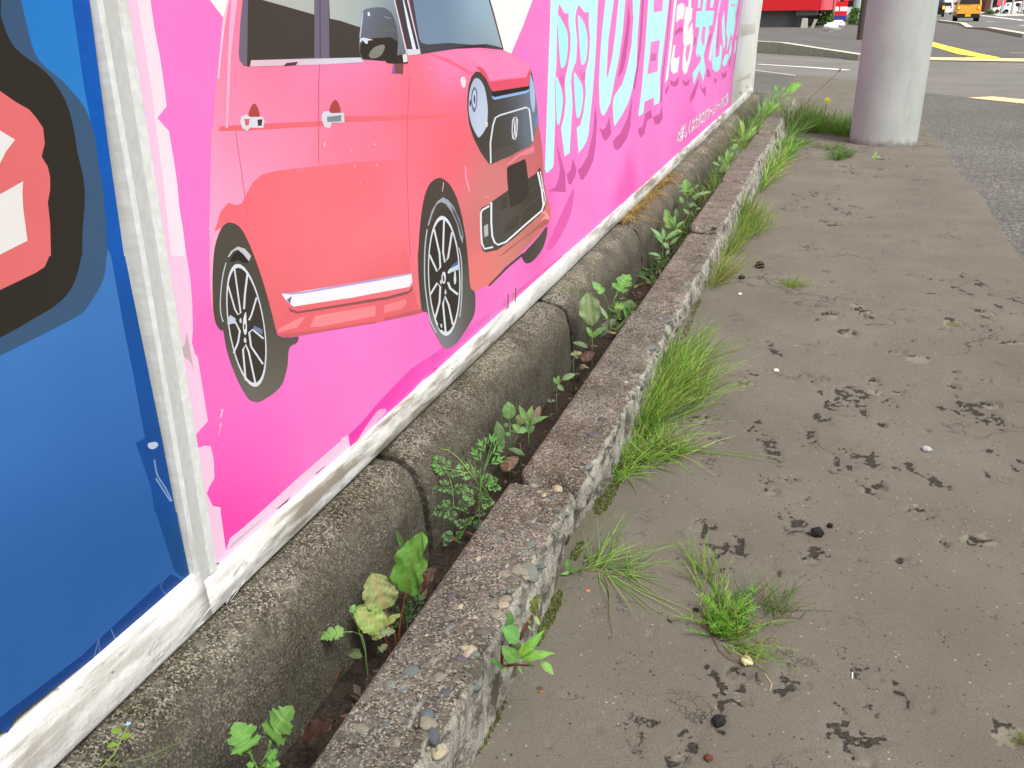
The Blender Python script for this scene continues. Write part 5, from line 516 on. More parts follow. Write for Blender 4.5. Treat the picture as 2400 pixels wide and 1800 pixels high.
('wild_lettuce','narrow leaved weed with one yellowish upright leaf over the gutter edge','weed',(-0.47,5.9676,0.0504),[('lan',(-11.2,11.8,35.9),(-39.7,38.3,118.9),0.3,(128,176,20)),('lan',(-3.5,-5.1,-8.9),(67.7,59.7,84.2),0.2,(130,170,60)),('lan',(23,7.7,-0.2),(80.1,52.2,57.3),0.2,(116,160,60)),('lan',(35.6,15.8,8.6),(26.9,44.1,80.2),0.2,(116,160,60)),('lan',(1.6,-5.3,-13.4),(-37.8,-8.8,9.3),0.3,(110,150,70)),('lan',(-12.1,-9.9,-13.3),(-82.6,-27.7,0.9),0.2,(130,160,100))],[(1,(120,170,50),[(-0.7,-6.1,-13.4),(-11.2,11.8,35.9)])]),
('fleabane','leafy fleabane on the pavement against the kerb with broad and narrow leaves','weed',(-0.279,0.786,0.1042),[('lan',(16.5,1.3,16.3),(43.1,14.4,51.9),0.25,(112,176,44)),('lan',(17.9,1.2,15.1),(57.6,8.6,27.4),0.27,(112,168,42)),('obl',(38.9,11.5,9.1),(55.6,6.7,-1.8),0.48,(116,166,56)),('obl',(15.2,-1,12.1),(-1,-7.9,35.2),0.56,(96,150,56)),('obl',(13.8,7.8,33.4),(-3.5,0.2,55.7),0.7,(96,158,66)),('obl',(0.9,9.3,46.9),(2.6,9.2,71.7),0.46,(86,142,56)),('obl',(2.6,14.5,44.3),(13.4,13.8,47.4),0.9,(100,130,54)),('dock',(25.7,26.4,60.3),(31.8,31,85.7),0.62,(126,142,60)),('obl',(25.5,28,57.6),(34.6,22.1,49.9),0.4,(140,160,80)),('obl',(-0.3,-5.1,1.5),(-14.8,-9.6,15.7),0.34,(76,124,44)),('obl',(31.1,9.9,-1.6),(23.5,9.5,3.4),0.5,(96,140,50)),('lan',(17.7,1.9,16.9),(21.3,0.9,38),0.28,(150,200,0)),('lan',(17.1,1.5,16.3),(35,4,34.2),0.2,(130,190,20)),('obl',(15,4,23.6),(17.9,-0.5,37.4),0.7,(100,150,50)),('lan',(15.1,1.1,3.8),(22.3,-3.9,-0.2),0.4,(100,146,50)),('lan',(2.5,-2.9,4.6),(2.9,-10.4,0),0.4,(104,140,40)),('lan',(22.9,23.1,48.4),(20,21.3,59.5),0.25,(120,140,60)),('lan',(20.5,21.8,47.2),(27.2,17.1,44.2),0.3,(120,150,70))],[(2,(110,50,34),[(-3.6,-2,-1.8),(-5.4,4.1,13.6),(-6.5,9.6,27.1)]),(2.4,(108,66,46),[(11.6,16.7,29.4),(16.5,23.5,41),(23.3,31.6,54.5)]),(1.6,(112,56,40),[(-1.3,-0.2,0.6),(11.1,4.8,2.3),(27.6,9.8,0.9)]),(1.4,(100,110,40),[(1.3,0.2,-0.6),(14,9,9.7)]),(1.2,(104,60,40),[(-4.9,2.4,9.3),(2.3,10.7,22.7),(11.6,16.7,29.4)])]),
('seedling','small pale sprig with rounded leaves where the kerb face steps out','weed',(-0.2966,1.1361,0),[('obl',(-2.4,-2.6,9),(-3.2,-1.2,25.9),0.4,(96,160,56)),('obl',(1.5,-3.2,4.6),(-9.2,-12.2,5.4),0.4,(96,156,50)),('obl',(2,-3,4.6),(14,-1.2,12.6),0.35,(96,150,50)),('obl',(1.8,-2.4,6.2),(8.2,-3.8,11.2),0.9,(110,170,70))],[(0.9,(96,140,60),[(0.1,-0.4,-1.1),(-3.5,1.5,6.2)]),(0.8,(96,140,60),[(0.9,1.1,1.7),(10.4,2.5,-2.3),(15.3,1.3,-8.9)])]),
('seedling','small green sprout in a crack beyond the tufts near the pole','weed',(0.3001,5.7504,0),[('lan',(-4.3,-1.4,0),(0.2,14.5,33.2),0.5,(120,176,50)),('lan',(-4.3,-1.4,0),(-26.1,-6.9,4.4),0.5,(120,170,60)),('lan',(0.2,-0.7,-1.7),(29.7,10.7,1.4),0.5,(116,166,50))],[])]
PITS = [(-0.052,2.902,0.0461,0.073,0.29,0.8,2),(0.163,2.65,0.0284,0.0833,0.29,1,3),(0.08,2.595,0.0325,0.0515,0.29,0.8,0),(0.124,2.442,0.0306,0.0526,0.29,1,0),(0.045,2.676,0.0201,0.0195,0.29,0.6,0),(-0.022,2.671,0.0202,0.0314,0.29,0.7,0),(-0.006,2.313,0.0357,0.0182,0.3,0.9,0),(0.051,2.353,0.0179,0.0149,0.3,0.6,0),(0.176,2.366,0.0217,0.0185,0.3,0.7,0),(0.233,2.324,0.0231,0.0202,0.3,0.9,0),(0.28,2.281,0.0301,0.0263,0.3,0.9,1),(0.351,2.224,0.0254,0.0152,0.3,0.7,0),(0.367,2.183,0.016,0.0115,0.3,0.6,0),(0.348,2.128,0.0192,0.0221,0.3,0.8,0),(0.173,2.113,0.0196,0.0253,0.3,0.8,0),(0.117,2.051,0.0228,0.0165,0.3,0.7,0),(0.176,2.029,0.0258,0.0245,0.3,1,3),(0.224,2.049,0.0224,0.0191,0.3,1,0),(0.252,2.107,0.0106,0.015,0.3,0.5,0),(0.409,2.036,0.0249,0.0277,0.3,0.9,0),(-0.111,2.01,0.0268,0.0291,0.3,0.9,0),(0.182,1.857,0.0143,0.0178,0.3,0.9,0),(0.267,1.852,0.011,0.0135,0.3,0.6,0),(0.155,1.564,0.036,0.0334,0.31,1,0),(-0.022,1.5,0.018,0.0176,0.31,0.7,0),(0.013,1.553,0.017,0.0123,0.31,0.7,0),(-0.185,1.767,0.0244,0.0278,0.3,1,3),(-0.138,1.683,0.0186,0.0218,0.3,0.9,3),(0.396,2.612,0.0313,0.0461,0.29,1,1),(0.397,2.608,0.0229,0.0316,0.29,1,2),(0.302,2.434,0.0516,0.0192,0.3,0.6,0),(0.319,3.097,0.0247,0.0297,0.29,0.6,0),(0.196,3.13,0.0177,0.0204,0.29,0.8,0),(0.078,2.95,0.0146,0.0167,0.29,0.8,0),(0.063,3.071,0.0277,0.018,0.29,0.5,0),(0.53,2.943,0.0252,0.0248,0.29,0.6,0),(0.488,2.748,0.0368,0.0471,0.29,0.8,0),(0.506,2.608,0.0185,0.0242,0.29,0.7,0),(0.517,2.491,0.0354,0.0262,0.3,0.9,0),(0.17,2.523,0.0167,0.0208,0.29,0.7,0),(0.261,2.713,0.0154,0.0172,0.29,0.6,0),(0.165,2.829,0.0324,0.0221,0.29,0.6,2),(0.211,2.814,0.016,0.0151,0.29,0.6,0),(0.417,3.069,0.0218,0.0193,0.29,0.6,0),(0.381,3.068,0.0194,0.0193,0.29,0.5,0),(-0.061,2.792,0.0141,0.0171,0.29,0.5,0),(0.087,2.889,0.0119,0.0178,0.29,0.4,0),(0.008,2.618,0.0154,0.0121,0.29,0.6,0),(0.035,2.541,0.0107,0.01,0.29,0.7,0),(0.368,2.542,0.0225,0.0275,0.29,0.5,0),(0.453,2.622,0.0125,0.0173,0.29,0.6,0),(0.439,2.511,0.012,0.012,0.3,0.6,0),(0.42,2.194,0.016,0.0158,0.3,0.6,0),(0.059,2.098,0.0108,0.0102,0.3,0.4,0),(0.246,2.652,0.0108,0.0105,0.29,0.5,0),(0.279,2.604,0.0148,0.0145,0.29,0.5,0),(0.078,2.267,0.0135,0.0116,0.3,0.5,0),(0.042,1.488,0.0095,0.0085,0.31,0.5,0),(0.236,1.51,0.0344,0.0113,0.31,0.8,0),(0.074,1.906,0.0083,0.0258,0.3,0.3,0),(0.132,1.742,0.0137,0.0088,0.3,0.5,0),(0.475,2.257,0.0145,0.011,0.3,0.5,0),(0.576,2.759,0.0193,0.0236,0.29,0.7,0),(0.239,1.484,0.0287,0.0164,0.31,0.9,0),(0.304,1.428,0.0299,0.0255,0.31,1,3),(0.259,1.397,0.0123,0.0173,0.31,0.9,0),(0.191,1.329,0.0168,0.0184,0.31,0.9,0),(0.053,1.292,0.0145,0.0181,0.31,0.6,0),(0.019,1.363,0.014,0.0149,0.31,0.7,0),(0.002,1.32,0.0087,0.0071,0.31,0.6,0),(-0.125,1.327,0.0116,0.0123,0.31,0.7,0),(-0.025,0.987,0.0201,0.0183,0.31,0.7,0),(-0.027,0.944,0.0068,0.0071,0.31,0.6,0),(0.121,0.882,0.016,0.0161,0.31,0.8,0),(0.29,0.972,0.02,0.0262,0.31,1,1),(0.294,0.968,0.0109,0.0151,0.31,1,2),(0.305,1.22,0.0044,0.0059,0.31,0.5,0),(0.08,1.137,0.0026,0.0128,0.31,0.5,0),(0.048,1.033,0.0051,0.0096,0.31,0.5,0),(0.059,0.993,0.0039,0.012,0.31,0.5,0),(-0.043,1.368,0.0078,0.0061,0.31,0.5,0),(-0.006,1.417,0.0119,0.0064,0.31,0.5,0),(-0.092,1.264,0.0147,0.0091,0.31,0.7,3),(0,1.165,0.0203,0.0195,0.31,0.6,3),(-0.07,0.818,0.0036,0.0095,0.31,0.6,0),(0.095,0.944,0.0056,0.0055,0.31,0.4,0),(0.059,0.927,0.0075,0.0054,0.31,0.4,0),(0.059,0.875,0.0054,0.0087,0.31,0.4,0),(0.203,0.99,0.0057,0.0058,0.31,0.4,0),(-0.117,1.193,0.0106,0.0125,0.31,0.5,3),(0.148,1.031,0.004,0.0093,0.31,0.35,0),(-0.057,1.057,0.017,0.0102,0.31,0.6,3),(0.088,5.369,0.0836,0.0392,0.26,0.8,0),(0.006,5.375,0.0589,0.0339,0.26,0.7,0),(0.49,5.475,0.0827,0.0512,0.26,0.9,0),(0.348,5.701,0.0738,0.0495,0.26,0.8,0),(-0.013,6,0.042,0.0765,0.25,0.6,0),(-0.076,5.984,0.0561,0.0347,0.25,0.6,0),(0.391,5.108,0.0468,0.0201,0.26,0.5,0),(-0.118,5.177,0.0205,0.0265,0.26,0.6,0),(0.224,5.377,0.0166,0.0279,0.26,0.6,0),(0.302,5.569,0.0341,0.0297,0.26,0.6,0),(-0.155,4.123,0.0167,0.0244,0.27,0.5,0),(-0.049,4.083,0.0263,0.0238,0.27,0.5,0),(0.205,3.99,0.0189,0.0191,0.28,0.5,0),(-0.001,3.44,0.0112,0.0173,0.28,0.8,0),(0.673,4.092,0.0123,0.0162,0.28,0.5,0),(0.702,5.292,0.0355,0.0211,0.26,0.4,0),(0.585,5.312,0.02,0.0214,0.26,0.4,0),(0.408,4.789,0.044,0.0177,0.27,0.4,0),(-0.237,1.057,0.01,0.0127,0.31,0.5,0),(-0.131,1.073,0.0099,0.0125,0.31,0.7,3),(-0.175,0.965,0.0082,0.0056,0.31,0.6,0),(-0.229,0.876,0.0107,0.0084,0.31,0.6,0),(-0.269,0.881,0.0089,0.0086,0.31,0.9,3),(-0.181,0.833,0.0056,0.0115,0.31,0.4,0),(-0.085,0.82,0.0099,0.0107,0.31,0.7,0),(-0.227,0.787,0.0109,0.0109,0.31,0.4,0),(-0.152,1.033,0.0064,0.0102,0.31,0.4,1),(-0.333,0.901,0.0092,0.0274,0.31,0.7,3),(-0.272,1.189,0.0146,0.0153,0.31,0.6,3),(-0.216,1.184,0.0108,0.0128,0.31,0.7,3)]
# ================================================================= ground, road, pavement
def poly_sheet(name, pts, z, mat, label=None):
    o = obj(name, [(x, y, z) for x, y in pts], [tuple(range(len(pts)))], mat); return tag(o, label, kind='structure')
poly_sheet('ground', [(-900, -300), (900, -300), (900, 2500), (-900, 2500)], -.16, M['dark_asphalt'])
poly_sheet('coarse_road', [(.6, -3), (9, -3), (9, 4.6), (3.2, 7.9), (1.72, 9.74), (.92, 10.6), (.4, 11.4), (.4, 2)], -.008, M['coarse_asphalt'])
poly_sheet('side_street', [(-9, 26.5), (-1.08, 14.33), (.23, 12.0), (.92, 10.55), (1.72, 9.74), (3.2, 7.9), (9, 1), (9, 15.5), (3.2, 17.7), (1.2, 17.7), (-.14, 18.75), (-1.55, 20.6), (-9, 34)], -.012, M['smooth_asphalt'])
poly_sheet('back_pavement', [(-9, 26.5), (-9, 5), (-.44, 5), (-.44, 8), (-.4, 13.0), (-1.08, 14.2)], -.004, M['dark_asphalt'])
poly_sheet('corner_pavement', [(.3, 17.4), (1.2, 17.55), (3.2, 17.6), (9, 15.3), (7, 22), (5.3, 30.8), (5.7, 41.4), (5.5, 45.2), (6.2, 54.6), (6.2, 64), (5.9, 90), (5.6, 200), (-1, 200), (-.1, 19)], .0, M['dark_asphalt'])
poly_sheet('main_road', [(9, 14), (400, -60), (400, 900), (5.6, 900), (5.6, 200), (5.9, 90), (6.3, 64), (6.3, 54.6), (5.6, 45.2), (5.8, 41.4), (5.4, 30.8), (7.1, 22)], -.016, M['road_asphalt'])
# --- near pavement, real relief plus painted shade in the pits
def vn(x, y, seed=0):
    xi = np.floor(x).astype(np.int64); yi = np.floor(y).astype(np.int64); fx = x-xi; fy = y-yi; fx = fx*fx*(3-2*fx); fy = fy*fy*(3-2*fy)
    def h(a, b):
        n = (a*374761393 + b*668265263 + seed*974711) & 0x7fffffff; n = ((n ^ (n >> 13))*1274126177) & 0x7fffffff; return ((n ^ (n >> 16)) & 0xffff)/65535.0
    return (h(xi, yi)*(1-fx)+h(xi+1, yi)*fx)*(1-fy)+(h(xi, yi+1)*(1-fx)+h(xi+1, yi+1)*fx)*fy
def fbm(x, y, s, seed=0, o=3):
    a = 0; k = .5; tot = 0
    for i in range(o): a = a+k*vn(x*s, y*s, seed+i); tot += k; k *= .55; s *= 2.1
    return a/tot
def sst(a, b, x): t = np.clip((x-a)/(b-a), 0, 1); return t*t*(3-2*t)
NU, NV = 250, 820
uu, vv = np.meshgrid(np.linspace(0, 1, NU), np.linspace(0, 1, NV))
y0 = .33
X = -.44+uu*1.15; Y = np.zeros_like(X)
yend = 12.45-1.78*X
Y = y0*(yend/y0)**vv
edge = np.where(Y < 7.5, .705+.012*np.sin(Y*3.1)+.02*(fbm(Y, Y*0, 6, 5)-.5), .69+(Y-7.5)*.0754)
edge = edge+.03*sst(4.8, 2.0, Y)*0
X = -.44+uu*(edge+.44)
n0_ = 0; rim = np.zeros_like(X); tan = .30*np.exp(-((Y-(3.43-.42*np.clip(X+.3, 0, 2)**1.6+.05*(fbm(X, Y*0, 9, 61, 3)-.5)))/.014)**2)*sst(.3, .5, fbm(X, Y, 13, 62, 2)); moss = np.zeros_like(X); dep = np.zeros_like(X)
n1 = fbm(X, Y, 28, 1, 3); n2 = fbm(X, Y, 95, 9, 3); n3 = vn(X*60+3, Y*26, 31)
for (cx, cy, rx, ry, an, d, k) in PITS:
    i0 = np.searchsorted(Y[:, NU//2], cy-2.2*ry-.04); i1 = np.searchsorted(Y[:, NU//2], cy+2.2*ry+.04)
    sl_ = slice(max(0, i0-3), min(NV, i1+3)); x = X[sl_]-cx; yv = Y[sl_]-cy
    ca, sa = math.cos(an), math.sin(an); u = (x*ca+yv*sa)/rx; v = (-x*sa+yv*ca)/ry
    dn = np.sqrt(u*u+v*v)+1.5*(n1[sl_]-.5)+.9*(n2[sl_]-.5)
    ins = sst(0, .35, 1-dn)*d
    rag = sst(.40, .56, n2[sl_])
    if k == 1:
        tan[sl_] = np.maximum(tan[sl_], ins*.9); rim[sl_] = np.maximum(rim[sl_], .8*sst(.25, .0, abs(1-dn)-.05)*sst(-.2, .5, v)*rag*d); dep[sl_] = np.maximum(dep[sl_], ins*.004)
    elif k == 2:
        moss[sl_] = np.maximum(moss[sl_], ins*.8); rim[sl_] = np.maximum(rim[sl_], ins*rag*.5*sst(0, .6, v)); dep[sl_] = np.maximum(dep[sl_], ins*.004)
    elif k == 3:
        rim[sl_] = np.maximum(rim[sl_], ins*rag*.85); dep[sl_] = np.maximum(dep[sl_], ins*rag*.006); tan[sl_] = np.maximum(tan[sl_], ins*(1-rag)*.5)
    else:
        cr = sst(-.15, .35, v+.5*(n3[sl_]-.5)); rim[sl_] = np.maximum(rim[sl_], ins*rag*cr); dep[sl_] = np.maximum(dep[sl_], ins*(.3+.7*rag)*.010); tan[sl_] = np.maximum(tan[sl_], ins*(1-cr)*.55)  # far side of each pit painted dark, standing in for its shaded wall
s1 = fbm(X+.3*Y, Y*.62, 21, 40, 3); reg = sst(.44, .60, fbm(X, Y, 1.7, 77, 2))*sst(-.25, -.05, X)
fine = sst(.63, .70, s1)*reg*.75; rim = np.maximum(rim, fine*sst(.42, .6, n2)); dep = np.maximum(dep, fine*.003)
moss = np.maximum(moss, sst(-.255, -.30, X+.05*(n1-.5))*sst(.42, .6, fbm(X, Y, 9, 55, 2))*.42*sst(4, 1.5, Y))
tan = np.clip(tan, 0, 1)
Z = -dep+.0022*(fbm(X, Y, 7, 3, 2)-.5)+.0016*(fbm(X, Y, 160, 13, 2)-.5)
V = np.stack([X, Y, Z], -1).reshape(-1, 3)
ii = np.arange(NU*NV).reshape(NV, NU)
F = np.stack([ii[:-1, :-1], ii[:-1, 1:], ii[1:, 1:], ii[1:, :-1]], -1).reshape(-1, 4)
me = bpy.data.meshes.new('pavement'); me.vertices.add(len(V)); me.vertices.foreach_set('co', V.ravel()); me.loops.add(F.size); me.loops.foreach_set('vertex_index', F.ravel()); me.polygons.add(len(F)); me.polygons.foreach_set('loop_start', np.arange(0, F.size, 4)); me.update(calc_edges=True)
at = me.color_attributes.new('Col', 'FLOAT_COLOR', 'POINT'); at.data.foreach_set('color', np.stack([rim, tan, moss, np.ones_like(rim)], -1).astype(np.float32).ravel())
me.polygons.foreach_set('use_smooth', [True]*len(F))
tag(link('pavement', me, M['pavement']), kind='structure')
# soil in the gutter
xs = np.linspace(-.60, -.38, 30); ys = np.linspace(.2, 9.0, 420); xx, yy = np.meshgrid(xs, ys); zz = np.interp(yy, [0, 2.6, 4.5, 9], [-.068, -.066, -.045, -.03])+.028*(fbm(xx, yy, 14, 2, 3)-.4)+.012*(fbm(xx, yy, 90, 21, 2)-.5)
ii = np.arange(xx.size).reshape(xx.shape); F = np.stack([ii[:-1, :-1], ii[:-1, 1:], ii[1:, 1:], ii[1:, :-1]], -1).reshape(-1, 4)
tag(obj('gutter_soil', np.stack([xx, yy, zz], -1).reshape(-1, 3).tolist(), F.tolist(), M['soil'], smooth=True), kind='structure')
# ================================================================= kerb blocks and gutter wall blocks
PITCH = .938
def drift(y): return .0035*max(0.0, y-1.0)
def nz(p, s, o=0): return noise.noise(Vector((p[0]*s+o, p[1]*s-o, p[2]*s+o*.7)))
def block(name, prof, ya, yb, mat, disp, ny=120):
    V = []; F = []; n = len(prof); ysl = [ya+.007+(yb-ya-.014)*i/ny for i in range(ny+1)]
    for j, y in enumerate(ysl):
        e = min(j, ny-j); rnd = (.024 if name == 'kerb_block' else .013)*max(0, 1-e/4.0)**2
        for (x, z) in prof:
            cx, cz = sum(p[0] for p in prof)/n, sum(p[1] for p in prof)/n
            k = rnd/max(.02, math.hypot(x-cx, z-cz)); p = (x+(cx-x)*k, y, z+(cz-z)*k)
            d = disp(p, (x, z), e); V.append((p[0]+d[0]+drift(y), y+d[1], p[2]+d[2]))
    for j in range(ny):
        for i in range(n-1): F.append((j*n+i, j*n+i+1, (j+1)*n+i+1, (j+1)*n+i))
    F.append(tuple(range(n-1, -1, -1))); F.append(tuple(ny*n+i for i in range(n)))
    return obj(name, V, F, mat, smooth=True)
def arc(cx, cz, r, a0, a1, n): return [(cx+r*math.cos(math.radians(a0+(a1-a0)*i/n)), cz+r*math.sin(math.radians(a0+(a1-a0)*i/n))) for i in range(n+1)]
def seg(a, b, n): return [(a[0]+(b[0]-a[0])*i/n, a[1]+(b[1]-a[1])*i/n) for i in range(n)]
KP = seg((-.414, -.11), (-.414, .096), 10)+arc(-.402, .098, .012, 180, 90, 5)+seg((-.398, .110), (-.316, .111), 18)+arc(-.312, .099, .012, 90, 0, 5)+seg((-.300, .096), (-.301, -.05), 22)+[(-.301, -.05)]
def kerb_disp(p, q, e):
    s = 1.0 if q[0] > -.32 else .45
    d = .0022*nz(p, 45)+.0016*nz(p, 120)+.0011*nz(p, 260)
    dx = dz = 0.0
    if q[0] > -.345 and q[1] > .045:                     # chipped outer arris
        ch = max(0, nz(p, 16, 3)+.55*nz(p, 48, 9)+.05)*(1 if q[0] > -.335 else .3)
        k = max(0, 1-abs(q[1]-.098)/.05)*(1-.6*min(1, max(0, p[1]-1.6))); dx -= .020*ch*k; dz -= .012*ch*k
    fl = min(1, max(0, (p[1]-2.2)/3.2))
    if q[0] > -.315: dx += .030*fl*min(1, max(0, (.108-q[1])/.10))
    if q[0] > -.31 and q[1] < .06:                       # worn hollow low on the face
        u = min(1, max(0, (nz((0, p[1], 0), 2.6, 1.7)+.12)*2.2)); dx -= .022*u*(1-fl)*min(1, (.06-q[1])/.03)
        dx += .012*max(0, nz((0, p[1], 0), 1.7, 8))*min(1, (.06-q[1])/.02)
    if q[0] > -.304: dx += .004*nz((p[0], p[1], p[2]*.25), 70)
    if e < 3: dz -= .006*max(0, nz(p, 30, 5)+.2)
    return (dx+d*s, .002*nz(p, 60, 4), dz+d)
GP = seg((-.80, .112), (-.640, .118), 10)+seg((-.640, .118), (-.626, .1177), 4)+[(-.634+.068*math.sin(math.radians(a_)), .040+.0775*math.cos(math.radians(a_))) for a_ in range(10, 91, 6)]+seg((-.5655, .034), (-.560, -.11), 16)+[(-.560, -.11)]
def gut_disp(p, q, e):
    d = .0026*nz(p, 26)+.0014*nz(p, 90)+.0008*nz(p, 240); dz = 0
    if e < 4 and q[0] > -.66: dz -= .012*max(0, nz(p, 22, 2)+.35)
    return (d*.8, .002*nz(p, 50), d+dz)
PSTONE = []
for k in range(6):
    bm = bmesh.new(); bmesh.ops.create_icosphere(bm, subdivisions=2, radius=1.0)
    for v in bm.verts: v.co *= 1+.28*noise.noise(v.co*1.1+Vector((k*5, 0, 0)))+.10*noise.noise(v.co*2.6+Vector((0, k*3, 0)))
    bm.normal_update(); me = bpy.data.meshes.new('pebble'); bm.to_mesh(me); bm.free(); me.materials.append(M['stone']); me.polygons.foreach_set('use_smooth', [True]*len(me.polygons)); PSTONE.append(me)
SCOL = [(84, 92, 96), (104, 108, 100), (90, 86, 78), (116, 112, 98), (128, 120, 104), (70, 74, 78), (102, 104, 102), (122, 116, 102), (96, 104, 96), (150, 140, 120), (88, 94, 92), (80, 72, 76)]
R1 = random.Random(11)
NAMES_K = ['nearest kerb block, cut off by the bottom edge of the photo and full of pebbles', 'kerb block with a row of grey pebbles along its chipped edge', 'kerb block with a rusty orange stain near its end', 'kerb block beside the yellowish horsetail', 'kerb block with a pale crack across its top', 'kerb block in front of the grassy gutter', 'clean brown kerb block with a thin joint', 'kerb block beside the tall horsetail by the pole', 'last kerb block at the far end of the gutter']
NAMES_G = ['nearest gutter wall block under the blue sign corner', 'gutter wall block behind the wild carrot', 'gutter wall block with a vertical crack behind the plantain', 'gutter wall block before the straw', 'gutter wall block topped with yellow straw', 'gutter wall block beside the thistle like weed', 'smooth gutter wall block under the small white print', 'gutter wall block under the end of the pink banner', 'last gutter wall block under the bare white panel']
for k in range(9):
    ya = .283+PITCH*k+(-.93 if k == 0 else 0); ya = .283-PITCH+PITCH*k; yb = ya+PITCH
    if k == 0: yb = ya+PITCH
    ya += PITCH*.0; 
    if k == 8: yb = 8.72
    ny = 150 if k < 4 else 70
    RB = random.Random(k*7+1); kb = block('kerb_block', KP, ya, yb, M['kerb_concrete'], kerb_disp, ny); tag(kb, NAMES_K[k], 'kerb block', 'kerb blocks along the gutter'); kb.location = (RB.uniform(-.003, .003), 0, RB.uniform(-.004, .004)); kb.rotation_euler = (RB.uniform(-.003, .003), 0, 0)
    gb = block('gutter_wall_block', GP, ya, yb, M['gutter_concrete'], gut_disp, max(60, ny//2)); tag(gb, NAMES_G[k], 'gutter block', 'gutter wall blocks under the hoarding')
    if k < 5:
        npb = (50, 105, 46, 20, 5)[k]
        for i in range(npb):
            y = R1.uniform(max(ya+.02, .45), yb-.02); near = y < 1.22
            edge_ = R1.random() < (.62 if near else .92)
            x = R1.uniform(-.340, -.303) if edge_ else R1.uniform(-.402, -.335)
            r = R1.uniform(.0050, .0105)*(1.15 if edge_ else .85)*(1.3 if R1.random() < .16 else 1)
            z = .1085 if x < -.316 else .1085-(x+.316)*R1.uniform(.6, 1.6)
            o = link('pebble', R1.choice(PSTONE), None, kb, lin(R1.choice(SCOL)), (x+drift(y), y, z-r*.02))
            o.scale = (r*R1.uniform(.55, .9), r*R1.uniform(.8, 1.35), r*R1.uniform(.38, .6)); o.rotation_euler = (R1.uniform(-.4, .4), R1.uniform(-.3, .5), R1.uniform(0, 6.3))
        sm = MB(); ico = [(1,0,0),(-1,0,0),(0,1,0),(0,-1,0),(0,0,1),(0,0,-.5)]; fo = [(0,2,4),(2,1,4),(1,3,4),(3,0,4),(2,0,5),(1,2,5),(3,1,5),(0,3,5)]
        for i in range((420, 620, 260, 120, 50)[k]):
            y = R1.uniform(max(ya+.01, .4), yb-.01); x = -.408+.104*R1.random()**.6; r = R1.uniform(.0014, .0038); z = .1098 if x < -.315 else .1098-(x+.315)*1.2
            c = lin(R1.choice(SCOL)); q = R1.uniform(.8, 1.3); a = R1.uniform(0, 3)
            sm.add([(x+drift(y)+r*(math.cos(a)*v[0]-math.sin(a)*v[1]*.7), y+r*(math.sin(a)*v[0]+math.cos(a)*v[1]*.7), z+r*.55*v[2]) for v in ico], fo, tuple(q*v for v in c))
        tag(sm.build('small_stone', M['vcol'], kb, True, True), kind='stuff')
jf = MB()
for k in range(10):
    y = .283-PITCH+PITCH*k
    if y < 8.6: jf.box((-.400+drift(y), y-.008, -.05), (-.322+drift(y), y+.008, .090)); jf.box((-.70+drift(y), y-.008, -.05), (-.606+drift(y), y+.008, .080))
tag(jf.build('joint_soil', M['soil']), kind='stuff')
# ================================================================= hoarding and banners
HX = -.655
hd = tag(empty('hoarding', (0, 0, 0)), 'white hoarding wall with a grimy bottom rail carrying two printed banners', 'hoarding')
obj_ = MB().box((-.72, -1.2, .125), (-.668, 8.66, 2.3)).build('backing_panel', M['hoarding_back'], hd)
def rail_prof(y0, y1, ztop, n, parent):
    V = []; F = []
    for i in range(n+1):
        y = y0+(y1-y0)*i/n; j = .0018*noise.noise(Vector((y*5, 0, 0))); j2 = .0016*noise.noise(Vector((y*7, 4, 0)))
        zb = .121 if y < 4 else .121-.0032*(y-4)
        pr = [(-.668, zb), (-.645+j, zb+j2), (-.641+j2, zb+.006), (-.643+j, zb+.024), (-.646, ztop-.004), (-.649, ztop), (-.668, ztop)]
        V += [(a, y, b) for a, b in pr]
    m = 7
    for i in range(n):
        for k in range(m): F.append((i*m+k, i*m+(k+1) % m, (i+1)*m+(k+1) % m, (i+1)*m+k))
    F.append(tuple(range(m-1, -1, -1))); F.append(tuple(n*m+k for k in range(m)))
    return obj('bottom_rail', V, F, M['rail'], parent, smooth=True)
rail_prof(-1.2, .742, .188, 90, hd); rail_prof(.7425, 8.655, .168, 420, hd)
fp = empty('frame_post', (0, 0, 0)); fp.parent = hd
MB().box((-.668, .7325, .186), (-.6485, .7405, 2.3)).build('frame_lip', M['frame'], fp)
MB().box((-.668, .7408, .1700), (-.6502, .7595, 2.3)).build('tape_channel', M['channel'], fp)
MB().box((-.668, .7598, .170), (-.6490, .7735, 2.3)).build('frame_lip', M['frame'], fp)
MB().box((-.668, 8.62, .11), (-.6420, 8.668, 2.3)).build('end_trim', M['frame'], hd)
pk = tag(empty('pink_banner', (0, 0, 0)), 'pink vinyl banner printed with a small red car and Japanese lettering', 'banner')
bl = tag(empty('blue_banner', (0, 0, 0)), 'blue vinyl banner with the edge of a red and black outlined letter', 'banner')
OWN = {'pink': pk, 'blue': bl, 'panel': hd}
def catmull(P):
    out = []; n = len(P)
    for i in range(n):
        a, b, c, d = P[i-1], P[i], P[(i+1) % n], P[(i+2) % n]
        for t_ in (0, .34, .67):
            out.append(tuple(.5*((2*b[k])+(-a[k]+c[k])*t_+(2*a[k]-5*b[k]+4*c[k]-d[k])*t_*t_+(-a[k]+3*b[k]-3*c[k]+d[k])*t_**3) for k in (0, 1)))
    return out
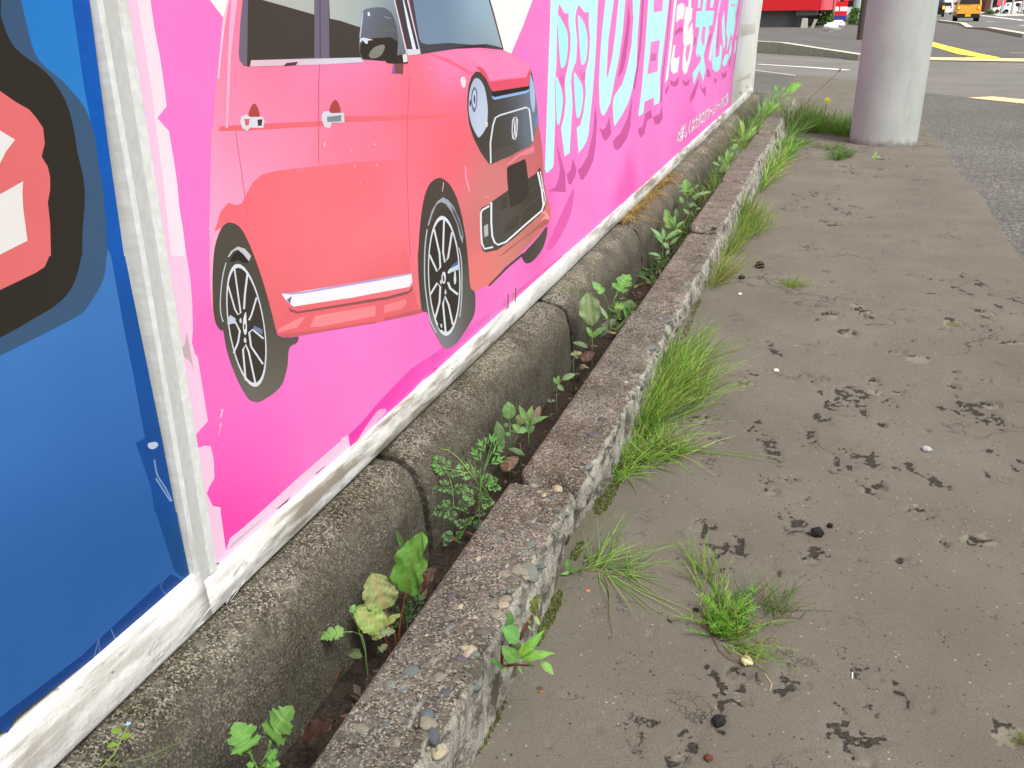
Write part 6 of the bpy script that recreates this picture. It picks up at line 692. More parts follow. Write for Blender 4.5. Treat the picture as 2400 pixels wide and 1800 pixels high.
def tess(P, grid):
    pts = [Vector(p) for p in P]; n = len(pts); edges = [(i, (i+1) % n) for i in range(n)]
    if grid:
        xs = [p[0] for p in P]; zs = [p[1] for p in P]; gx_ = max((max(xs)-min(xs))/64, .004); gz_ = max((max(zs)-min(zs))/44, .003)
        x = min(xs)+gx_*.5
        while x < max(xs):
            z = min(zs)+gz_*.5
            while z < max(zs): pts.append(Vector((x, z))); z += gz_
            x += gx_
    r = delaunay_2d_cdt(pts, edges, [list(range(n))], 1, 1e-7)
    return r[0], r[2]
def idw(S, y, z):
    """smooth blend of the ink samples; sideways distances are shorter on the slanted view, so weigh both axes alike in the print"""
    num = [0, 0, 0]; den = 0
    for (p, c) in S:
        dd = ((p[0]-y)/1.8)**2+((p[1]-z))**2; wgt = math.exp(-dd/.0032)+1e-5/(dd+.002)**1.5; den += wgt
        for k in range(3): num[k] += wgt*c[k]
    return tuple(v/den for v in num)
groups = {}
for (own, part, i, kind, col, pts) in ART:
    my = sum(p[0] for p in pts)/len(pts)/1000
    key = part
    if part == 'printed_wheel': key = part+('@a' if my < 1.16 else '@b' if my < 1.92 else '@c')
    if part == 'printed_headlight': key = part+('@a' if my < 1.93 else '@b')
    if part in ('printed_shadow', 'fold_shading', 'scratch', 'tape_mark', 'tape_dirt', 'tape_patch', 'dirt_patch'): key = part+'@%d' % len(groups)
    if part == 'printed_door_handle': key = part+('@a' if my < 1.06 else '@b')
    g = groups.setdefault((own, key), MB()); x = HX+.00006*i
    P = [(a/1000, b/1000) for a, b in pts]
    if own == 'blue': KI = .70
    else: KI = KW
    def ink(c):
        if own == 'pink' and part == 'printed_car' and c[0] > 235: c = (c[0], max(0, c[1]-7), max(0, c[2]-2))
        if own == 'pink' and max(c) < 130: c = tuple(v*.86 for v in c)
        if own == 'pink' and part == 'sheet': c = (c[0], max(0, c[1]-9) if c[1] > 115 else c[1]+8, c[2]-3)
        if own == 'blue': g_ = sum(c)/3; c = tuple(v*.9+g_*.1 for v in c)
        return tuple(v*KI for v in lin(c))
    if kind == 's': P = catmull(P)
    if kind == 'q':
        h = len(P)//2; V2 = P; FF = [(j, j+1, h+j+1, h+j) for j in range(h-1)]
    else: V2, FF = tess(P, isinstance(col, list))
    n0 = len(g.v)
    if isinstance(col, list):
        S = [((a/1000, b/1000), ink(c)) for (a, b), c in col]
        cs = [idw(S, v[0], v[1]) for v in V2]
    else: cs = [ink(col)]*len(V2)
    off = []
    for v in V2: off.append((x, v[0], v[1]))
    FF = [tuple(f) for f in FF]
    # all faces look towards +x
    F2 = []
    for f in FF:
        a, b, c = (off[f[0]], off[f[1]], off[f[2]]); nx_ = (b[1]-a[1])*(c[2]-a[2])-(b[2]-a[2])*(c[1]-a[1])
        F2.append(f if nx_ > 0 else tuple(reversed(f)))
    g.v += off; g.f += [tuple(q+n0 for q in f) for f in F2]; g.c += cs
SUB = {'printed_window', 'printed_mirror', 'printed_door_handle', 'printed_wheel', 'printed_grille', 'printed_headlight', 'printed_badge'}
made = {}
for (own, key), g in groups.items():
    part = key.split('@')[0].rstrip('0123456789')
    par = made.get('printed_car') if part in SUB else OWN[own]
    o = g.build({'sheet': 'sheet' if own != 'panel' else 'end_panel', 'dirt_patch': 'tape_patch'}.get(part, part), M['tape'] if part in ('clear_tape', 'tape_strip', 'tape_patch', 'dirt_patch') else M['vinyl'], par, False, True)
    if part == 'printed_car': made[part] = o
    if part == 'printed_badge': o['label'] = 'chrome letter H badge on the printed grille'
# small white print along the bottom right of the pink banner
def text_mesh(body, shear=0.0):
    cu = bpy.data.curves.new('txt', 'FONT'); cu.body = body; cu.size = 1; cu.resolution_u = 2; cu.shear = shear; cu.offset = .022
    o = bpy.data.objects.new('txt', cu); COL.objects.link(o); bpy.context.view_layer.update()
    me = bpy.data.meshes.new_from_object(o.evaluated_get(bpy.context.evaluated_depsgraph_get())); bpy.data.objects.remove(o); return me
me = text_mesh('※詳しくはカタログホームページをご覧い', 0.0)
co = np.zeros(len(me.vertices)*3); me.vertices.foreach_get('co', co); co = co.reshape(-1, 3)
mn, mx = co.min(0), co.max(0); u = (co[:, 0]-mn[0])/(mx[0]-mn[0]); v = (co[:, 1]-mn[1])/(mx[1]-mn[1])
A, B, C_, D_ = [np.array(q_) for q_ in TEXTQ]           # bottom left, bottom right, top right, top left on the banner (metres)
Pq = (A[None]*(1-u)[:, None]+B[None]*u[:, None])*(1-v)[:, None]+(D_[None]*(1-u)[:, None]+C_[None]*u[:, None])*v[:, None]
co2 = np.stack([np.full(len(u), HX+.0016), Pq[:, 0], Pq[:, 1]], -1); me.vertices.foreach_set('co', co2.ravel()); me.update()
at = me.color_attributes.new('Col', 'FLOAT_COLOR', 'POINT'); at.data.foreach_set('color', np.tile(np.array([.98*KW, .93*KW, .96*KW, 1], dtype=np.float32), len(u)))
tag(link('small_print', me, M['vinyl'], pk), kind='stuff')
for (y, z) in ((1.878, .182), (1.933, .182)):
    MB().tube([(-.6465, y, z-.012), (-.6455, y+.002, z+.022)], .0016, 5).build('rusty_nail', M['metal_nail'], hd)
# crumpled ends of the clear wrapping tape on the rail
RT = random.Random(5)
cr = MB()
for i in range(46):
    y = RT.choice((RT.uniform(.62, 1.1), RT.uniform(1.75, 2.9), RT.uniform(5.0, 8.4))); z = RT.uniform(.126, .158); L_ = RT.uniform(.012, .05)*(1 if y < 3 else 2.5); a = RT.uniform(-.5, .9); h = RT.uniform(.0012, .0035)
    c = RT.uniform(.5, .74)
    cr.add([(-.6405, y-L_/2, z-a*L_/4-h), (-.6400, y+L_/2, z+a*L_/4-h*.3), (-.6405, y+L_/2, z+a*L_/4+h*.3), (-.6395, y-L_/2, z-a*L_/4+h)], [(0, 1, 2, 3)], (c, c, c*.99))
tag(cr.build('tape_crease', M['tape'], hd, False, True), kind='stuff')
# ================================================================= utility pole
def lathe(prof, n, cx, cy):
    V = []; F = []
    for (r, z) in prof:
        for k in range(n): a = 2*math.pi*k/n; V.append((cx+r*math.cos(a), cy+r*math.sin(a), z))
    for i in range(len(prof)-1):
        for k in range(n): F.append((i*n+k, i*n+(k+1) % n, (i+1)*n+(k+1) % n, (i+1)*n+k))
    return V, F
V, F = lathe([(.205, -.05), (.205, .3), (.204, .8), (.195, 2), (.16, 7), (.13, 11)], 64, .366, 6.44)
tag(obj('utility_pole', V, F, M['pole'], smooth=True), 'thick pale concrete utility pole standing on the pavement', 'pole')
# ================================================================= plants
CAMP = Vector((0, 0, .8))
def leaf(kind, b, t, w, rnd, world):
    b = Vector(b)/1000; t = Vector(t)/1000
    if kind == 'carrot': t = b+(t-b)*1.18
    D = t-b; L = max(D.length, .002); d = D/L
    hint = ((CAMP-world).normalized()*.75+Vector((0, 0, .55))+Vector((rnd.uniform(-.35, .35), rnd.uniform(-.35, .35), 0))).normalized()
    s = d.cross(hint).normalized(); N = s.cross(d); hw = w*L/2; arch = rnd.uniform(.03, .10)
    def P(u, v, h=0): return b+d*(u*L)+s*(v*hw)+N*(arch*L*4*u*(1-u)-arch*L*.25*u+h*hw)
    V = []; F = []; C = []
    def quad(pts, c):
        n = len(V); V.extend(pts); F.append(tuple(range(n, n+len(pts)))); C.extend([c]*len(pts))
    if kind in ('obl', 'lan', 'dock', 'plan'):
        n = 19; cr = [-1, -.84, -.66, -.48, -.30, -.07, .07, .30, .48, .66, .84, 1]; ph = rnd.uniform(0, 6); fold = rnd.uniform(.10, .26); wav = {'dock': .16, 'plan': .10}.get(kind, .05)
        for i in range(n):
            u = i/(n-1)
            pr = {'obl': math.sin(math.pi*min(1, u**.85*.995))**.75, 'lan': math.sin(math.pi*u**.8)**1.0, 'dock': math.sin(math.pi*min(1, .10+.9*u**.80))**.62 if u < 1 else 0, 'plan': math.sin(math.pi*min(1, u**.95))**.62}[kind]
            pr = max(pr, .04)*(1+.05*math.sin(u*23+ph)+(.06*math.sin(u*41+ph) if kind == 'dock' else 0))
            for v in cr:
                a = abs(v); h = fold*a*pr+wav*a*a*math.sin(u*15+ph+v*2)
                if kind == 'dock': h += .09*math.sin(a*9+u*22+ph)*min(1, a*3)
                V.append(P(u, v*pr, h))
                if a < .1: c = {'dock': (1.20, .92, .9), 'plan': (1.12, 1.10, 1.1)}.get(kind, (1.15, 1.12, 1.1))
                else:
                    vein = .5+.5*math.sin(40*(u-a*.30)); vein = vein**5; k = 1+.30*vein*(1 if kind == 'dock' else .4)
                    if kind == 'plan': k = 1+.12*math.cos(a*9.5)
                    k *= 1-.08*rnd.random(); c = (k, k, k)
                    if kind == 'dock' and a > .9: c = (1.06, .98, .94)
                C.append(c)
        m = len(cr)
        for i in range(n-1):
            for j in range(m-1): F.append((i*m+j, i*m+j+1, (i+1)*m+j+1, (i+1)*m+j))
    elif kind == 'mug':
        out = [(0, .05), (.20, .06), (.30, .30), (.26, .62), (.34, .72), (.40, 1.0), (.46, .86), (.50, .92), (.50, .66), (.54, .56), (.60, .84), (.66, 1.0), (.70, .82), (.76, .86), (.76, .62), (.79, .52), (.86, .62), (.88, .44), (.93, .30), (1.0, .02)]
        ribs = [(u*(.9 if 0 < u < .9 else 1), 0) for u, v in out]; n = len(out)
        for sd in (1, -1):
            jit = [(u+rnd.uniform(-.02, .02)*(0 < i < n-1), v*rnd.uniform(.86, 1.1)) for i, (u, v) in enumerate(out)]
            n0 = len(V)
            for i in range(n):
                u, v = jit[i]; fo = .18
                V.append(P(ribs[i][0], 0)); C.append((1.14, 1.10, 1.1))
                V.append(P((ribs[i][0]+u)/2, sd*v*.5, fo*v*.4+.05*math.sin(i*2.1))); k = 1-.1*rnd.random(); C.append((k, k, k))
                V.append(P(u, sd*v, fo*v+.06*math.sin(i*1.7))); k = 1-.12*rnd.random(); C.append((k, k, k))
            for i in range(n-1):
                for j in range(2):
                    q = (n0+i*3+j, n0+i*3+j+1, n0+(i+1)*3+j+1, n0+(i+1)*3+j); F.append(q if sd < 0 else q[::-1])
    elif kind == 'carrot':
        def dia(o, dr, l, wd):
            sd_ = dr.cross(N).normalized(); k = rnd.uniform(.85, 1.12)
            quad([o, o+dr*l*.55+sd_*wd, o+dr*l, o+dr*l*.55-sd_*wd], (k, k, k))
        quad([P(0, .03), P(1, .01), P(1, -.01), P(0, -.03)], (1.1, 1.1, 1.0))
        for u, sz in ((.10, 1.0), (.40, .82), (.68, .52)):
            for sd in (1, -1):
                o = P(u, 0); a = (d*.70+s*sd*rnd.uniform(.62, .85)+N*rnd.uniform(-.15, .3)).normalized(); l = max(hw*1.8, .009)*sz*rnd.uniform(.85, 1.15)
                quad([o+s*.0004, o+a*l, o-s*.0004], (1, 1, 1))
                pr_ = a.cross(N).normalized()
                for q_, f_ in ((.34, .46), (.62, .40)):
                    for s2 in (1, -1):
                        dia(o+a*l*q_, (a*.85+pr_*s2*rnd.uniform(.45, .7)).normalized(), l*f_*.9, l*.062)
                dia(o+a*l*.50, a, l*.62, l*.075)
        for q_ in (-.55, .55, 0): dia(P(.80, 0), (d+s*q_).normalized(), L*.30, L*.045)
    elif kind == 'yar':
        quad([P(0, .05), P(1, .02), P(1, -.02), P(0, -.05)], (1.05, 1.05, 1))
        for i in range(16):
            u = .08+.9*i/15; sz = math.sin(math.pi*min(1, .2+.75*u))
            for sd in (1, -1):
                for tl in (0, .5):
                    o = P(u, 0); a = (d*.7+s*sd*.75+N*(tl+rnd.uniform(-.1, .3))).normalized(); l = hw*1.0*sz*rnd.uniform(.8, 1.15); p_ = a.cross(N).normalized(); k = rnd.uniform(.85, 1.15)
                    quad([o, o+a*l*.5+p_*l*.13, o+a*l, o+a*l*.5-p_*l*.13], (k, k, k))
    return V, F, C
def desat(c):
    l = lin(c); m = .3*l[0]+.6*l[1]+.1*l[2]; return tuple(LEAFK*(v*.84+m*.16) for v in l)
PLG = {'mugwort': 'mugwort in the gutter', 'dock': 'dock plants', 'fleabane': 'fleabane plants', 'wild_lettuce': 'wild lettuce in the far gutter', 'seedling': 'small seedlings'}
RP = random.Random(3)
for (name, label, cat, B, lv, st) in PLANTS:
    root = tag(empty(name, B), label, cat, PLG.get(name)); wB = Vector(B)
    if B[0] < -.4: st = [(1.1, (96, 120, 66), [(RP.uniform(-4, 4), RP.uniform(-4, 4), -95), (0, 0, 6)])]+list(st)
    for (r, c, pts) in st:
        P_ = [Vector(p)/1000 for p in pts]
        if B[0] < -.4 and len(P_) > 2 and r > .95 and P_[0].z < .03: P_.insert(0, P_[0]+Vector((0, 0, -.06)))
        MB().tube(P_, [r/1000*(1.1-.5*i/max(1, len(P_)-1)) for i in range(len(P_))], 6).build('stem', M['leaf'], root, True, False, lin(c)).data.color_attributes.new('Col', 'FLOAT_COLOR', 'POINT').data.foreach_set('color', [1.0]*4*6*len(P_))
    for (k, b, t_, wd, c) in lv:
        V, F, C = leaf(k, b, t_, wd, RP, wB); obj('leaf', V, F, M['leaf'], root, C, k not in ('carrot', 'yar'), desat(c))
# ---- tufts: each clump is one plant of many thin shoots
RG = random.Random(21)
def tuft(name, label, cat, areas, n, Ls, lean, spread, rad, cols, style='stem', group=None, z0=0.0):
    g = MB()
    for i in range(n):
        cx, cy, rx, ry = RG.choice(areas); a = RG.uniform(0, 6.28); q = RG.random()**.6
        x = cx+rx*q*math.cos(a); y = cy+ry*q*math.sin(a); L = RG.uniform(*Ls)*(1-.25*q); c = RG.choice(cols); k = RG.uniform(.75, 1.2); c = lin(c if RG.random() > .12 else (164, 146, 98)); g_ = .3*c[0]+.6*c[1]+.1*c[2]; c = tuple((v*.88+g_*.12)*.98*k for v in c)
        dx = lean[0]+RG.gauss(0, spread)+.35*q*math.cos(a); dy = lean[1]+RG.gauss(0, spread)+.35*q*math.sin(a); d = Vector((dx, dy, 1.0 if style != 'flat' else .25)).normalized()
        bend = Vector((dx, dy, 0))*RG.uniform(.1, .7)*L+Vector((0, 0, -RG.uniform(0, .22 if style != 'arc' else .6)*L))
        kx, ky = RG.gauss(0, .05)*L, RG.gauss(0, .05)*L
        pts = [Vector((x+kx*math.sin(u*5), y+ky*math.sin(u*4+1)-ky*.84, z0-.004))+d*(L*u)+bend*u*u for u in (0, .25, .5, .75, 1)]
        for p in pts: p.z = max(p.z, z0+.0015)
        if style == 'blade':
            s = d.cross(Vector((RG.uniform(-1, 1), RG.uniform(-1, 1), .2))).normalized()*rad*RG.uniform(.7, 1.4); V = []; 
            for j, p in enumerate(pts):
                f_ = (.7, 1, .9, .6, .05)[j]; V += [p-s*f_, p+s*f_+Vector((0, 0, .0006))]
            g.add(V, [(2*j, 2*j+1, 2*j+3, 2*j+2) for j in range(4)], c)
        else:
            g.tube(pts, [rad*1.1, rad, rad*.95, rad*.8, rad*.3], 3, c, False)
            if style == 'node' or (style == 'stem' and RG.random() < .12):     # whorls of horsetail side shoots
                for u in (.35, .6, .8):
                    p = Vector((x, y, z0-.004))+d*(L*u)+bend*u*u
                    for m_ in range(3 if style == 'node' else 1):
                        e = Vector((RG.uniform(-1, 1), RG.uniform(-1, 1), RG.uniform(.2, 1))).normalized(); l = RG.uniform(.1, .28)*L
                        g.tube([p, p+e*l*.6, p+e*l+d*l*.3], [rad*.75, rad*.7, rad*.3], 3, c, False)
    me_o = g.build(name, M['blade'], None, True, True, (1, 1, 1)); return tag(me_o, label, cat, group)
HG = [(146, 196, 50), (134, 186, 46), (160, 204, 64), (118, 166, 44), (172, 208, 84)]
HY = [(172, 194, 78), (184, 194, 90), (156, 190, 60), (190, 186, 96)]
GD = [(108, 158, 60), (122, 170, 68), (94, 136, 54), (140, 182, 86)]
gh = 'horsetail clumps along the kerb'
tuft('horsetail', 'big bright green horsetail clump leaning out from the kerb face', 'horsetail', [(-.285, 1.70, .025, .08), (-.285, 1.78, .03, .10), (-.275, 1.93, .04, .10), (-.27, 2.06, .05, .09), (-.235, 1.86, .05, .10)], 820, (.06, .165), (.24, .10), .34, .00082, HG, 'stem', gh)
tuft('horsetail', 'lower arching horsetail clump just in front of the big one', 'horsetail', [(-.285, 1.50, .02, .07), (-.265, 1.56, .04, .06), (-.235, 1.60, .045, .05)], 400, (.04, .115), (.12, -.06), .42, .00085, HG, 'arc', gh)
tuft('horsetail', 'long horsetail shoots trailing over the pavement from the big clump', 'horsetail', [(-.20, 1.62, .03, .04)], 6, (.06, .11), (1.6, -.12), .25, .0006, HG, 'flat', gh)
tuft('horsetail', 'yellowish straw coloured horsetail standing by the kerb joint', 'horsetail', [(-.272, 2.80, .02, .06), (-.262, 2.9, .025, .05)], 150, (.06, .17), (.28, .05), .26, .0007, HY, 'stem', gh)
tuft('horsetail', 'wide yellow green horsetail patch past the kerb joint', 'horsetail', [(-.268, 3.25, .02, .12), (-.245, 3.5, .04, .16), (-.215, 3.62, .05, .15), (-.255, 3.75, .03, .1)], 460, (.06, .16), (.12, .02), .20, .0008, HY+HG, 'stem', gh)
tuft('grass_tuft', 'lush green grass tuft behind the yellow green horsetail', 'grass', [(-.268, 3.72, .02, .1)], 60, (.08, .19), (.05, .02), .14, .0035, GD, 'blade', 'grass tufts beside the kerb')
tuft('grass_tuft', 'long bladed grass along the middle of the kerb', 'grass', [(-.255, 4.6, .025, .2), (-.242, 4.95, .03, .2), (-.225, 5.3, .035, .15)], 170, (.08, .20), (.16, -.05), .34, .0028, GD+HG, 'blade', 'grass tufts beside the kerb')
tuft('grass_tuft', 'grass tuft with broad drooping blades near the tall horsetail', 'grass', [(-.215, 5.55, .03, .14), (-.205, 5.8, .03, .12)], 70, (.08, .20), (.25, -.1), .36, .003, [(124, 184, 40), (104, 168, 44)], 'blade', 'grass tufts beside the kerb')
tuft('weed_clump', 'low leafy green weeds at the kerb foot before the pole', 'weed', [(-.20, 6.15, .03, .12), (-.15, 6.2, .05, .10)], 120, (.03, .10), (.3, -.1), .6, .004, GD, 'blade')
tuft('horsetail', 'tall fine horsetail at the end of the kerb', 'horsetail', [(-.215, 6.95, .05, .2), (-.16, 7.1, .06, .18)], 420, (.12, .30), (.10, .0), .20, .0011, GD+HG, 'stem', gh)
tuft('grass_tuft', 'pale arching grass between the kerb end and the pole', 'grass', [(-.20, 6.6, .04, .1)], 40, (.14, .30), (.45, -.15), .22, .002, [(150, 190, 110), (128, 178, 80)], 'blade', 'grass tufts beside the kerb')
tuft('horsetail', 'dense dark green horsetail mass against the foot of the pole', 'horsetail', [(-.08, 6.95, .07, .12), (.03, 6.9, .08, .13), (.13, 6.78, .06, .12)], 900, (.09, .22), (.0, -.05), .22, .0010, [(150, 206, 56), (160, 216, 62), (130, 184, 52), (172, 224, 76)], 'stem', gh)
tuft('horsetail', 'small flat horsetail patch on the pavement in front of the pole', 'horsetail', [(-.03, 6.1, .06, .03), (.05, 5.98, .06, .04), (.09, 6.08, .05, .03)], 150, (.03, .07), (.1, 0), .5, .0009, GD, 'stem', gh)
tuft('horsetail', 'round horsetail tuft growing from a pavement crack before the pole', 'horsetail', [(.085, 5.62, .045, .06), (.12, 5.72, .045, .04)], 210, (.04, .095), (.15, 0), .45, .0010, [(96, 156, 40), (82, 140, 36), (120, 176, 60)], 'stem', gh)
tuft('horsetail', 'bright thick stemmed horsetail clump alone on the pavement', 'horsetail', [(-.062, 1.065, .016, .02), (-.045, 1.07, .02, .02), (-.055, 1.095, .02, .025)], 120, (.02, .058), (.15, .25), .6, .0010, [(134, 196, 30), (118, 182, 34), (150, 202, 50)], 'node', gh)
tuft('horsetail', 'darker thin horsetail at the back of the pavement clump', 'horsetail', [(-.02, 1.145, .03, .02), (-.055, 1.13, .025, .02), (.012, 1.13, .02, .015)], 80, (.03, .08), (.25, .35), .6, .0006, [(84, 140, 40), (100, 160, 50), (110, 120, 60)], 'stem', gh)
tuft('horsetail', 'sparse horsetail shoots fanning up left of the pavement clump', 'horsetail', [(-.10, 1.20, .02, .02), (-.085, 1.165, .02, .02)], 40, (.04, .085), (-.28, .7), .4, .0006, HG, 'stem', gh)
tuft('horsetail', 'long arching yellow tipped shoots in front of the pavement clump', 'horsetail', [(-.04, 1.045, .02, .012)], 9, (.05, .10), (1.2, -.35), .4, .0009, [(160, 190, 60), (140, 190, 50)], 'node', gh)
tuft('horsetail', 'thin sprawling horsetail by the step in the kerb face', 'horsetail', [(-.275, 1.16, .02, .03), (-.255, 1.175, .02, .03)], 46, (.05, .12), (.45, .45), .5, .0006, HG+GD, 'stem', gh)
tuft('horsetail', 'small star shaped horsetail rosette on the pavement beside the kerb', 'horsetail', [(-.208, 1.165, .008, .008)], 36, (.03, .07), (.1, .0), .9, .0006, GD+HG, 'flat', gh)
tuft('horsetail', 'few long horsetail shoots lying forward on the pavement', 'horsetail', [(-.245, 1.155, .02, .015)], 9, (.09, .15), (.8, -.7), .35, .0007, HG, 'flat', gh)
tuft('horsetail', 'tiny yellow green tuft in a mossy pavement hole', 'horsetail', [(-.038, 2.855, .02, .03)], 42, (.03, .075), (.2, .1), .6, .0008, [(160, 190, 60), (130, 180, 50)], 'stem', gh)
tuft('horsetail', 'yellow green sprouts in the pale hole at the right edge of the photo', 'horsetail', [(.318, .955, .012, .02), (.335, .935, .02, .015)], 40, (.012, .03), (.1, .3), .6, .0011, [(170, 190, 40), (150, 180, 40)], 'node', gh)
gg = 'grass in the far gutter'
tuft('grass_tuft', 'thin grass around the first mugwort in the gutter', 'grass', [(-.50, 3.6, .04, .35)], 60, (.10, .20), (.1, .0), .3, .0016, GD, 'blade', gg, -.05)
tuft('grass_tuft', 'tangled grass filling the gutter beside the long kerb blocks', 'grass', [(-.47, 4.5, .05, .5), (-.48, 5.2, .05, .3)], 330, (.10, .25), (.12, .0), .38, .0018, GD+[(170, 170, 110)], 'blade', gg, -.04)
tuft('grass_tuft', 'taller fresh grass in the last stretch of the gutter', 'grass', [(-.47, 6.2, .05, .5), (-.46, 7.2, .06, .5), (-.44, 8.2, .06, .4)], 420, (.12, .30), (.15, .0), .26, .0026, [(134, 200, 54), (118, 184, 62), (148, 204, 84)], 'blade', gg, -.03)
for (x_, y_, rx_, ry_, n_, lb) in ((-.50, 2.55, .05, .16, 70, 'small leafy weeds in the gutter before the pale fleabane'), (-.50, 3.1, .04, .2, 60, 'small leafy weeds around the foot of the pale fleabane'), (-.49, 3.75, .05, .2, 80, 'small leafy weeds under the mugwort in the gutter')):
    tuft('leafy_weed', lb, 'weed', [(x_, y_, rx_, ry_)], n_+30, (.025, .07), (.1, 0), .7, .0040, [(96, 140, 66), (110, 154, 76), (84, 120, 56)], 'blade', 'leafy weeds in the gutter', -.05)
tuft('dry_grass', 'yellow brown straw hanging over the gutter wall from under the rail', 'dry grass', [(-.632, 3.30, .006, .18), (-.630, 3.65, .008, .30), (-.630, 3.95, .008, .30)], 300, (.05, .14), (.10, -1.1), .38, .0011, [(206, 170, 60), (190, 150, 50), (176, 164, 84), (214, 186, 80)], 'flat', None, .119)
tuft('dry_grass', 'thin mossy straw along the rail further up the hoarding', 'dry grass', [(-.628, 5.2, .01, .5), (-.62, 7.7, .01, .4), (-.60, 8.6, .03, .1)], 120, (.05, .13), (.1, -.6), .6, .0010, [(150, 140, 40), (120, 130, 40)], 'flat', None, .112)
tuft('grass_tuft', 'thin grass wisps at the far left foot of the blue banner', 'grass', [(-.585, .505, .012, .02)], 8, (.03, .06), (.1, .3), .5, .0006, [(130, 150, 60)], 'flat', None, .115)
# forget-me-not and dandelion flowers
fm = tag(empty('forget_me_not', (-.605, .52, .116)), 'tiny forget me not with one pale blue flower under the blue sign', 'flower')
MB().tube([(0, -.02, 0), (.01, .0, .012), (.012, .022, .03)], .0006, 5).build('stem', flat('fm_green', (120, 140, 60)), fm)
pf = MB()
for k in range(5):
    a = k*1.2566; pf.add([(.012, .022, .0305), (.012+.0022*math.cos(a-.5), .022+.0022*math.sin(a-.5), .031), (.012+.0034*math.cos(a), .022+.0034*math.sin(a), .0315), (.012+.0022*math.cos(a+.5), .022+.0022*math.sin(a+.5), .031)], [(0, 1, 2, 3)])
pf.build('flower_head', flat('fm_blue', (150, 180, 235)), fm)
for (dx, dy, dz) in ((.004, .004, .014), (.016, .012, .022), (.0, .016, .02)):
    V, F, C = leaf('obl', (dx*1000-6, dy*1000, dz*1000), (dx*1000+4, dy*1000+4, dz*1000+2), .6, RP, Vector((-.6, .52, .12))); obj('leaf', V, F, M['leaf'], fm, C, True, lin((110, 140, 50)))
dn = tag(empty('dandelion_flower', (-.004, 6.84, -.02)), 'single yellow dandelion flower above the horsetail by the pole', 'flower')
MB().tube([(-.02, 0, 0), (-.01, .0, .12), (.0, 0, .235)], .0022, 6).build('stem', M['leaf'], dn, True, True, (.10, .18, .03))
ph = MB()
for ring, (n_, r_, h_) in enumerate(((22, .026, .0), (18, .020, .006), (12, .012, .010))):
    for k in range(n_):
        a = 2*math.pi*k/n_+ring*.2; ca, sa = math.cos(a), math.sin(a); c0_ = Vector((0, 0, .235)); t_ = Vector((ca*r_, sa*r_*.55-h_*.8, .238+h_*.6+.83*sa*r_)); s_ = Vector((-sa, ca, 0))*.0034
        ph.add([c0_, t_*.0+c0_+(t_-c0_)*.7+s_, t_, c0_+(t_-c0_)*.7-s_], [(0, 1, 2, 3)])
ph.build('flower_head', M['leaf'], dn, False, True, (1.0, .95, .02))
ds = tag(empty('seed_stalk', (-.20, 8.3, 0)), 'thin brown seed stalk leaning over the pavement behind the kerb', 'weed')
MB().tube([(-.02, 0, .0), (.06, 0, .12), (.20, .02, .26), (.262, .02, .33)], .0022, 5).build('stem', M['dry_brown'], ds)
MB().tube([(.255, .02, .322), (.262, .02, .332), (.268, .02, .344), (.272, .02, .352)], [.003, .008, .007, .002], 6).build('seed_head', M['dry_brown'], ds)
MB().tube([(.178, .02, .240), (.186, .02, .248), (.194, .02, .255)], [.002, .006, .002], 6).build('seed_head', M['dry_brown'], ds)
# moss cushions
RMo = random.Random(8); mo = MB()
for (cx, cy, rx, ry, n) in ((-.296, 1.39, .016, .07, 520), (-.296, 1.02, .010, .07, 420), (-.302, .80, .006, .05, 160), (-.30, 1.2, .008, .03, 120), (-.295, 2.3, .01, .15, 160), (-.296, 2.55, .008, .1, 120), (-.318, 1.40, .004, .05, 120)):
    for i in range(n):
        a = RMo.uniform(0, 6.28); q = RMo.random()**.5; x = cx+rx*q*math.cos(a); y = cy+ry*q*math.sin(a); r = RMo.uniform(.0010, .0024); h = RMo.uniform(.001, .005)
        c = lin(RMo.choice(((74, 84, 34), (62, 74, 30), (92, 100, 44), (60, 58, 38))))
        mo.add([(x+r, y, 0), (x-r*.5, y+r*.87, 0), (x-r*.5, y-r*.87, 0), (x, y, h+.001)], [(0, 1, 3), (1, 2, 3), (2, 0, 3)], c)
tag(mo.build('moss', M['vcol'], None, False, True), kind='stuff')
# litter on the pavement
def clod(label, x, y, r, rgb, seed, squash=.75, name='dirt_clod', cat='clod', grp='dark clods on the pavement'):
    bm = bmesh.new(); bmesh.ops.create_icosphere(bm, subdivisions=3, radius=r)
    for v in bm.verts: n_ = v.co.normalized(); v.co *= 1+.30*noise.noise(n_*2.2+Vector((seed, 0, 0)))+.14*noise.noise(n_*6+Vector((0, seed, 0))); v.co.z *= squash
    me = bpy.data.meshes.new(name); bm.to_mesh(me); bm.free(); o = link(name, me, flat(name+str(seed), rgb, .9, .2, .3, 300), None, None, (x, y, r*squash*.75)); return tag(o, label, cat, grp)
clod('bigger black clod on the pavement above the horsetail clump', .063, 1.366, .0105, (34, 30, 28), 1)
clod('small black clod beside the bigger one', .083, 1.400, .0048, (30, 27, 25), 2)
clod('lone black clod near the bottom of the pavement', -.041, .886, .0082, (36, 33, 34), 3)
clod('small dark crumb at the left of the pavement horsetail', -.098, 1.10, .0042, (40, 34, 28), 4)
clod('reddish brown crumb at the bottom of the pavement', -.0455, .825, .0050, (88, 54, 38), 5)
clod('dark stone beside the straw coloured horsetail', -.155, 3.06, .0155, (52, 44, 40), 6)
clod('small dark stone between that horsetail and the seam', -.20, 2.90, .010, (58, 50, 46), 7)
clod('pale beige snail shell below the pavement horsetail', -.0185, 1.008, .0072, (204, 190, 150), 8, .8, 'snail_shell', 'shell', None)
clod('white chip by the straw coloured horsetail', -.188, 2.72, .0060, (220, 216, 208), 9, .5, 'white_chip', 'chip', 'small chips on the pavement')
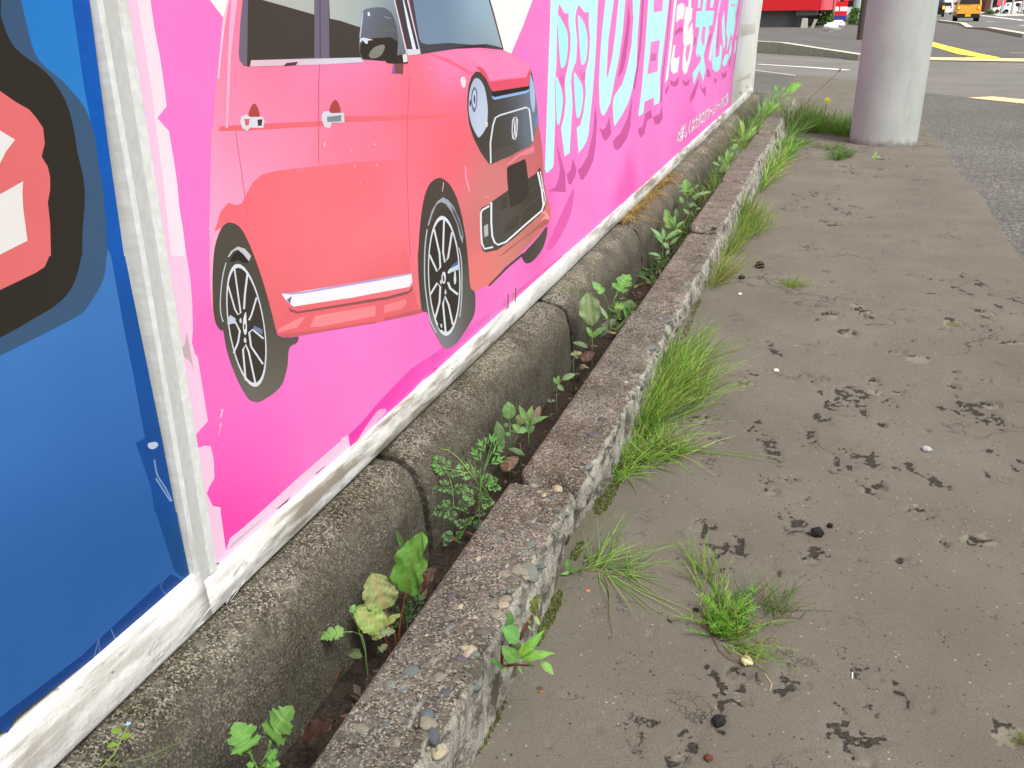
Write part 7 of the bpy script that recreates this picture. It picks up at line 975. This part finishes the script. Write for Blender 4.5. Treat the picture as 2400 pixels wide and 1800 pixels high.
clod('white chip alone right of the big horsetail', -.045, 2.10, .0062, (228, 214, 204), 10, .6, 'white_chip', 'chip', 'small chips on the pavement')
clod('orange chip beside the horsetail at the kerb step', -.258, 1.10, .0036, (170, 112, 78), 11, .5, 'orange_chip', 'chip', 'small chips on the pavement')
clod('orange chip near the foot of the nearest kerb', -.262, .872, .0032, (130, 84, 60), 12, .4, 'orange_chip', 'chip', 'small chips on the pavement')
clod('flat grey pebble sunk in the pavement at the right', .26, 1.755, .0095, (150, 152, 152), 13, .4, 'grey_pebble', 'pebble', None)
tw = MB().tube([(-.077, 1.068, .004), (-.055, 1.02, .003), (-.04, 1.007, .004), (-.012, 1.003, .003)], .0008, 5).build('twig', flat('twig', (110, 88, 66), .8), None); tag(tw, 'thin brown twig curving past the snail shell', 'twig')
tw = MB().tube([(.006, .992, .002), (.016, .975, .003), (.0145, .962, .002)], .0005, 5).build('straw', flat('straw', (196, 170, 120), .8), None); tag(tw, 'pale bent straw right of the twig', 'straw')
tw = MB().tube([(.114, 1.03, .0015), (.1135, 1.018, .0015)], .0009, 5).build('straw', M['white_paint'], None); tag(tw, 'short white straw lying alone on the pavement', 'straw')
RC = random.Random(4); crumbs = MB()
for i in range(420):
    y = .7*(9/.7)**RC.random(); x = RC.uniform(-.27, .66); r = RC.uniform(.0007, .0018)*(1+.25*y); c = lin(RC.choice(((40, 36, 34), (60, 54, 50), (120, 112, 102), (150, 142, 130), (90, 80, 72), (120, 108, 98)))); h = r*.7
    crumbs.add([(x+r, y, 0), (x, y+r, 0), (x-r, y, 0), (x, y-r, 0), (x+r*.2, y, h)], [(0, 1, 4), (1, 2, 4), (2, 3, 4), (3, 0, 4)], c)
tag(crumbs.build('grit', M['vcol'], None, False, True), kind='stuff')
# dead leaves in the gutter
RD = random.Random(6)
for i, (y, c, lab) in enumerate(((.80, (62, 50, 42), 'grey brown dead leaf standing in the gutter behind the seedling'), (.70, (58, 42, 32), 'dark dead leaf beside the bottom mugwort'), (1.02, (74, 56, 44), 'brown dead leaf under the dock'), (2.02, (86, 58, 46), 'brown dead leaf under the plantain'), (1.42, (110, 92, 74), 'pale dead leaf beside the oval leaved weed'))):
    V, F, C = leaf('dock', (0, 0, 0), (RD.uniform(20, 34), RD.uniform(8, 30), RD.uniform(14, 34)), .6, RD, Vector((-.5, y, 0)))
    tag(obj('dead_leaf', V, F, M['leaf'], None, C, True, lin(c), (-.505 if i else -.47, y, .006)), lab, 'dead leaf', 'dead leaves in the gutter')
RL = random.Random(15); lt = MB()
for i in range(260):
    y = RL.uniform(.45, 3.6); x = RL.uniform(-.555, -.42); z = -.045 if y < 2.8 else -.03; a = RL.uniform(0, 6.28); l = RL.uniform(.004, .016); w_ = l*RL.uniform(.12, .5); t_ = RL.uniform(-.4, .7); c = tuple(v*RL.uniform(.7, 1.2) for v in lin(RL.choice(((92, 74, 58), (70, 54, 44), (120, 102, 80), (58, 48, 40), (104, 70, 50)))))
    u = Vector((math.cos(a), math.sin(a), t_*.6))*l; v_ = Vector((-math.sin(a), math.cos(a), RL.uniform(-.5, .5)))*w_; p = Vector((x, y, z+RL.uniform(-.004, .016)))
    lt.add([p-u, p+v_, p+u, p-v_+Vector((0, 0, .002))], [(0, 1, 2, 3)], c)
tag(lt.build('leaf_litter', M['vcol'], None, False, True), kind='stuff')
# ================================================================= painted lines, tiles and kerbs further off
def strip(name, P, wd, z, mat, label, cat, grp=None):
    V = []; F = []
    for i, p in enumerate(P):
        a = Vector((*P[max(i-1, 0)], 0)); b = Vector((*P[min(i+1, len(P)-1)], 0)); d = (b-a).normalized(); n_ = Vector((-d.y, d.x, 0))*(wd[i] if isinstance(wd, (list, tuple)) else wd)/2; q = Vector((*p, z)); V += [q+n_, q-n_]
    F = [(2*i, 2*i+1, 2*i+3, 2*i+2) for i in range(len(P)-1)]
    return tag(obj(name, V, F, mat), label, kind='structure')
strip('painted_line', [(-1.15, 15.95), (-.38, 15.2), (.22, 14.5)], [.10, .13, .16], -.007, M['white_paint'], None, None)
strip('street_edge', [(-1.35, 14.75), (-1.08, 14.25), (.23, 11.95), (.5, 11.45)], .10, -.005, M['faded_paint'], None, None)
strip('painted_line', [(2.26, 16.4), (2.75, 16.3), (3.2, 16.1)], .05, -.007, M['faded_paint'], None, None)
strip('painted_line', [(3.2, 20.4), (5, 19.4)], .16, .004, M['faded_paint'], None, None)
def tile_row(name, label, p0, p1, n, wd, mat, grp, z):
    root = tag(empty(name, (0, 0, 0)), label, kind='structure'); a = Vector((*p0, 0)); b = Vector((*p1, 0)); d = (b-a)/n; nn = Vector((-d.y, d.x, 0)).normalized()*wd
    for i in range(n):
        q = a+d*i; e = d*.975; zz = Vector((0, 0, z)); tp = Vector((0, 0, z+.006))
        MB().add([q+zz, q+e+zz, q+e+nn+zz, q+nn+zz, q+tp, q+e+tp, q+e+nn+tp, q+nn+tp], [(4, 5, 6, 7), (0, 1, 5, 4), (1, 2, 6, 5), (2, 3, 7, 6), (3, 0, 4, 7)]).build('tile', mat, root)
tile_row('tactile_paving', None, (1.0, 17.52), (6.1, 16.2), 17, .95, M['orange_tile'], None, .0)
tile_row('tactile_paving', None, (1.28, 10.02), (2.9, 7.9), 9, .30, M['orange_tile'], None, -.006)
tile_row('tactile_paving', None, (2.70, 18.15), (2.22, 18.3), 2, .42, M['yellow_tile'], None, .004)
V = [(2.45, 18.2, .008), (2.72, 18.35, .008), (2.62, 19.4, .008), (2.45, 23.5, .008), (2.36, 27, .008), (2.06, 27, .008), (2.10, 23.4, .008), (2.2, 19.6, .008)]
tag(obj('tactile_strip', V, [tuple(range(len(V)))], M['yellow_tile']), kind='structure')
def kerb_run(name, label, P, hs, wd, mat, top, grp):
    for i in range(len(P)-1):
        root = tag(empty(name, (0, 0, 0)), label[i], 'kerb stone', grp); a = Vector((*P[i], 0)); b = Vector((*P[i+1], 0)); d = (b-a); n_ = Vector((-d.y, d.x, 0)).normalized()*wd; a2 = a+d*.004; b2 = b-d*.004
        z0 = Vector((0, 0, -.05)); h0 = Vector((0, 0, hs[i])); h1 = Vector((0, 0, hs[i+1])); L8 = [a2+z0, b2+z0, b2+n_+z0, a2+n_+z0, a2+h0, b2+h1, b2+n_+h1, a2+n_+h0]
        MB().add(L8, [(0, 1, 5, 4), (1, 2, 6, 5), (2, 3, 7, 6), (3, 0, 4, 7)]).build('face', mat, root)
        MB().add([L8[4]+Vector((0, 0, .002)), L8[5]+Vector((0, 0, .002)), L8[6]+Vector((0, 0, .002)), L8[7]+Vector((0, 0, .002))], [(0, 1, 2, 3)]).build('top', top, root)
kerb_run('far_kerb', ['full height kerb stone left across the side street', 'sloping kerb stone across the side street', 'low kerb stone across the side street beside the pole', 'lowest kerb stone hidden by the pole'], [(-1.9, 20.7), (-1.05, 19.75), (-.14, 18.62), (.40, 17.6), (1.0, 17.45)], [.22, .205, .115, .075, .012], .16, M['kerb_far'], M['kerb_far_pale'], 'kerb stones across the side street')
V = [(-1.95, 20.9, .20), (-1.0, 19.95, .19), (-.10, 18.85, .10), (.44, 17.85, .062), (1.0, 17.7, .012), (1.1, 26, .05), (.9, 60, .15), (-9, 60, .2), (-9, 25, .2)]
tag(obj('raised_pavement', V, [tuple(range(len(V)))], M['dark_asphalt']), kind='structure')
kerb_run('road_kerb', ['pale kerb stone between corner and main road'+q_ for q_ in (', nearest', ', second', ', at the notch', ', farthest')], [(5.35, 30.8), (5.75, 41.4), (5.5, 45.2), (6.25, 54.6), (6.2, 66)], [.10, .10, .05, .10, .12], .28, M['kerb_far'], M['kerb_far_pale'], 'kerb stones along the main road')
strip('painted_line', [(11.9, 72.9), (13.6, 95), (15.7, 124)], .45, -.01, M['white_paint'], None, None)
strip('painted_line', [(9.25, 70.5), (9.12, 65.5)], .22, -.01, M['faded_paint'], None, None)
strip('painted_line', [(8.6, 53.4), (8.55, 52.0)], .25, -.01, M['white_paint'], None, None)
poly_sheet('verge', [(15.5, 110), (18.2, 132), (19.4, 150), (25, 200), (36, 300), (120, 300), (120, 110)], .01, M['pale_concrete'])
# ================================================================= red roadside shop front corner
bd = tag(empty('shop_building', (-.66, 39.0, .12), math.radians(-4)), 'building corner with a red fascia on grey concrete behind the side street', 'building')
MB().box((-7, 0, .66), (0, 9, 3.4)).build('fascia', M['red_panel'], bd)
MB().box((.003, .02, .665), (.10, 6.0, 3.4)).build('side_panel', M['red_side'], bd)  # lit side of the fascia, its light painted as a paler red
MB().box((-7, .55, -.2), (-1.02, 9, .66)).build('wall', M['grey_wall'], bd)
MB().box((-1.0, .30, -.2), (-.93, .54, .66)).build('pillar', M['dark_steel'], bd)
MB().box((-.92, .2, .48), (-.16, 1.2, .655)).build('beam', M['grey_wall'], bd)
ft = tag(empty('concrete_footing', (-1.15, 37.2, .11)), 'pale concrete footing block under the red fascia', 'block')
MB().add([(-.12, 0, 0), (.14, 0, 0), (.10, 0, .40), (-.08, 0, .40), (-.12, .5, 0), (.14, .5, 0), (.10, .5, .40), (-.08, .5, .40)], [(0, 1, 2, 3), (5, 4, 7, 6), (3, 2, 6, 7), (4, 0, 3, 7), (1, 5, 6, 2)]).build('block', M['pale_concrete'], ft)
MB().add([(.22, 0, 0), (.34, 0, .05), (.46, 0, .36), (.34, 0, .36), (.22, .4, 0), (.34, .4, .05), (.46, .4, .36), (.34, .4, .36)], [(0, 1, 2, 3), (5, 4, 7, 6), (3, 2, 6, 7), (4, 0, 3, 7), (1, 5, 6, 2)]).build('strut', M['pale_concrete'], ft)
MB().box((.15, .3, 0), (1.0, .45, .12)).build('base_beam', M['grey_wall'], ft)
def tank(label, x, y, z, rz, s, flagcol):
    r = tag(empty('banner_stand', (x, y, z), rz), label, 'banner stand', 'banner stands at the shop corner'); r.scale = (s, s, s)
    bm = bmesh.new(); bmesh.ops.create_cube(bm, size=1.0)
    for v in bm.verts: v.co.x *= .50*(1 if v.co.z < 0 else .72); v.co.y *= .34; v.co.z = (v.co.z+.5)*.24+.10
    bmesh.ops.bevel(bm, geom=bm.edges[:], offset=.06, segments=3, affect='EDGES')
    me = bpy.data.meshes.new('water_tank'); bm.to_mesh(me); bm.free(); me.polygons.foreach_set('use_smooth', [True]*len(me.polygons)); link('water_tank', me, M['white_plastic'], r)
    MB().box((-.06, -.1, 0), (.10, .1, .11)).build('foot', M['white_plastic'], r)
    MB().tube([(0, 0, .3), (0, 0, 2.4)], .016, 8).build('flag_pole', M['dark_steel'], r)
    g = MB(); n_ = 7
    V = []; 
    for i in range(n_):
        for j in range(9): V.append((.02+.5*i/(n_-1), .03*math.sin(i*1.3+j*.5), 1.0+1.3*j/8+.05*math.sin(i*1.1)*(j == 0)))
    g.add(V, [(i*9+j, (i+1)*9+j, (i+1)*9+j+1, i*9+j+1) for i in range(n_-1) for j in range(8)]).build('flag', M[flagcol], r)
tank('front white water tank of a red promotional flag at the shop corner', -.18, 32.6, .075, .1, 1.0, 'red_cloth')
tank('second white water tank behind the front one', .02, 36.5, .09, .3, 1.05, 'red_cloth')
sg = tag(empty('standing_sign', (.03, 39.5, .12)), 'small red white and blue standing sign behind the white tanks', 'sign')
for (a, b, m_) in ((.78, .95, 'red_cloth'), (.62, .777, 'white_plastic'), (.46, .617, 'red_cloth'), (.30, .457, 'blue_print')): MB().box((-.16, 0, a), (.28, .05, b)).build('sign_panel', M[m_], sg)
MB().box((-.13, .01, 0), (-.10, .04, .3)).build('leg', M['dark_steel'], sg); MB().box((.22, .01, 0), (.25, .04, .3)).build('leg', M['dark_steel'], sg)
def shrub(label, x, y, z, rx, ry, h, n, cols, seed, size=.06, grp=None):
    R_ = random.Random(seed); r = tag(empty('shrub', (x, y, z)), label, 'shrub', grp); g = MB()
    for i in range(n):
        a = R_.uniform(0, 6.28); q = R_.random()**.5; zz = R_.random()*h; k = math.sqrt(max(0, 1-(zz/h)**2*.7))*(.8+.3*math.sin(3*a+seed)); p = Vector((rx*q*k*math.cos(a), ry*q*k*math.sin(a), zz)); u = Vector((R_.gauss(0, 1), R_.gauss(0, 1), R_.gauss(0, 1))).normalized(); w_ = u.cross(Vector((R_.gauss(0, 1), R_.gauss(0, 1), R_.gauss(0, 1)))).normalized(); s_ = size*R_.uniform(.6, 1.3); c = tuple(v*LEAFK*R_.uniform(.7, 1.2) for v in lin(R_.choice(cols)))
        g.add([p-u*s_, p+w_*s_*.5, p+u*s_, p-w_*s_*.5], [(0, 1, 2, 3)], c)
    g.build('foliage', M['blade'], r, False, True, (1, 1, 1)); MB().tube([(0, 0, -.05), (0, 0, h*.6)], .02, 6).build('stem', M['dry_brown'], r)
shrub('bright green shrub behind the shop corner', -.5, 45, .1, .9, .8, .8, 1500, [(120, 170, 60), (90, 140, 50), (140, 186, 80)], 1)
shrub('dark green shrub right of the standing sign', .75, 48, .1, .45, .5, .75, 700, [(70, 120, 50), (96, 150, 60)], 2)
# posts
tag(obj('sign_post', *lathe([(.085, -.05), (.083, 1.5), (.08, 5)], 20, .60, 26.4), M['dark_steel'], smooth=True), 'dark brown steel post just left of the concrete pole', 'post')
tag(obj('utility_pole', *lathe([(.2, -.05), (.19, 3), (.13, 11)], 24, .98, 62), M['grey_pole'], smooth=True), 'distant grey pole beyond the shop corner', 'pole')
# ================================================================= vehicles
def make_car(label, cat, paint, L, W, H_, loc, rz, belt=.56, hood=.0, hoodh=.5, rake=.12, bumper='black_plastic', lamp='tail_off', lampkind='square', plate='plate_yellow', grp=None, roofin=.80):
    r = tag(empty('parked_car' if cat == 'car parked' else 'car', loc, rz), label, 'car', grp); hw = W/2; zb = .24*H_/1.7; bz = belt*H_
    st = []       # (y, roof height) from rear to nose
    if hood: ys = [(0, .88), (.12, .985), (.35, 1), (L*.5, 1), (L-hood-.75, .96), (L-hood, belt+.03), (L-hood*.5, hoodh), (L-.06, hoodh-.06), (L, hoodh-.16)]
    else: ys = [(0, .93), (.12, .99), (.35, 1), (L*.55, 1), (L-1.05, .97), (L-.55, belt+.04), (L-.06, belt-.05), (L, belt-.14)]
    V = []; F = []
    for (y, rf) in ys:
        top = rf*H_; b2 = min(bz, top-.02); e = .93 if y in (0, L) else 1.0
        half = [(.86*hw*e, zb), (.985*hw*e, zb+.14), (hw*e, (zb+b2)/2), (.975*hw*e, b2)]
        if top > bz+.1: half += [(hw*(.975-(.975-roofin)*.75)*e, top-.09), (hw*roofin*.93*e, top-.02), (hw*roofin*.5*e, top)]
        else: half += [(.95*hw*e, top-.015), (.85*hw*e, top-.005), (.5*hw*e, top)]
        ring = half+[(-x, z) for x, z in reversed(half)]
        V += [(x, y+rake*max(0, (z-bz)/H_)*(1 if y < .2 else 0), z) for x, z in ring]
    m = 14
    for i in range(len(ys)-1):
        for k in range(m): F.append((i*m+k, i*m+(k+1) % m, (i+1)*m+(k+1) % m, (i+1)*m+k)[::-1])
    F.append(tuple(range(m))); F.append(tuple((len(ys)-1)*m+k for k in range(m-1, -1, -1)))
    obj('body', V, F, M[paint], r, smooth=False)
    rt = H_*ys[0][1]
    def back(x, z, o): return (x, rake*max(0, (z-bz)/H_)-o, z)
    wz0, wz1 = bz+.05, rt-.10; xa, xb = hw*.84, hw*.74
    MB().add([back(-xa, wz0, .012), back(xa, wz0, .012), back(xb, wz1, .012), back(-xb, wz1, .012), back(-xa, wz0, -.01), back(xa, wz0, -.01), back(xb, wz1, -.01), back(-xb, wz1, -.01)], [(0, 1, 2, 3), (0, 4, 5, 1), (1, 5, 6, 2), (2, 6, 7, 3), (3, 7, 4, 0)]).build('rear_window', M['glass'], r)
    MB().tube([back(.02, wz0-.05, .02), back(-.12, wz0+.09, .025)], .012, 5).build('wiper', M['black_plastic'], r)
    for sx in (-1, 1):
        y1 = (L-hood-.9) if hood else L-1.1; yA = .35
        for (a, b) in ((yA, (yA+y1)/2-.04), ((yA+y1)/2+.04, y1)):
            x0 = sx*(hw*.975+.006); x1 = sx*(hw*(.975-(.975-roofin)*.75)+.006); za, zb_ = bz+.03, H_-.14
            MB().add([(x0, a, za), (x0, b+.12, za), (x1, b, zb_), (x1, a+.03, zb_), (x0*.98, a, za), (x0*.98, b+.12, za), (x1*.98, b, zb_), (x1*.98, a+.03, zb_)], [(0, 1, 2, 3), (3, 2, 1, 0), (0, 4, 5, 1), (2, 6, 7, 3)]).build('side_window', M['glass'], r)
        mr = MB().box((sx*(hw+.02)-.09, y1+.0, bz+.02), (sx*(hw+.02)+.09, y1+.10, bz+.20)).build('mirror', M[paint], r)
    MB().box((-hw*.93, -.06, zb-.02), (hw*.93, .03, zb+.24)).build('bumper', M[bumper], r)
    MB().box((-hw*.93, L-.03, zb-.02), (hw*.93, L+.05, zb+.2)).build('bumper', M[bumper], r)
    MB().box((-.165, -.075, zb+.06), (.165, -.062, zb+.225)).build('number_plate', M[plate], r)
    for sx in (-1, 1):
        lx = sx*hw*.80; lz = bz-.16
        if lampkind == 'round':
            V, F = lathe([(.001, 0), (.07, 0), (.085, .02), (.085, .06)], 16, 0, 0); V = [(lx+a, -.03+c_ if True else 0, lz+b) for a, b, c_ in V]; F.append(tuple(range(15, -1, -1))); obj('tail_lamp', V, [f[::-1] for f in F], M[lamp], r)
            V, F = lathe([(.085, 0), (.115, 0), (.115, .06)], 16, 0, 0); V = [(lx+a, -.028+c_, lz+b) for a, b, c_ in V]; obj('lamp_ring', V, [f[::-1] for f in F], M['tail_off'], r)
        else: MB().box((lx-.10, -.02, lz-.08), (lx+.10, .05, lz+.22)).build('tail_lamp', M[lamp], r)
        MB().box((lx-.12, L-.02, hoodh*H_*.82 if hood else bz-.25), (lx+.12, L+.02, (hoodh*H_*.82 if hood else bz-.25)+.14)).build('headlight', M['plate_white'], r)
    wr = .29*H_/1.65
    for sx in (-1, 1):
        for y in (.55, L-.62):
            V, F = lathe([(wr*.62, -.09), (wr*.96, -.09), (wr, -.06), (wr, .06), (wr*.96, .09), (wr*.62, .09)], 24, 0, 0)
            V = [(sx*(hw-.10)+c_, y+a, wr+b) for a, b, c_ in V]; ty = obj('wheel', V, F, M['tyre'], r, smooth=False)
            rv = [(sx*(hw-.10)+sx*.07, y+wr*.62*math.cos(2*math.pi*k/20), wr+wr*.62*math.sin(2*math.pi*k/20)) for k in range(20)]
            obj('rim', rv+[(sx*(hw-.10)+sx*.05, y, wr)], [(k, (k+1) % 20, 20) for k in range(20)], M['rim'], ty)
            arch = [(sx*(hw+.004), y+wr*1.14*math.cos(math.pi*k/14), wr+wr*1.14*math.sin(math.pi*k/14)) for k in range(15)]
            obj('wheel_arch', arch, [tuple(range(15)), tuple(range(14, -1, -1))], M['black_plastic'], r)
    return r
make_car('orange boxy small car with lit tail lamps driving away on the main road', 'car', 'orange_paint', 3.4, 1.475, 1.66, (8.02, 69.6, -.016), math.radians(-3), .60, 0, .5, .10, 'black_plastic', 'tail_orange', 'round', 'plate_yellow')
make_car('dark car with one lit tail lamp half hidden by the concrete pole', 'car', 'black_paint', 4.2, 1.70, 1.62, (9.45, 108.5, -.016), math.radians(-4), .60, .8, .55, .2, 'black_plastic', 'tail_orange', 'square', 'plate_white')
make_car('white van far ahead left of the orange car', 'car', 'white_car', 4.4, 1.70, 1.90, (14.3, 150, -.016), math.radians(-4), .56, .5, .55, .1, 'white_car', 'tail_red', 'square', 'plate_white')
gp = 'cars parked beyond the main road'
make_car('white parked car at the left of the car park row', 'car', 'white_car', 4.2, 1.70, 1.45, (25.5, 158, .01), math.radians(90), .58, .9, .56, .5, 'white_car', 'tail_off', 'square', 'plate_white', gp)
make_car('white parked car in the middle of the car park row', 'car', 'white_car', 4.4, 1.72, 1.55, (26.0, 152, .01), math.radians(90), .56, .8, .55, .4, 'white_car', 'tail_off', 'square', 'plate_white', gp)
make_car('white parked car with red tail lamp at the right of the row', 'car', 'white_car', 4.4, 1.72, 1.50, (22.5, 143, .01), math.radians(-90), .57, .9, .55, .4, 'white_car', 'tail_off', 'square', 'plate_white', gp)
for i, (x, y, lab) in enumerate(((18.7, 140, 'thin grey fence post left of the red sign by the car park'), (20.0, 140, 'grey fence post right of the red sign'), (21.2, 140, 'grey post in front of the middle parked car'), (22.4, 140, 'rightmost grey post by the car park'))):
    tag(obj('fence_post', *lathe([(.13, -.05), (.13, 3.2), (.02, 3.25)], 12, x, y), M['grey_pole'], smooth=True), lab, 'post', 'posts along the car park')
rs = tag(empty('red_sign', (20.15, 142, 0)), 'small faded red sign on thin legs by the car park', 'sign')
MB().box((-.52, 0, 1.05), (.52, .1, 2.4)).build('sign_panel', M['red_side'], rs); MB().box((-.4, .02, 0), (-.33, .08, 1.05)).build('leg', M['dark_steel'], rs); MB().box((.33, .02, 0), (.4, .08, 1.05)).build('leg', M['dark_steel'], rs)
shrub('small green weeds at the foot of the car park posts', 18.6, 139.5, 0, .8, .6, .5, 500, [(110, 140, 70), (130, 150, 80)], 5, .12)
# buildings closing the view
def far_house(label, x0, x1, y, h, mat, d=14, win=True):
    r = tag(empty('distant_building', (0, 0, 0)), label, 'building', 'buildings far down the road'); MB().box((x0, y, -.1), (x1, y+d, h)).build('wall', M[mat], r)
    n_ = max(1, int((x1-x0)/5))
    for i in range(n_):
        a = x0+(x1-x0)*(i+.2)/n_; b = x0+(x1-x0)*(i+.8)/n_
        if win: MB().box((a, y-.06, 1.2), (b, y-.003, 3.0)).build('window', M['glass'], r)
    MB().box((x0-.3, y-.3, h), (x1+.3, y+d+.3, h+.4)).build('roof', M['far_grey'], r)
far_house('pale building seen beside the dark post', -6, 9, 170, 7, 'far_white')
far_house('white low building behind the dark car', 12, 27, 260, 6, 'far_white')
far_house('dark brown building right of the orange car', 29, 42, 225, 8, 'brown_wall')
far_house('beige building behind the parked cars', 43, 90, 260, 9, 'far_beige')
far_house('dark shop front behind the white parked cars', 37, 60, 205, 7, 'brown_wall')
